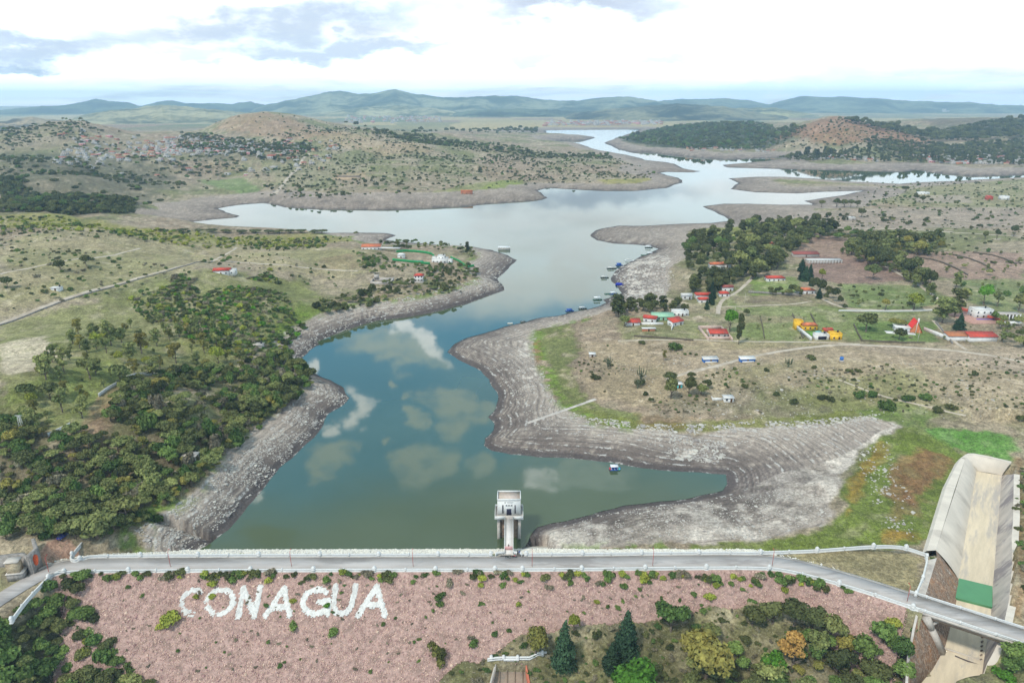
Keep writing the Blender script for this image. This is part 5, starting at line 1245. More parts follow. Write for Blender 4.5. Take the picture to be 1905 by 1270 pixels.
def scatter_pts(px_poly, n, mind, world=None, dens=None, tries=12, seed=None, uniform_px=False):
    r_ = np.random.default_rng(seed if seed is not None else n + len(px_poly)); out = []
    if uniform_px:
        xs = [p[0] for p in px_poly]; ys = [p[1] for p in px_poly]
        qx = r_.uniform(min(xs), max(xs), n * 4); qy = r_.uniform(min(ys), max(ys), n * 4)
        k = inpoly(qx, qy, px_poly); qx, qy = qx[k][:n * 2], qy[k][:n * 2]
        cand = [G(a, b_) for a, b_ in zip(qx, qy)]; ca = np.array(cand); kk = fbm(ca[:, 0], ca[:, 1], 70, 3, 19) > .43; cand = [c_ for c_, k_ in zip(cand, kk) if k_]
    else:
        pl = GP(px_poly); xs = [p[0] for p in pl]; ys = [p[1] for p in pl]
        qx = r_.uniform(min(xs), max(xs), n * tries); qy = r_.uniform(min(ys), max(ys), n * tries); k = inpoly(qx, qy, pl); qx, qy = qx[k], qy[k]
        if dens: 
            k = fbm(qx, qy, dens[0], 3, dens[1]) > dens[2]; qx, qy = qx[k], qy[k]
        qz = hgt(qx, qy); cand = list(zip(qx, qy, qz))
    cell = {}
    for x, y, z in cand:
        if len(out) >= n: break
        md = mind * (1 if not uniform_px else math.hypot(x, y) / 400)
        k = (int(x // md), int(y // md)); ok = True
        for a in (-1, 0, 1):
            for c_ in (-1, 0, 1):
                for q in cell.get((k[0] + a, k[1] + c_), ()):
                    if (q[0] - x) ** 2 + (q[1] - y) ** 2 < md * md: ok = False; break
        if not ok: continue
        cell.setdefault(k, []).append((x, y)); out.append((float(x), float(y), float(z)))
    return out
EXTRA = {}      # plants past the first 300 of a kind: gathered per mesh, built as stuff at the end
def wood(px_poly, n, mind, keys, rad, group, label, limit=300, hk=None, name=None, **kw):
    pts = scatter_pts(px_poly, n, mind, **kw); pts.sort(key=lambda p: math.hypot(p[0], p[1]))
    ks = [k for k, w in keys for _ in range(w)]; where = ' '.join(label.split()[label.split().index(next(w for w in label.split() if w in PREP)):])
    for x, y, z in pts:
        if SDat(x, y) < 4: continue
        k = random.choice(ks); r0_ = random.uniform(*rad) * random.choice((.5, .7, .85, 1, 1, 1.25)); h = None if hk is None else r0_ * random.uniform(*hk)
        plant(k, x, y, z, r0_, h, label=label, group=group, where=where)
PREP = ('over', 'in', 'on', 'below', 'among', 'along', 'behind', 'between', 'at', 'before', 'beside', 'around', 'standing', 'left', 'scattered', 'right')
_sdgrid = SD
def SDat(x, y):
    a = math.atan2(x, y); l = math.log(math.hypot(x, y)); ia = int(np.clip((a - GA[0]) / (GA[1] - GA[0]), 0, NA - 1)); il = int(np.clip(np.interp(l, GL, np.arange(NR)), 0, NR - 1)); return float(SD[il, ia])

FARK = [('dark', 3), ('bushdark', 3), ('mid', 1)]
# --- single trees below the dam
one = plant_px
one('cypress', 1050, 1243, 46, 98, label='tall dark cypress beside the outlet basin')
one('cypress', 1164, 1216, 48, 96, label='dark double-topped cypress behind the small one')
one('cypress', 1136, 1246, 34, 62, label='small dark cypress left of the bright green tree')
one('autumn', 998, 1218, 54, 64, label='round brownish bush-like tree right behind the outlet railing')
one('yellow', 1067, 1175, 26, 40, label='small yellow-green tree behind the tall cypress')
one('pine', 1248, 1174, 62, 66, label='fresh green round-topped tree at the edge of the pink rockfill')
one('autumn', 1312, 1262, 130, 118, label='huge loose autumn-tinted tree at the bottom edge')
one('bright', 1180, 1292, 112, 92, label='vivid green tree cut by the bottom edge, right of the outlet')
one('rust', 1473, 1245, 66, 84, label='orange tinted loose tree below the dark grove')
one('bright', 1432, 1258, 56, 60, label='fresh green tree left of the orange tinted one')
one('dark', 1330, 1270, 70, 66, label='dark tree under the big autumn tree')
for i, (x, y, w, h, k) in enumerate([(1400,1140,56,46,'dark'),(1436,1138,62,58,'dark'),(1476,1142,66,62,'dark'),(1512,1150,54,56,'dark'),(1544,1170,60,66,'olive'),(1570,1195,50,52,'autumn'),(1520,1196,52,56,'olive')]):
    one(k, x, y + 22, w, h, label='dark olive tree in the grove on the slope below the bending road', group='grove below the bending road')
for i, (x, y, w, h, k) in enumerate([(1560,1240,62,66,'dark'),(1602,1210,58,62,'mid'),(1640,1190,56,62,'mid'),(1668,1215,52,62,'mid'),(1622,1250,66,56,'dark'),(1676,1250,50,50,'mid'),(1580,1275,66,50,'dark'),(1500,1275,56,40,'olive'),(1660,1160,36,36,'yellow')]):
    one(k, x, y + 16, w, h, label='leafy green tree crowding the left side of the lower spillway', group='trees left of the lower spillway')
one('looseyellow', 815, 1250, 40, 66, label='thin sparse tree on the lower edge of the pink rockfill')
for x, y, w, h in [(1895,1220,66,56),(1915,1240,60,56),(1875,1235,40,44)]: one('mid', x, y + 18, w, h, label='dense dark tree right of the lower spillway under the bridge end', group='trees right of the lower spillway')
one('bushgreen', 1868, 1262, 40, label='bright leafy bush right of the spillway floor')
one('bush', 1735, 1040, 12, label='small round bush on the corner of the stone wall above the spillway')
# --- dense shrubs lower left
LL1 = [(-30,1180),(40,1150),(75,1108),(120,1072),(165,1078),(150,1105),(150,1130),(190,1175),(205,1215),(290,1290),(-30,1300)]
wood(LL1, 300, 2.5, [('dark', 4), ('mid', 5), ('bush', 3), ('olive', 1)], (2.3, 4.0), 'thicket below the left approach road', 'green leafy tree in the thicket below the left approach road', hk=(1.0, 1.6))
one('yellow', 170, 1205, 30, 30, label='yellow-green tree at the right edge of the lower left thicket'); one('yellow', 160, 1228, 40, 36, label='wide yellowish tree below the yellow-green one at the thicket edge')
# --- forest on the left bank
wood([(90,1000),(160,1010),(215,1000),(250,975),(210,960),(100,960)], 26, 3.2, [('olive', 3), ('dark', 3), ('umbrella', 2)], (2.6, 4.4), 'trees behind the left end parapet', 'olive tree behind the left end parapet', hk=(1.1, 1.6))
wood([(1300,1180),(1680,1200),(1690,1290),(1280,1300)], 46, 3.6, [('dark', 4), ('mid', 3), ('olive', 2), ('autumn', 1)], (2.4, 4.4), 'trees on the slope below the bending road', 'tree on the slope below the bending road', hk=(1.1, 1.6))
F1 = [(0,790),(60,790),(100,850),(130,800),(195,800),(215,740),(250,700),(300,695),(380,690),(450,690),(520,660),(575,690),(580,720),(550,750),(480,800),(430,845),(395,880),(340,920),(300,955),(240,985),(205,1005),(150,1000),(80,1005),(0,1010)]
wood(F1, 1000, 2.3, [('dark', 6), ('olive', 6), ('mid', 4), ('autumn', 1), ('bush', 3), ('umbrella', 2), ('bushdry', 2), ('looseyellow', 1)], (1.8, 4.2), 'trees of the dense wood on the left bank', 'dark green tree in the dense wood on the left bank', hk=(1.0, 2.0), dens=(15, 3, .34))
one('umbrella', 180, 1000, 92, 70, label='wide umbrella-crowned tree with pale limbs beside the left end parapet')
one('umbrella', 235, 975, 60, 58, label='umbrella-crowned tree right behind the widest one near the left parapet')
for x, y, c_ in [(275,765,'bushgreen'),(430,700,'dark'),(80,812,'autumn'),(60,800,'autumn'),(108,810,'bushdark'),(14,535,'dark'),(113,505,'dark'),(161,495,'dark')]:
    one(c_, x, y, 24, 24 if not c_.startswith('bush') else None, label={275:'bright green bush beside the white garden wall on the left',430:'dark round tree standing at the upper edge of the left wood',80:'rusty brown tree beside the lattice mast',60:'brown tree left of the rusty brown one',108:'small dark bush beside the rusty brown tree',14:'dark round tree at the left edge of the meadow',113:'very dark round tree alone in the left meadow',161:'round olive tree right of the very dark one'}[x])
# tall thin trees on the left meadow
LM = [(0,830),(60,720),(120,640),(200,610),(330,600),(420,620),(470,700),(380,690),(260,700),(180,735),(140,800),(60,830)]
wood(LM, 115, 4.8, [('loose', 5), ('looseyellow', 3), ('gumolive', 2), ('yellow', 1)], (2.4, 4.2), 'slender trees on the green meadow of the left bank', 'slender loose-crowned tree on the green meadow of the left bank', hk=(2.0, 2.9))
for x, y, w, h, k in [(92,690,34,36,'umbrella'),(225,715,46,46,'olive'),(168,705,40,44,'umbrella'),(50,740,40,34,'olive'),(95,745,40,42,'dark'),(285,700,34,42,'loose'),(195,760,0,0,None)]:
    if k: one(k, x, y, w, h, label='broad olive tree standing among the slender ones on the left meadow', group='broad trees on the left meadow')
# scrub on the left hills
S1 = [(330,510),(420,540),(500,500),(560,560),(600,590),(560,620),(530,650),(480,680),(300,620),(240,560),(300,530)]
wood(S1, 900, 2.0, [('bush', 5), ('bushdark', 3), ('bushgreen', 1), ('bushyellow', 2), ('mid', 1), ('bushdry', 2)], (1.2, 3.0), 'scrub on the slope of the left bank', 'green bush in the scrub on the slope of the left bank', dens=(38, 4, .44))
S2 = [(0,430),(300,440),(650,440),(690,500),(600,560),(300,520),(0,600)]
wood(S2, 330, 6, [('bush', 3), ('bushdark', 3), ('bushdry', 2), ('mid', 1)], (1.1, 2.6), 'bushes on the hill pastures of the left bank', 'small bush on the hill pastures of the left bank', dens=(60, 8, .46))
S3 = [(0,405),(0,440),(300,452),(600,462),(610,445),(450,440),(340,432),(150,412)]
wood(S3, 520, 4.5, [('bushyellow', 4), ('bush', 3), ('yellow', 1), ('bushdark', 1)], (1.6, 3.6), 'yellow-green scrub on the ridge of the left bank', 'yellow-green bush on the ridge of the left bank', limit=150, seed=5)
for px in (340,370,395,420,450,475,500,520,540,560,585,600): one('dark', px, 434 - 2 * (px < 400) + random.uniform(-1, 1), 26, 9, label='low dark tree on the ridge line above the water left of centre', group='dark trees on the left ridge line')
wood([(0,240),(140,232),(300,262),(380,320),(350,352),(260,392),(0,400)], 1500, 9, FARK, (3.0, 6.0), 'scrub over the far left hillside', 'dark bush over the far left hillside', uniform_px=True, seed=77)
wood([(480,215),(660,245),(900,275),(1130,295),(1230,335),(980,345),(640,370),(490,370),(440,290)], 1100, 8, FARK, (2.6, 5.0), 'scrub over the middle peninsula', 'dark bush over the middle peninsula', uniform_px=True, seed=78)
wood([(1560,340),(1905,335),(1905,500),(1660,470),(1560,420)], 420, 5, FARK, (1.4, 3.0), 'scrub over the right plain', 'dark bush over the right plain', uniform_px=True, seed=79)
wood([(400,228),(450,214),(490,210),(545,215),(620,232),(640,250),(560,258),(420,250)], 260, 7, FARK, (2.2, 4.2), 'bushes on the terraced hill above the village', 'dark bush on the terraced hill above the village', uniform_px=True, seed=80)
# peninsula belt
wood([(580,565),(640,550),(700,535),(720,520),(800,522),(860,545),(830,548),(740,552),(690,570),(600,588)], 120, 3.2, [('dark', 4), ('olive', 3), ('bushdark', 3)], (2.2, 3.8), 'dark belt of trees along the peninsula shore', 'dark tree in the belt along the peninsula shore', hk=(1.0, 1.5))
wood([(790,500),(830,492),(890,495),(893,515),(850,535),(800,530)], 75, 3.2, [('dark', 4), ('mid', 2), ('bushdark', 2)], (2.2, 3.6), 'dark wood at the tip of the peninsula', 'dark tree in the wood at the tip of the peninsula', hk=(1.0, 1.5))
wood([(660,470),(730,480),(735,500),(700,520),(670,500)], 45, 3.5, [('mid', 4), ('olive', 3), ('bush', 3)], (2.2, 3.6), 'trees left of the green fenced villa', 'leafy tree in the grove left of the green fenced villa', hk=(1.0, 1.4))
wood([(735,495),(800,492),(800,505),(740,506)], 22, 3.0, [('olive', 4), ('bush', 3)], (1.8, 3.0), 'trees between the villa and the walled ruin', 'olive tree between the white villa and the walled ruin', hk=(1.0, 1.3))
wood([(705,450),(760,446),(880,462),(885,484),(850,474),(800,468),(720,464)], 60, 4.2, [('dark', 4), ('mid', 2), ('gumolive', 1)], (2.6, 4.2), 'trees behind the villas on the peninsula', 'dark tree behind the villas on the peninsula', hk=(1.1, 1.7))
one('gum', 869, 474, 14, 26, label='tall slim tree near the peninsula tip, right behind the white villa')
one('dark', 663, 437, 11, 8, label='lone dark tree on the muddy spit left of centre')
# right bank
wood([(1280,505),(1265,460),(1310,440),(1350,432),(1370,440),(1345,500),(1310,520)], 80, 4.4, [('gum', 4), ('dark', 3), ('mid', 1)], (4.5, 6.8), 'tall dark trees at the left end of the lakeside grove', 'tall dark tree at the left end of the lakeside grove', hk=(1.8, 2.3))
wood([(1370,470),(1380,425),(1500,418),(1560,428),(1520,450),(1480,470),(1440,510),(1400,520),(1350,505)], 210, 4.4, [('gum', 4), ('dark', 3), ('olive', 2)], (5, 7.8), 'tall trees in the middle of the lakeside grove', 'tall dark tree in the middle of the lakeside grove', hk=(1.7, 2.2))
wood([(1285,545),(1300,510),(1400,510),(1340,545)], 44, 4, [('gum', 4), ('dark', 3)], (4.0, 6.0), 'tall trees around the red roofed lakeside houses', 'tall dark tree around the red roofed lakeside houses', hk=(1.7, 2.2))
wood([(1140,585),(1150,570),(1280,562),(1285,580)], 34, 4.2, [('gum', 3), ('dark', 4)], (3.6, 5.2), 'row of dark trees behind the low white and red houses', 'dark tree in the row behind the low white and red houses', hk=(1.5, 2.1))
wood([(1305,575),(1325,535),(1334,540),(1322,580)], 9, 3.6, [('cypress', 1)], (2.2, 3.0), 'dark narrow trees beside the lakeside lane', 'dark narrow tree beside the lakeside lane', hk=(3.2, 4.2))
wood([(1490,530),(1490,500),(1560,560),(1568,572),(1540,572)], 18, 4.6, [('cypress', 2), ('dark', 2)], (3.0, 4.4), 'dark conifers right of the orange roofed house', 'dark tree in the row right of the orange roofed house', hk=(2.0, 3.0))
wood([(1430,545),(1490,545),(1492,552),(1440,552)], 11, 4.0, [('dark', 1)], (3.0, 3.8), 'clipped dark trees along the long grey wall', 'dark tree standing along the long grey wall', hk=(1.6, 2.0))
wood([(1560,470),(1600,455),(1660,440),(1700,448),(1760,455),(1740,480),(1660,470),(1690,500),(1760,560),(1730,560),(1660,510),(1600,490)], 190, 4.2, [('gumolive', 4), ('dark', 3), ('autumn', 1)], (4.6, 7.2), 'tall trees along the diagonal lane on the right', 'tall olive green tree along the diagonal lane on the right', hk=(1.7, 2.3))
wood([(1500,440),(1620,430),(1640,440),(1560,450)], 34, 5, [('dark', 3), ('mid', 2)], (4.0, 5.4), 'trees along the farm track behind the stables', 'green tree along the farm track behind the stables', hk=(1.3, 1.8))
for x, y, w, h, k, lb in [(1357,618,30,50,'bright','bright green tree right beside the red roofed compound'),(1374,640,20,60,'gum','dark tall tree right of the bright one beside the red roofed compound') ,(1388,588,14,16,'dark','small round dark tree alone on the pale field'),(1611,617,40,42,'dark','large round dark tree on the lawn right of the yellow house'),(1622,520,28,32,'olive','round olive tree in the ploughed field'),(1528,522,20,26,'yellow','yellowish tree at the edge of the ploughed field'),(1700,577,38,38,'yellow','pale green airy tree beside the white lane'),(1646,577,20,26,'autumn','brownish tree beside the white lane'),(1752,600,50,56,'gumolive','tall olive tree at the corner of the lawn'),(1775,590,44,60,'gum','very tall dark tree left of the red tiled yard'),(1783,614,20,36,'cypress','dark cone shaped tree by the white and orange house'),(1672,632,26,26,'dark','dark round bushy tree in front of the red pointed house'),(1668,610,38,24,'autumn','reddish brown spreading tree behind the dark round one'),(1830,568,36,44,'bright','bright green tall tree behind the white two storey house'),(1778,535,24,34,'gumolive','olive tree on the ploughed slope at the right'),(1848,598,18,22,'mid','green tree right of the white two storey house'),(1798,560,20,26,'loose','pale loose tree behind the very tall dark one'),(1855,570,24,30,'loose','loose green tree right behind the white two storey house'),(1895,580,30,36,'olive','olive tree at the right edge beside the unfinished columns'),(1248,742,36,46,'dark','broad dark tree in the clump on the near right bank'),(1282,735,30,40,'dark','dark tree at the right of the near clump'),(1246,712,32,26,'dark','round dark tree at the back of the near clump'),(1305,735,26,26,'olive','olive tree beside the roofless white hut'),(1316,722,20,20,'dark','small dark tree behind the white hut'),(1285,706,18,18,'dark','tiny dark tree behind the near clump'),(1162,608,22,26,'olive','thin tree left of the little red roofed house'),(1235,672,12,24,'looseyellow','crooked tree on the dry field near the shore'),(1367,694,10,13,'umbrella','tiny round-headed tree beside the sandy track'),(1150,590,40,50,'gum','tall dark tree at the shore end of the tree row')]:
    if k: one(k, x, y, w, h, label=lb)
for x, y, w in [(1107,705,20),(1190,715,22),(1195,640,16),(1255,650,30),(1508,668,20),(1515,685,12),(1580,692,15),(1597,692,15),(1443,735,16),(1530,742,18),(1545,745,20),(1600,740,30),(1620,737,26),(1812,698,18),(1425,690,14),(1690,745,24),(1478,750,20),(1770,760,20),(1720,742,30),(1745,765,22),(1900,780,20),(1648,760,40),(1570,745,12),(1200,735,14),(1210,745,12),(1385,720,14)]:
    one('bushdark' if w < 24 else 'bush', x, y, w, label='dark rounded bush on the dry pasture of the right bank', group='single bushes on the right pasture')
S4 = [(1080,640),(1240,650),(1500,690),(1640,680),(1905,660),(1905,760),(1760,770),(1560,760),(1400,770),(1220,770),(1120,760),(1060,700)]
wood(S4, 620, 3.2, [('bush', 3), ('bushdark', 3), ('bushdry', 3)], (.5, 1.5), 'low bushes on the near right pasture', 'tiny bush on the near right pasture', dens=(30, 14, .42))
S5 = [(1360,590),(1905,590),(1905,640),(1360,630)]
wood(S5, 40, 8, [('bush', 2), ('bushdry', 2), ('loose', 1)], (.8, 1.8), 'bushes between the right bank houses', 'small bush between the houses of the right bank')
S6 = [(1760,470),(1905,470),(1905,560),(1800,560),(1740,500)]
wood(S6, 46, 9, [('loose', 3), ('olive', 2), ('bush', 2)], (1.6, 3.2), 'small trees on the terraced slope at the right', 'small loose tree on the terraced slope at the right', hk=(1.2, 1.9))
S7 = [(1560,535),(1740,535),(1740,575),(1570,575)]
wood(S7, 34, 6, [('bushdark', 2), ('loose', 2), ('dark', 1)], (1.4, 2.6), 'shrubs on the green field before the diagonal lane', 'shrub on the green field before the diagonal lane')
S8 = [(1760,600),(1905,600),(1905,650),(1860,645),(1850,600)]
wood([(1855,600),(1905,600),(1905,650),(1860,645)], 16, 4.5, [('loose', 3), ('olive', 2)], (2.4, 3.6), 'loose trees at the right edge beside the red roofed compound', 'loose tree at the right edge beside the red roofed compound', hk=(1.8, 2.4))
wood([(1440,405),(1500,396),(1740,410),(1740,422),(1560,420),(1430,412)], 60, 6, [('bushdark', 3), ('dark', 3), ('olive', 1)], (2.2, 4.0), 'hedge of trees between the pale fields', 'dark tree in the hedge between the pale fields', hk=(1., 1.4))
for x, w, h in [(1528,16,15),(1556,18,18),(1570,16,16),(1582,16,16),(1594,14,14)]: one('dark', x, 386, w, h, label='round dark tree in the clump beside the inlet at the right', group='round trees beside the right inlet')
for x, y, w, h in [(1683,358,16,13),(1702,376,12,18),(1716,378,14,15),(1732,378,8,10),(1778,342,6,10),(1784,342,6,10),(1778,382,10,10),(1602,404,18,18),(1540,408,14,14),(1806,428,10,9),(1854,445,14,20),(1885,440,16,22),(1832,445,12,16)]: one('dark', x, y, w, h, label='single dark tree on the pale fields beyond the grove', group='single trees on the pale fields')
wood([(1600,345),(1905,335),(1905,430),(1750,425),(1600,400)], 260, 8, [('bushdark', 3), ('bush', 2), ('dark', 1)], (1.6, 3.6), 'bushes on the flat fields at the right', 'bush on the flat fields at the right')
# dam face shrubs
FSH = [(820,1112,20,'bush'),(965,1125,14,'bushyellow'),(768,1085,14,'bush'),(1120,1085,16,'bush'),(1160,1090,18,'bush'),(1210,1082,12,'bush'),(1290,1105,16,'bush'),(1320,1110,22,'bushyellow'),(1190,1095,10,'bush'),(1060,1085,16,'bush'),(1085,1110,10,'bushdry'),(1020,1095,18,'bushdry'),(896,1124,12,'bush'),(860,1105,12,'bushdry'),(818,1125,18,'bush'),(618,1180,24,'bush'),(545,1168,24,'bush'),(520,1240,14,'bush'),(330,1212,10,'bush'),(318,1160,44,'bushyellow'),(300,1168,22,'bushyellow'),(265,1110,10,'bush'),(237,1095,12,'bush'),(690,1250,10,'bush'),(660,1245,10,'bushdry'),(780,1190,9,'bush'),(770,1195,9,'bush'),(712,1162,12,'bush'),(608,1128,14,'bushgreen'),(545,1120,14,'bushyellow'),(496,1128,12,'bush'),(395,1112,16,'bushyellow'),(365,1112,16,'bushyellow'),(415,1130,5,'bush'),(922,1180,16,'bush'),(880,1200,20,'bush'),(876,1188,14,'bushdry'),(947,1175,12,'bush'),(1150,1130,14,'bush'),(1130,1128,10,'bush'),(1110,1120,12,'bushyellow'),(1360,1085,14,'bush'),(1380,1095,12,'bush'),(1400,1118,16,'bush'),(1410,1085,18,'bush'),(1335,1075,26,'bush'),(500,1195,10,'bush'),(480,1180,8,'bushdry'),(440,1190,8,'bushdry'),(735,1150,8,'bush'),(640,1090,8,'bush'),(1230,1110,8,'bush'),(1265,1115,10,'bush'),(1245,1130,9,'bush'),(1620,1130,14,'bush'),(1640,1120,20,'bush'),(1590,1125,10,'bush'),(1660,1132,18,'bush'),(1540,1100,12,'bush'),(1490,1085,26,'bush'),(1450,1080,18,'bush'),(1460,1100,16,'bushyellow')]
def face_plant(px, py, w, k, lb, gr, wh_=None):
    x, y, z = on_face(px, py)
    i = int(np.argmin((cr[:, 0] - x) ** 2 + (cr[:, 1] - y) ** 2)); o = (x - cr[i, 0]) * nn_[i, 0] + (y - cr[i, 1]) * nn_[i, 1]
    if o > 4.6: z = max(10 - (o - 4.35) / K17, hgt(x, y)[0])
    s = to_px(x, y, z)[2] / FPX; plant(k, x, y, z - .1, w * s / 1.7, label=lb, group=gr, where=wh_)
for px, py, w, k in FSH: face_plant(px, py, w, k, 'green bush growing out of the pink rockfill face', 'bushes on the pink rockfill face', 'on the pink rockfill face')
for _ in range(260):
    px = random.uniform(150, 1660); py = 1066 + abs(random.gauss(0, 9)) + (0 if px < 1440 else (px - 1440) * .30)
    if random.random() < .5 + .5 * vn(np.array(px / 70), np.array(.5), 3): face_plant(px, py, random.uniform(9, 22), random.choice(['bush', 'bush', 'bushdark', 'bushyellow', 'bushdry']), 'low bush in the fringe just below the near parapet', 'bush fringe below the near parapet', 'below the near parapet')
for _ in range(170):
    px = random.uniform(180, 1400); py = random.uniform(1080, 1250)
    x, y, z = on_face(px, py)
    if hgt(x, y)[0] < z: face_plant(px, py, random.uniform(4, 9), random.choice(['bush', 'bushdry', 'bushdry']), 'tiny tuft among the pink stones', 'tufts among the pink stones', 'among the pink stones')
for _ in range(46):
    px = random.uniform(380, 1400); q = P(px, 1028.5, 9.2); plant(random.choice(['bush', 'bushyellow']), q[0], 202.3, 9.2, random.uniform(.4, .9), label='low weed tuft along the water side parapet', group='weeds along the water side parapet', where='along the water side parapet')
# scrub below the dam, right hillside
wood([(800,1262),(960,1190),(1340,1130),(1700,1165),(1700,1270),(1000,1290)], 300, 2, [('bush', 3), ('bushdry', 3), ('bushdark', 3)], (.6, 1.6), 'scrub on the grass below the dam', 'low bush on the grass below the dam')
wood([(1893,860),(1905,860),(1940,1150),(1890,1130),(1888,1000)], 70, 2.0, [('bush', 3), ('bushdark', 3), ('bushdry', 2)], (1.0, 2.2), 'bushes on the bank right of the spillway', 'green bush on the bank right of the spillway')
# far side: middle peninsula, town hills, wooded shore
wood([(0,330),(60,340),(260,350),(250,380),(240,398),(150,400),(0,395)], 1900, 4, FARK, (3.0, 6.4), 'dark scrub wood on the far left hillside', 'dark tree in the scrub wood on the far left hillside', limit=160, dens=(90, 3, .42))
wood([(0,240),(200,250),(450,300),(500,360),(300,345),(100,330),(0,330)], 2600, 6, FARK, (3.0, 6.0), 'trees scattered on the far left hills', 'tree scattered on the far left hills', limit=120, dens=(110, 6, .45))
wood([(480,240),(660,240),(1130,290),(1240,330),(1000,345),(640,372),(490,372)], 1900, 5, FARK, (2.2, 4.8), 'trees scattered on the middle peninsula', 'small tree scattered on the middle peninsula', limit=150, dens=(90, 12, .46))
wood([(690,246),(760,250),(900,270),(980,280),(1040,290),(1130,288),(1140,296),(1000,296),(860,276),(700,254)], 700, 6, FARK, (4.0, 7.5), 'dark tree belt on the crest of the middle peninsula', 'dark tree in the belt on the crest of the middle peninsula', limit=60)
wood([(340,250),(470,262),(580,268),(580,300),(480,300),(330,280)], 600, 6, FARK, (3.5, 7), 'trees among the houses of the hillside village', 'dark tree among the houses of the hillside village', limit=60)
wood([(1150,262),(1240,240),(1420,232),(1500,244),(1450,268),(1420,282),(1280,280)], 2200, 7, [('dark', 3), ('mid', 1)], (6.5, 11), 'dense wood on the far right headland', 'dark tree in the dense wood on the far right headland', limit=60)
wood([(1440,292),(1900,290),(1905,310),(1680,304),(1480,302)], 520, 6, [('dark', 3), ('gum', 1)], (5, 9), 'dark trees around the lakeside town', 'dark tree around the lakeside town on the right', limit=80)
wood([(1600,262),(1905,262),(1905,290),(1640,285)], 700, 9, [('dark', 3)], (5, 9), 'trees on the plain behind the lakeside town', 'tree on the plain behind the lakeside town', limit=20)
wood([(1560,225),(1905,225),(1905,258),(1700,255)], 1500, 14, [('dark', 3)], (8, 14), 'woods on the plateau at the right', 'tree in the woods on the plateau at the right', limit=20)
wood([(1430,262),(1500,240),(1560,222),(1740,262),(1600,275),(1450,275)], 260, 15, [('bushdark', 3)], (3, 6), 'bushes on the brown hill', 'bush on the brown hill', limit=30)
wood([(640,232),(1000,240),(1000,252),(780,246)], 200, 40, [('dark', 3)], (8, 14), 'tree lines on the far plain', 'tree in the lines on the far plain', limit=20)
# ------------------------------------------------------------------ tracks, walls and fences
drape('dirt_track', [(-40,614),(60,578),(130,553),(200,533),(260,515),(330,499),(400,483)], 3.6, M_dirt, label='pale dirt track climbing diagonally across the left hillside')
drape('dirt_track', [(400,483),(440,488),(520,494),(600,500),(665,504)], 3.2, M_dirt, label='pale dirt track running right to the peninsula villas')
drape('dirt_track', [(400,483),(430,468),(440,460)], 3.0, M_dirt, label='short spur of the hillside track')
drape('dirt_track', [(0,510),(60,497),(130,485),(210,475),(260,462)], 3.0, M_dirt, label='faint track on the upper left pasture')
drape('footpath', [(240,932),(270,912),(300,893),(345,868)], 2.0, M_dirt, off=.35, label='narrow pale path rising through the left wood')
drape('dirt_track', [(1960,690),(1905,672),(1800,654),(1720,648),(1640,643),(1560,640),(1480,648),(1400,662),(1330,682),(1240,704)], 4.2, M_dirt, label='sandy track across the right pasture in front of the houses')
drape('dirt_track', [(1150,634),(1240,632),(1320,633),(1420,635),(1520,636),(1600,640)], 2.6, M_dirt, label='faint track below the small compounds')
drape('dirt_track', [(1410,505),(1395,522),(1370,545),(1345,556),(1337,570),(1336,584)], 4.0, M_dirt, label='pale lane going up beside the lakeside houses')
drape('dirt_track', [(1340,571),(1400,569),(1480,566),(1510,560)], 2.2, M_dirt, label='thin farm track across the green plots')
drape('dirt_track', [(1512,545),(1530,556),(1560,570),(1590,576),(1660,577),(1740,575)], 3.2, M_dirt, label='pale lane along the long white wall')
drape('dirt_track', [(1635,488),(1670,508),(1700,524),(1740,552),(1782,582)], 3.4, M_dirt, label='diagonal lane beside the row of tall trees')
drape('dirt_track', [(1736,596),(1760,622),(1785,642),(1800,652)], 2.6, M_dirt, label='lane down from the lawn corner to the sandy track')
drape('dirt_track', [(1430,412),(1560,424),(1700,428),(1905,440)], 5, M_dirt, label='pale farm track between the far fields')
drape('dirt_track', [(512,362),(528,340),(545,322),(560,300),(575,285)], 7, M_dirt, off=.4, label='distant track on the middle peninsula')
drape('boat_ramp', [(980,787),(1020,773),(1060,759),(1108,742)], 2.6, M_conc, off=.18, label='pale straight concrete ramp running down the exposed shore')
drape('dirt_track', [(1560,706),(1600,722),(1660,742),(1730,756),(1800,778)], 1.6, M_dirt, label='narrow path over the near right pasture')
def wall_line(name, px, h, t, m, label, cat='wall', group=None, posts=None, z0=-.2):
    p = resample(smooth_path([G(*q) for q in px], 1), max(1.0, .006 * math.hypot(*G(*px[0])[:2])))
    o = p[0]; root = empty(name, label, cat, o, 0, group); lp = [(q[0] - o[0], q[1] - o[1], float(hgt(q[0], q[1])[0]) - o[2]) for q in p]
    b_ = MB(); b_.sweep(lp, [(t / 2, z0), (t / 2, h), (-t / 2, h), (-t / 2, z0)]); b_.build('panel' if posts else 'wall_body', m, root)
    if posts:
        pb = MB(); pb.box((0, 0, -.3), (.22, .22, h + .5)); pm = pb.mesh('post', [posts])
        for q in lp[::2][:60]: link('post', pm, root, q)
    else:
        b_ = MB(); b_.sweep(lp, [(t / 2 + .06, h), (t / 2 + .06, h + .1), (-t / 2 - .06, h + .1), (-t / 2 - .06, h)]); b_.build('coping', m, root)
    return root
M_fence = mat('dark_fence', s2l((96,88,76)), .95, .3, .8); M_gfence = mat('green_fence_mesh', s2l((40,140,80)), .7, .15, .6)
wall_line('stone_wall', [(-20,612),(60,583),(130,557),(200,537),(260,519),(330,502),(395,487)], .6, .4, M_greyw, 'long dry stone wall beside the diagonal track on the left hillside')
wall_line('garden_wall', [(132,792),(112,802),(90,812)], 1.6, .3, M_white, 'short white garden wall left of the brown clearing', group='white garden walls on the left bank')
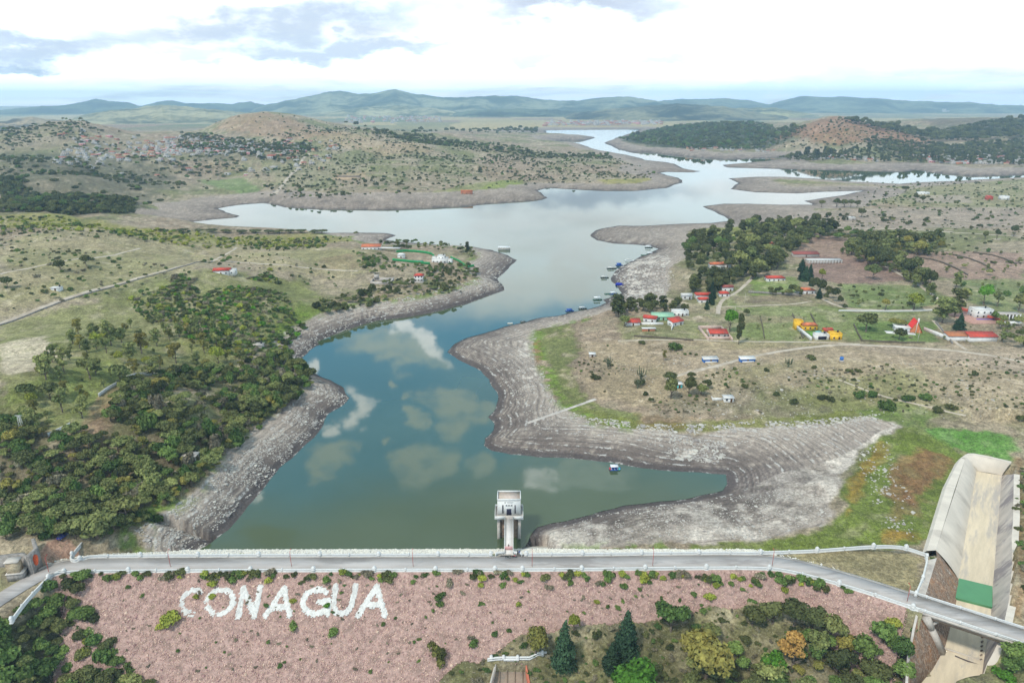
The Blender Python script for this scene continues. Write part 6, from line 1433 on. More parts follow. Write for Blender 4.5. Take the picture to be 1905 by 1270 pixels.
wall_line('garden_wall', [(218,716),(200,726),(184,738)], 1.6, .3, M_white, 'white garden wall above the brown clearing', group='white garden walls on the left bank')
wall_line('garden_wall', [(290,699),(260,697),(236,704)], 1.4, .3, M_white, 'white garden wall among the slender trees', group='white garden walls on the left bank')
wall_line('field_wall', [(1392,545),(1420,546),(1450,548),(1490,550)], 1.8, .5, M_greyw, 'long grey wall below the lawns of the red roofed villa')
wall_line('field_wall', [(1560,579),(1620,580),(1680,580),(1738,578)], 1.0, .4, M_white, 'long low white wall along the pale lane')
wall_line('field_wall', [(1740,600),(1755,618),(1772,640)], 1.2, .5, M_greyw, 'grey wall on the left side of the white compound')
wall_line('fence', [(1474,585),(1484,606),(1494,630)], 1.2, .5, M_fence, 'dark hedge fence between two plots, left of the yellow house', 'fence', 'dark plot fences', M_fence)
wall_line('fence', [(1508,585),(1515,598),(1520,612)], 1.2, .5, M_fence, 'short dark fence just above the yellow house', 'fence', 'dark plot fences', M_fence)
wall_line('fence', [(1588,604),(1594,618),(1603,634)], 1.2, .5, M_fence, 'dark fence between the bare plot and the green lawn', 'fence', 'dark plot fences', M_fence)
wall_line('fence', [(1604,634),(1660,637),(1720,638)], 1.0, .3, M_fence, 'low fence along the lower edge of the green lawn', 'fence', 'dark plot fences', M_fence)
wall_line('fence', [(1415,592),(1419,610),(1422,630)], 1.0, .4, M_fence, 'fence between the green plots right of the tall trees', 'fence', 'dark plot fences', M_fence)
wall_line('fence', [(1180,626),(1240,630),(1290,634)], 1.2, .4, M_fence, 'fence on the slope left of the walled red roofed compound', 'fence', 'dark plot fences', M_fence)
wall_line('fence', [(730,485),(760,488),(800,492)], 2.4, .3, M_gfence, 'bright green fence in front of the villa garden', 'fence', 'green fences of the peninsula villa', M_white)
wall_line('fence', [(737,470),(760,468),(800,472),(808,478)], 2.4, .3, M_gfence, 'green fence behind the villa garden', 'fence', 'green fences of the peninsula villa', M_white)
wall_line('fence', [(838,480),(852,486),(868,498),(882,496)], 2.2, .3, M_gfence, 'green fence right of the white villa', 'fence', 'green fences of the peninsula villa', M_white)

# ------------------------------------------------------------------ buildings
M_wht = mat('white_render', (.68,.67,.64), .8, .08, .6, col2=(.54,.52,.48), thr=(.55,.7)); M_red_r = mat('red_roof', s2l((190,74,60)), .8, .22, .5, col2=s2l((150,84,72)), thr=(.5,.62)); M_org_r = mat('orange_tile_roof', s2l((196,112,78)), .85, .25, .5, col2=s2l((150,98,76)), thr=(.5,.62))
M_brn_r = mat('brown_tile_roof', s2l((172,112,78)), .85, .2, .8); M_yel = mat('yellow_render', s2l((228,180,56)), .8, .1, .6); M_pur = mat('blue_violet_trim', s2l((84,84,170)), .7, .1, .6); M_gry = mat('grey_block', s2l((176,168,160)), .9, .2, .6)
M_glass = mat('window_glass', (.03,.035,.05), .2, .1, 1, spec=.6); M_tin = mat('grey_tin_roof', s2l((200,198,194)), .6, .15, .6); M_grn = mat('pale_green_render', s2l((150,190,160)), .8, .1, .6); M_brick = mat('raw_brick', s2l((176,116,88)), .9, .2, .8); M_bluet = mat('blue_tarp', s2l((60,110,176)), .7, .15, .6)
M_teal = mat('turquoise_paint', s2l((90,190,190)), .6, .1, .6)
M_tank = mat('black_tank', (.03,.03,.035), .6, .1)
def house(name, label, px, py, w, d, h, wall=None, roof='flat', rm=None, rz=0, parent=None, loc=None, nwin=3, storeys=1, cat='house', group=None, door=True, rh=1.6):
    wall = wall or M_wht; rm = rm or M_wht
    if parent is None:
        g = G(px, py); z = min(float(hgt(g[0] + a, g[1] + b_)[0]) for a in (-w / 3, 0, w / 3) for b_ in (0, d / 2))
        root = empty(name, label, cat, (g[0], g[1] + d / 2, z), rz, group); zz_ = 0; ox = oy = 0
    else: root = parent; ox, oy, zz_ = loc
    def tr(x, y):
        return (ox + x, oy + y)
    b_ = MB(); x, y = tr(0, 0); b_.box((x, y, zz_ - 1.2), (w, d, h + 1.2)); wo_ = b_.build('wall', wall, root)
    b_ = MB()
    if roof == 'flat':
        for (a, c_, ww, dd2) in ((0, -d / 2 + .12, w + .1, .3), (0, d / 2 - .12, w + .1, .3), (-w / 2 + .12, 0, .3, d - .5), (w / 2 - .12, 0, .3, d - .5)): b_.box((x + a, y + c_, zz_ + h), (ww, dd2, .5))
        b_.box((x, y, zz_ + h), (w - .6, d - .6, .12))
    elif roof == 'slab': b_.box((x, y, zz_ + h), (w + .8, d + .8, .28))
    elif roof == 'shed':
        b_.add([(x - w / 2 - .4, y - d / 2 - .5, zz_ + h), (x + w / 2 + .4, y - d / 2 - .5, zz_ + h), (x + w / 2 + .4, y + d / 2 + .4, zz_ + h + rh), (x - w / 2 - .4, y + d / 2 + .4, zz_ + h + rh),
                (x - w / 2 - .4, y - d / 2 - .5, zz_ + h + .2), (x + w / 2 + .4, y - d / 2 - .5, zz_ + h + .2), (x + w / 2 + .4, y + d / 2 + .4, zz_ + h + rh + .2), (x - w / 2 - .4, y + d / 2 + .4, zz_ + h + rh + .2)],
               [(0, 3, 2, 1), (4, 5, 6, 7), (0, 1, 5, 4), (1, 2, 6, 5), (2, 3, 7, 6), (3, 0, 4, 7)])
    else:
        e = .5; H_ = rh if roof == 'gable' else rh; q = 0 if roof == 'gable' else min(w, d) * .45
        V = [(x - w / 2 - e, y - d / 2 - e, zz_ + h), (x + w / 2 + e, y - d / 2 - e, zz_ + h), (x + w / 2 + e, y + d / 2 + e, zz_ + h), (x - w / 2 - e, y + d / 2 + e, zz_ + h), (x - w / 2 - e + q, y, zz_ + h + H_), (x + w / 2 + e - q, y, zz_ + h + H_)]
        b_.add(V, [(0, 1, 5, 4), (2, 3, 4, 5), (1, 2, 5), (3, 0, 4), (3, 2, 1, 0)])
    ro = b_.build('roof', rm, root)
    if roof in ('flat', 'slab') and w > 5 and nwin:
        tk_ = MB(); tk_.cyl((x + w * .3, y + d * .2, zz_ + h + .1), (x + w * .3, y + d * .2, zz_ + h + 1.5), .55, n=10); tk_.build('water_tank', M_tank, root)
    if nwin:
        wm_ = MB(); wm_.box((0, 0, 0), (1.1, .1, 1.2)); wm = wm_.mesh('window', [M_glass]); fm_ = MB(); fm_.box((0, -.03, -.15), (1.4, .12, .13)); fm = fm_.mesh('sill', [M_wht])
        for s_ in range(storeys):
            for k in range(nwin):
                xx = -w / 2 + w * (k + .5) / nwin
                if door and s_ == 0 and k == nwin // 2: continue
                o = link('window', wm, root, (x + xx, y - d / 2 - .03, zz_ + .9 + s_ * 2.9)); link('sill', fm, o)
            if d > 5:
                for sg in (-1, 1):
                    o = link('window', wm, root, (x + sg * (w / 2 + .03), y, zz_ + .9 + s_ * 2.9)); o.rotation_euler = (0, 0, math.pi / 2); link('sill', fm, o)
    if door:
        b_ = MB(); b_.box((x - w / 2 + w * (nwin // 2 + .5) / max(nwin, 1), y - d / 2 - .03, zz_), (1.1, .1, 2.2)); b_.build('door', mat('dark_wood_door', s2l((88,62,44)), .8, .15, 1), root)
    return root
def part_box(root, name, c, sz, m, rz=0):
    b_ = MB(); b_.box(c, sz, rz); return b_.build(name, m, root)
# white house with red roof on the left hill
r_ = house('house', 'small white house with red roof standing alone on the left hill', 410, 509, 12, 8, 3.6, roof='gable', rm=M_red_r, rz=.1); house('', '', 0, 0, 5, 7, 3.2, parent=r_, loc=(8, .5, 0), nwin=1, door=False, roof='flat')
house('shed', 'tiny white block hut in the left pasture', 103, 541, 6, 4, 2.4, nwin=1, cat='shed', rm=M_tin, roof='slab')
house('shed', 'small roofless pale hut beside the upper edge of the left wood', 478, 646, 6, 5, 2.4, wall=M_gry, nwin=1, cat='shed', roof='slab', rm=M_gry)
house('hut', 'small pale lakeside hut in the lower left wood by the stony shore', 430, 824, 2.4, 2, 2.4, nwin=0, cat='shed', roof='slab', rm=M_gry)
# pavilion roof in the wood
g = G(352, 862); pv_ = empty('pavilion', 'flat concrete pavilion roof on columns at the top of the wooded path', 'pavilion', (g[0], g[1] + 2, g[2])); part_box(pv_, 'roof', (0, 0, 3.2), (6.5, 4.6, .3), M_conc)
for a in (-2.7, 2.7):
    for c_ in (-1.8, 1.8): part_box(pv_, 'column', (a, c_, -.5), (.3, .3, 3.7), M_conc)
g = G(323, 858); pv_ = empty('kiosk', 'small rust orange shelter left of the pavilion roof', 'kiosk', g, .5); part_box(pv_, 'wall', (0, 0, 0), (2.4, .3, 2.6), mat('rust_red_wall', s2l((186,108,84)), .9, .2, .5)); part_box(pv_, 'roof', (0, 0, 2.6), (2.8, 1.6, .2), M_conc); part_box(pv_, 'post', (1, -.7, 0), (.15, .15, 2.6), M_conc)
# peninsula villas
v = house('villa', 'white stepped villa with arches on the peninsula', 818, 489, 15, 10, 4.2, nwin=4, rz=-.1); house('', '', 0, 0, 7, 6, 6.4, parent=v, loc=(1, 2, 0), nwin=2, door=False, roof='flat', storeys=2)
house('', '', 0, 0, 5, 5, 3.2, parent=v, loc=(10, -1, 0), nwin=1, door=False); house('', '', 0, 0, 4, 4, 5.0, parent=v, loc=(-6, 1, 0), nwin=1, door=False)
h_ = house('house', 'long house with orange roof behind the peninsula garden', 690, 464, 20, 8, 3.6, roof='shed', rm=M_org_r, nwin=5, rz=.05); part_box(h_, 'terrace_roof', (20, -6, 2.6), (22, 6, .3), M_tin, -.15)
house('garden_house', 'small white garden house between the green fences', 746, 480, 7, 5, 3.4, roof='hip', nwin=1)
g = G(772, 486); po = empty('sports_court', 'greenish sports court with low white border inside the green fences', 'court', (g[0], g[1], g[2])); part_box(po, 'surface', (0, 0, -.3), (16, 7, .5), mat('court_green', s2l((84,140,110)), .7, .1, .6)); part_box(po, 'edge', (0, -3.9, -.3), (17, .5, .8), M_wht)
ru = house('ruin', 'roofless grey walled ruin on the peninsula slope with a dark box on top', 728, 530, .6, 12, 3.4, wall=M_gry, roof='slab', rm=M_gry, nwin=0, door=False, cat='ruin')
for c_, sz in (((-9, -5.5, -1), (18, .5, 4)), ((-18, 0, -1), (.5, 12, 4)), ((-9, 6, -1), (18, .5, 4.5)), ((-15, 6.5, 3), (4, 3, 3))): part_box(ru, 'wall', c_, sz, M_gry)
h_ = house('house', 'white house with red hip roof and terrace right of the walled ruin', 779, 524, 8, 7, 5.4, roof='hip', rm=M_red_r, storeys=2, nwin=3); part_box(h_, 'terrace', (-2, -5.5, -2), (13, 4, 3), M_gry)
# right bank compounds
h_ = house('house', 'white walled house with small red roof at the left end of the low row', 1178, 606, 10, 5, 2.8, roof='shed', rm=M_red_r, nwin=1); part_box(h_, 'garden_wall', (14, -1, -.5), (16, .4, 3), M_wht)
house('house', 'white house with steep red roof in the middle of the low row', 1211, 600, 9, 7, 3.2, roof='gable', rm=M_red_r, nwin=2, rz=-.4)
house('pool_house', 'long pale green building in the low row', 1234, 596, 16, 6, 2.8, wall=M_grn, roof='shed', rm=M_grn, nwin=5)
house('house', 'white flat roofed lookout house on stilts above the low row', 1266, 588, 12, 6, 3.6, roof='flat', nwin=4, storeys=1)
h_ = house('house', 'long white house with bright red roof, front right of the low row', 1258, 606, 10, 6, 3.2, roof='shed', rm=M_red_r, nwin=2, rz=.5); part_box(h_, 'garden_wall', (-8, -6, -.5), (8, .4, 3), M_wht, .7)
house('shelter', 'long narrow shelter with white roof on the green slope', 1207, 616, 9, 2.2, 2.0, wall=M_brick, roof='slab', rm=M_wht, nwin=0, cat='shelter')
h_ = house('house', 'red roofed house in the walled stone compound', 1337, 628, 12, 5, 3.0, wall=M_gry, roof='shed', rm=M_red_r, nwin=3)
for c_, sz in (((0, -5, -1), (15, .4, 2.8)), ((-8.5, 5, -1), (.5, 26, 3)), ((7.5, 5, -1), (.5, 26, 3)), ((0, 18, -1), (16, .4, 3)), ((-1, 7, -1), (9, 4, 3.2))): part_box(h_, 'yard_wall', c_, sz, mat('pinkish_wall', s2l((196,172,160)), .9, .15, .6))
h_ = house('house', 'cluster of red tiled roofs between the tall lakeside trees', 1310, 556, 13, 7, 3.4, roof='gable', rm=M_red_r, nwin=3); house('', '', 0, 0, 9, 6, 3.2, parent=h_, loc=(-3, -13, 0), nwin=2, roof='hip', rm=M_red_r); house('', '', 0, 0, 8, 6, 3.0, parent=h_, loc=(-14, -1, 0), nwin=2, roof='gable', rm=M_tin)
house('house', 'small red roofed house beside the lakeside lane', 1348, 552, 8, 6, 3.0, roof='hip', rm=M_red_r, nwin=2)
house('house', 'white house with dull red roof above the lane house', 1354, 542, 9, 6, 3.6, roof='gable', rm=mat('dull_red_roof', s2l((150,84,76)), .85, .2, .8), nwin=2)
h_ = house('villa', 'low villa with bright red roof on the upper lawn', 1444, 523, 16, 8, 3.2, roof='hip', rm=M_red_r, nwin=4); part_box(h_, 'terrace', (12, -1, -.5), (8, 6, .9), M_wht)
house('house', 'white house with orange hip roof at the end of the grey wall', 1501, 547, 13, 8, 3.2, roof='hip', rm=M_org_r, nwin=3)
h_ = house('house', 'white house with orange roof inside the left grove', 1334, 500, 13, 8, 4.2, roof='hip', rm=M_org_r, nwin=3); house('', '', 0, 0, 8, 7, 3.4, parent=h_, loc=(11, 4, 0), nwin=1, roof='gable', rm=M_org_r)
house('house', 'house with terracotta roof at the back of the grove', 1424, 460, 16, 8, 4.2, roof='gable', rm=M_org_r, nwin=3); house('house', 'pale house seen over the top of the grove', 1438, 428, 12, 8, 4, nwin=3)
house('house', 'white and orange house among the trees beyond the ploughed field', 1603, 464, 13, 8, 5, roof='gable', rm=M_org_r, nwin=3, storeys=1)
st = house('stable', 'long stable building with dull red roof beyond the ploughed field', 1500, 478, 26, 7, 3, wall=M_gry, roof='shed', rm=mat('dull_red_roof', s2l((150,84,76))), nwin=0, cat='stable')
st = house('stable', 'long open fronted grey stable with columns right of the grove', 1534, 490, 34, 7, 3.2, wall=M_gry, roof='slab', rm=M_tin, nwin=0, cat='stable', door=False)
for k in range(12): part_box(st, 'column', (-16 + k * 2.9, -5, -.5), (.5, .5, 3.7), M_wht)
# yellow house
h_ = house('house', 'yellow and orange house with stepped terrace and white garage door', 1556, 632, 7, 6, 4.0, wall=M_yel, roof='flat', rm=M_yel, nwin=2)
house('', '', 0, 0, 9, 5, 3.0, parent=h_, loc=(-9, .5, 0), nwin=2, roof='flat', rm=M_wht, wall=M_wht, door=False); part_box(h_, 'garage_door', (-9, -2.1, 0), (5.5, .15, 2.3), M_dark)
house('', '', 0, 0, 10, 5, 3.4, parent=h_, loc=(-9, 20, 0), nwin=3, roof='hip', rm=M_org_r, wall=M_yel, door=False); house('', '', 0, 0, 5, 5, 5.0, parent=h_, loc=(-15, 24, 0), nwin=1, roof='flat', rm=M_yel, wall=M_yel, door=False)
house('', '', 0, 0, 5, 6, 3.2, parent=h_, loc=(-1, 9, 0), nwin=1, roof='gable', rm=M_red_r, wall=M_yel, door=False); part_box(h_, 'pool', (-5, 12, -.1), (4, 6, .5), M_teal); part_box(h_, 'side_wall', (-16.5, 10, -.5), (.5, 26, 2.6), M_wht); part_box(h_, 'lawn_terrace', (-10, 10, -.4), (6, 12, .8), mat('lawn', s2l((104,146,66)), .9, .2, .8))
# red pointed house
g = G(1704, 618); ah = empty('house', 'red pointed chalet with white side wing on the lawn', 'house', (g[0], g[1] + 3, g[2]), -.25)
b_ = MB(); b_.add([(-4, -4, 0), (4, -4, 0), (4, 4, 0), (-4, 4, 0), (0, -4.2, 8), (0, 4.2, 8)], [(0, 1, 4), (2, 3, 5)]); b_.build('gable_wall', mat('orange_render', s2l((206,130,90)), .8, .1, .6), ah)
b_ = MB(); b_.add([(-4.6, -4.6, -.4), (-4.6, 4.6, -.4), (0, 4.6, 8.3), (0, -4.6, 8.3), (4.6, -4.6, -.4), (4.6, 4.6, -.4)], [(0, 3, 2, 1), (3, 4, 5, 2)]); b_.build('roof', mat('scarlet_roof', s2l((214,44,34)), .6, .08, .6), ah)
house('', '', 0, 0, 9, 7, 3, parent=ah, loc=(-8, -1, 0), nwin=2, roof='slab', rm=M_wht, wall=M_wht, door=False); part_box(ah, 'patio', (-10, -7, -.4), (18, 5, .6), M_wht, .05); part_box(ah, 'chimney', (2.8, 3, 3), (.9, .9, 5.2), M_wht)
b_ = MB(); b_.cyl((0, -4.75, 0), (0, -4.75, 7.6), .2, n=6); b_.build('gable_trim', M_wht, ah)
# white compound with two roofs
h_ = house('compound', 'long white wall with orange roof on its left half, gateway in the middle', 1788, 634, 17, 6, 3.2, roof='shed', rm=M_brn_r, nwin=0, cat='house', door=False, rh=1.2)
part_box(h_, 'gate', (9.8, -3.0, -.3), (3, .4, 2.8), M_pur); part_box(h_, 'side_wall', (-9.5, 8, -.5), (.4, 22, 3), M_wht, .25)
h2 = house('house', 'red roofed hall behind the white front wall, right half of the compound', 1829, 635, 18, 6, 3.4, roof='shed', rm=M_red_r, nwin=0, door=False, rh=1.6)
part_box(h2, 'annex', (-6.5, 5.5, -.5), (9, 5, 4.4), mat('brick_red_wall', s2l((176,84,70)), .85, .15, .6))
g = G(1806, 592); yd = empty('yard', 'red brown tiled yard with low brick walls behind the compound', 'yard', (g[0], g[1], g[2] + .1), .0)
b_ = MB(); b_.add([(-14, 22, .5), (4, 22, .5), (16, -12, .5), (-6, -12, .5), (-14, 22, -1), (4, 22, -1), (16, -12, -1), (-6, -12, -1)], [(3, 2, 1, 0), (3, 7, 6, 2), (2, 6, 5, 1), (0, 4, 7, 3), (1, 5, 4, 0)]); b_.build('paving', mat('tiled_yard', s2l((178,140,128)), .9, .12, .6), yd)
b_ = MB(); b_.sweep([(4, 22, 0), (16, -12, 0)], [(.3, -.5), (.3, 2.4), (-.3, 2.4), (-.3, -.5)]); b_.build('wall', mat('brick_red_wall', s2l((176,84,70))), yd)
house('house', 'white two storey house with violet blue trim behind the compound', 1829, 592, 13, 8, 6, roof='flat', rm=M_wht, storeys=2, nwin=3)
g = G(1829, 594); vt = empty('veranda', 'low violet blue veranda wall before the white two storey house', 'veranda', (g[0], g[1] - 2.5, g[2])); part_box(vt, 'parapet', (0, 0, 0), (13, .4, 1.2), M_pur); part_box(vt, 'floor', (0, 1.5, -.4), (13, 2.6, .6), M_wht)
cn_ = empty('unfinished_building', 'unfinished building of pale columns and slab at the right edge', 'building', G(1876, 596)); part_box(cn_, 'slab', (0, 3, 4.2), (17, 6, .4), M_gry)
for k in range(7): part_box(cn_, 'column', (-7.5 + k * 2.5, 0, -.5), (.7, .5, 4.7), M_wht)
part_box(cn_, 'back_wall', (0, 5.8, -.5), (16, .4, 4.6), M_concd)
for k, (px, c_) in enumerate([(1868, M_wht), (1888, M_wht)]):
    g = G(px, 606); a_ = empty('awning', ['white fabric awning left of the other one at the right edge', 'white fabric awning at the very right edge'][k], 'awning', g, 0, 'white awnings at the right edge')
    b_ = MB(); b_.add([(-4, -2, 2.4), (4, -2, 2.4), (4, 2, 2.6), (-4, 2, 2.6), (0, 0, 3.6)], [(0, 1, 4), (1, 2, 4), (2, 3, 4), (3, 0, 4)]); b_.build('canopy', c_, a_)
    for x_ in (-3.8, 3.8):
        for y_ in (-1.8, 1.8): part_box(a_, 'post', (x_, y_, -.3), (.15, .15, 2.8), M_wht)
# stalls and shacks on the near right pasture
for px, py, w, m_, lb in [(1322,674,9,M_tin,'long blue and white tarpaulin shack on the sandy track'),(1391,673,9,M_wht,'long shack with white tin roof right of the blue one')]:
    s_ = house('shack', lb, px, py, w, 3.6, 2.1, wall=M_bluet if 'blue' in lb else M_concd, roof='shed', rm=m_, nwin=0, cat='shack', rh=.5, rz=.08); part_box(s_, 'counter', (0, -2.1, 0), (w * .8, .4, .9), M_wht)
house('stall', 'tiny white roofed stall near the green shore strip', 1102, 664, 3.6, 3, 2.0, wall=M_gry, roof='slab', rm=M_wht, nwin=1, cat='stall')
s_ = house('hut', 'small white hut ruin with blue grey roof right of the tree clump', 1356, 748, 5, 4, 2.4, roof='slab', rm=M_tin, nwin=2, cat='hut'); part_box(s_, 'broken_wall', (-5.5, .5, -.3), (5, .3, 1.9), M_wht); part_box(s_, 'broken_wall', (-8, 2, -.3), (.3, 3, 1.6), M_wht)
house('kiosk', 'tiny turquoise and white hut inside the near tree clump', 1264, 722, 3, 3, 2.4, wall=M_teal, roof='slab', rm=M_wht, nwin=0, cat='hut')
g = G(1565, 672); tk = empty('water_tank', 'blue water tank on a small stand on the right pasture', 'tank', g); b_ = MB(); b_.cyl((0, 0, 1.0), (0, 0, 2.8), 1.1, n=12); b_.build('tank', M_bluet, tk); part_box(tk, 'stand', (0, 0, -.3), (2.2, 2.2, 1.3), M_gry)
tr_ = house('barn', 'long low barn with dark roof on the middle peninsula', 648, 334, 46, 10, 5, wall=mat('tan_wall', s2l((200,176,146))), roof='shed', rm=M_concd, nwin=0, cat='barn', door=False)
house('house', 'small red house on the distant right field', 1842, 372, 9, 8, 5, wall=mat('brick_red_wall', s2l((176,84,70))), roof='shed', rm=M_red_r, nwin=1); house('house', 'pale block building right of the distant red house', 1871, 372, 12, 10, 6, nwin=2)
house('house', 'white low house on the distant right field', 1720, 362, 18, 10, 4, nwin=3); house('house', 'grey house beside the distant hedge', 1582, 410, 14, 8, 4, wall=M_gry, nwin=2)
house('lakeside_house', 'small red walled house on the far green shore', 868, 361, 20, 9, 5, wall=M_brick, nwin=3, roof='gable', rm=M_org_r)

# left end ruin
g0 = P(20, 1062, 9.8); lr = empty('stone_ruin', 'old grey stone retaining wall with orange mural at the left end of the dam', 'wall', g0)
def Lr(px, py, z=9.8): q = P(px, py, z); return (q[0] - g0[0], q[1] - g0[1], q[2] - g0[2])
b_ = MB(); base = [Lr(-40, 1068), Lr(0, 1064), Lr(30, 1060), Lr(48, 1058), Lr(62, 1068)]
b_.sweep([(p[0], p[1], -1) for p in base], [(.5, 0), (.3, 7.2), (-.9, 7.2), (-.9, 0)]); b_.build('wall_body', M_greyw, lr)
b_ = MB(); b_.sweep([(p[0], p[1], -1) for p in (Lr(62, 1068), Lr(78, 1052), Lr(72, 1034))], [(.5, 0), (.3, 8.4), (-.9, 8.4), (-.9, 0)]); b_.build('side_wall', M_greyw, lr)
a = Vector(Lr(62, 1068)); c2 = Vector(Lr(78, 1052)); dv = (c2 - a).normalized(); nv_ = Vector((dv.y, -dv.x, 0)); b_ = MB(); vs = []
mid = a.lerp(c2, .45) + nv_ * .56 + Vector((0, 0, 4.3))
for k in range(12):
    t_ = 2 * math.pi * k / 12; vs.append(tuple(mid + dv * math.cos(t_) * 1.2 * random.uniform(.8, 1.1) + Vector((0, 0, 1)) * math.sin(t_) * 2.1))
b_.add(vs + [tuple(Vector(v_) - nv_ * .2) for v_ in vs], [tuple(range(12))] + [(k, (k + 1) % 12, 12 + (k + 1) % 12, 12 + k) for k in range(12)]); b_.build('mural', mat('orange_mural', s2l((214,92,48)), .8, .2, 1.5), lr)
g1 = P(34, 1072, 9.8); sp_ = empty('stone_pillar', 'two tiered carved stone pillar before the old wall at the left end', 'pillar', g1, .15)
part_box(sp_, 'base', (0, 0, -.5), (5.0, 3.4, 2.6), M_greyw); part_box(sp_, 'ledge', (0, 0, 2.1), (5.4, 3.8, .3), M_conc); part_box(sp_, 'shaft', (-.3, 0, 2.4), (3.8, 2.6, 4.0), mat('tan_stone', s2l((182,166,138)), .95, .25, .8, col2=s2l((140,124,104)))); part_box(sp_, 'cap', (-.3, 0, 6.4), (4.2, 3.0, .35), M_conc)
# lattice mast
g = G(43, 806); ms = empty('lattice_mast', 'pale lattice mast standing among the trees at the left edge', 'mast', g)
b_ = MB()
for a_, c_ in ((-1, -1), (1, -1), (1, 1), (-1, 1)): b_.cyl((a_ * .8, c_ * .8, -.3), (a_ * .35, c_ * .35, 8.5), .07, n=5)
b_.build('leg', M_tin, ms); b_ = MB()
for k in range(7):
    z0 = k * 1.2; s0 = .8 - .45 * z0 / 8.5; s1_ = .8 - .45 * (z0 + 1.2) / 8.5
    for (a_, c_, e_, f_) in ((-1, -1, 1, -1), (1, -1, 1, 1), (1, 1, -1, 1), (-1, 1, -1, -1)): b_.cyl((a_ * s0, c_ * s0, z0), (e_ * s1_, f_ * s1_, z0 + 1.2), .045, n=4)
b_.build('brace', M_tin, ms); part_box(ms, 'cross_arm', (0, 0, 8.3), (3.2, .15, .15), M_tin)
for px, py, lb in [(1727-20,636,'on the green lawn before the red pointed house'),(1366,590,'in the green plots above the pasture'),(1331,588,'beside the lakeside lane'),(1385,565,'left of the grey wall')]:
    g = G(px, py); u_ = empty('utility_pole', 'thin pale utility pole ' + lb, 'pole', g, 0, 'utility poles of the right bank'); b_ = MB(); b_.cyl((0, 0, -.4), (0, 0, 8.5), .14, .09, n=6); b_.build('pole', M_conc, u_); part_box(u_, 'cross_arm', (0, 0, 7.9), (1.8, .12, .12), M_fence)

for i_, pl_ in enumerate([[(1700,478),(1740,484),(1775,498),(1800,512)],[(1760,472),(1800,480),(1830,492),(1850,505)],[(1810,470),(1860,478),(1890,492)],[(1650,492),(1690,500),(1720,516)]]):
    wall_line('hedge', pl_, 1.0, 1.0, M_fence, 'dark curved terrace hedge on the ploughed slope, %s' % ['lowest long one', 'second one upslope', 'shortest at the right edge', 'left one by the tall trees'][i_], 'hedge', 'terrace hedges on the ploughed slope')
# ------------------------------------------------------------------ cacti
M_cac = mat('cactus_skin', s2l((92,98,74)), .9, .2, 2, .2)
for px, py, hpx, lb, sd_ in [(1131,682,24,'bare candelabra cactus standing alone left of the tarpaulin shack',1),(1192,706,30,'bushy candelabra cactus with dark arms behind the near shrubs',2),(1466,683,22,'dark forked cactus beside the bend of the sandy track',3),(1186,722,24,'broad cactus just below the bushy one',4)]:
    g = G(px, py); s_ = to_px(*g)[2] / FPX * hpx / 1.15; r_ = empty('cactus', lb, 'cactus', g, 0, 'candelabra cacti on the right pasture'); r2 = random.Random(sd_)
    b_ = MB(); b_.cyl((0, 0, -.2), (0, 0, s_ * .35), s_ * .07, s_ * .06, n=8); b_.build('trunk', M_cac, r_)
    for k in range(9):
        a = k * .7 + r2.uniform(-.2, .2); q = s_ * r2.uniform(.12, .34); z0 = s_ * r2.uniform(.18, .34); b_ = MB()
        m1 = (math.cos(a) * q, math.sin(a) * q, z0 + s_ * .16); b_.cyl((0, 0, z0), m1, s_ * .035, n=7); b_.cyl(m1, (m1[0] * 1.15, m1[1] * 1.15, s_ * r2.uniform(.7, 1.0)), s_ * .035, s_ * .028, n=7); b_.build('arm', M_cac, r_)
# ------------------------------------------------------------------ boats
def boat(label, px, py, L, wd, hull, canopy, rz, on_land=False, closed=False, h=1.9, bow=None):
    g = G(px, py); z = g[2] + .1 if on_land else 0.02
    r_ = empty('boat', label, 'boat', (g[0], g[1], z), rz, 'boats moored along the right shore')
    b_ = MB(); n = 9; vs = []
    for k in range(n):
        t = k / (n - 1); x = (t - .5) * L; w = wd / 2 * (1 if t < .6 else max(.05, 1 - ((t - .6) / .4) ** 2)); kz = .25 * max(0, (t - .6) / .4)
        vs += [(x, -w * .7, -.35 + kz), (x, -w, .55 + kz), (x, -w + .12, .55 + kz), (x, -w * .7 + .1, .1), (x, w * .7 - .1, .1), (x, w - .12, .55 + kz), (x, w, .55 + kz), (x, w * .7, -.35 + kz)]
    fs = [(a * 8 + j, a * 8 + (j + 1) % 8, (a + 1) * 8 + (j + 1) % 8, (a + 1) * 8 + j) for a in range(n - 1) for j in range(8)] + [tuple(range(8)), tuple((n - 1) * 8 + j for j in range(8))[::-1]]
    b_.add(vs, fs); b_.build('hull', hull, r_)
    b_ = MB(); 
    for x in (-L * .3, -.1, L * .2): b_.box((x, 0, .3), (.3, wd * .8, .1))
    b_.build('bench', M_wht, r_)
    if canopy:
        b_ = MB(); b_.box((-L * .08, 0, h), (L * .68, wd * 1.05, .12)); b_.box((-L * .08, 0, h + .12), (L * .62, wd * .7, .08)); b_.build('canopy', canopy, r_)
        for sx_ in (-L * .38, L * .22):
            for sy_ in (-wd * .45, wd * .45): part_box(r_, 'post', (sx_, sy_, .4), (.09, .09, h - .4), M_wht)
        if closed: part_box(r_, 'side_cover', (-L * .08, -wd * .5, .5), (L * .62, .06, h - .5), hull)
    if bow: part_box(r_, 'bow_box', (L * .36, 0, .2), (L * .16, wd * .8, .5), bow)
    return r_
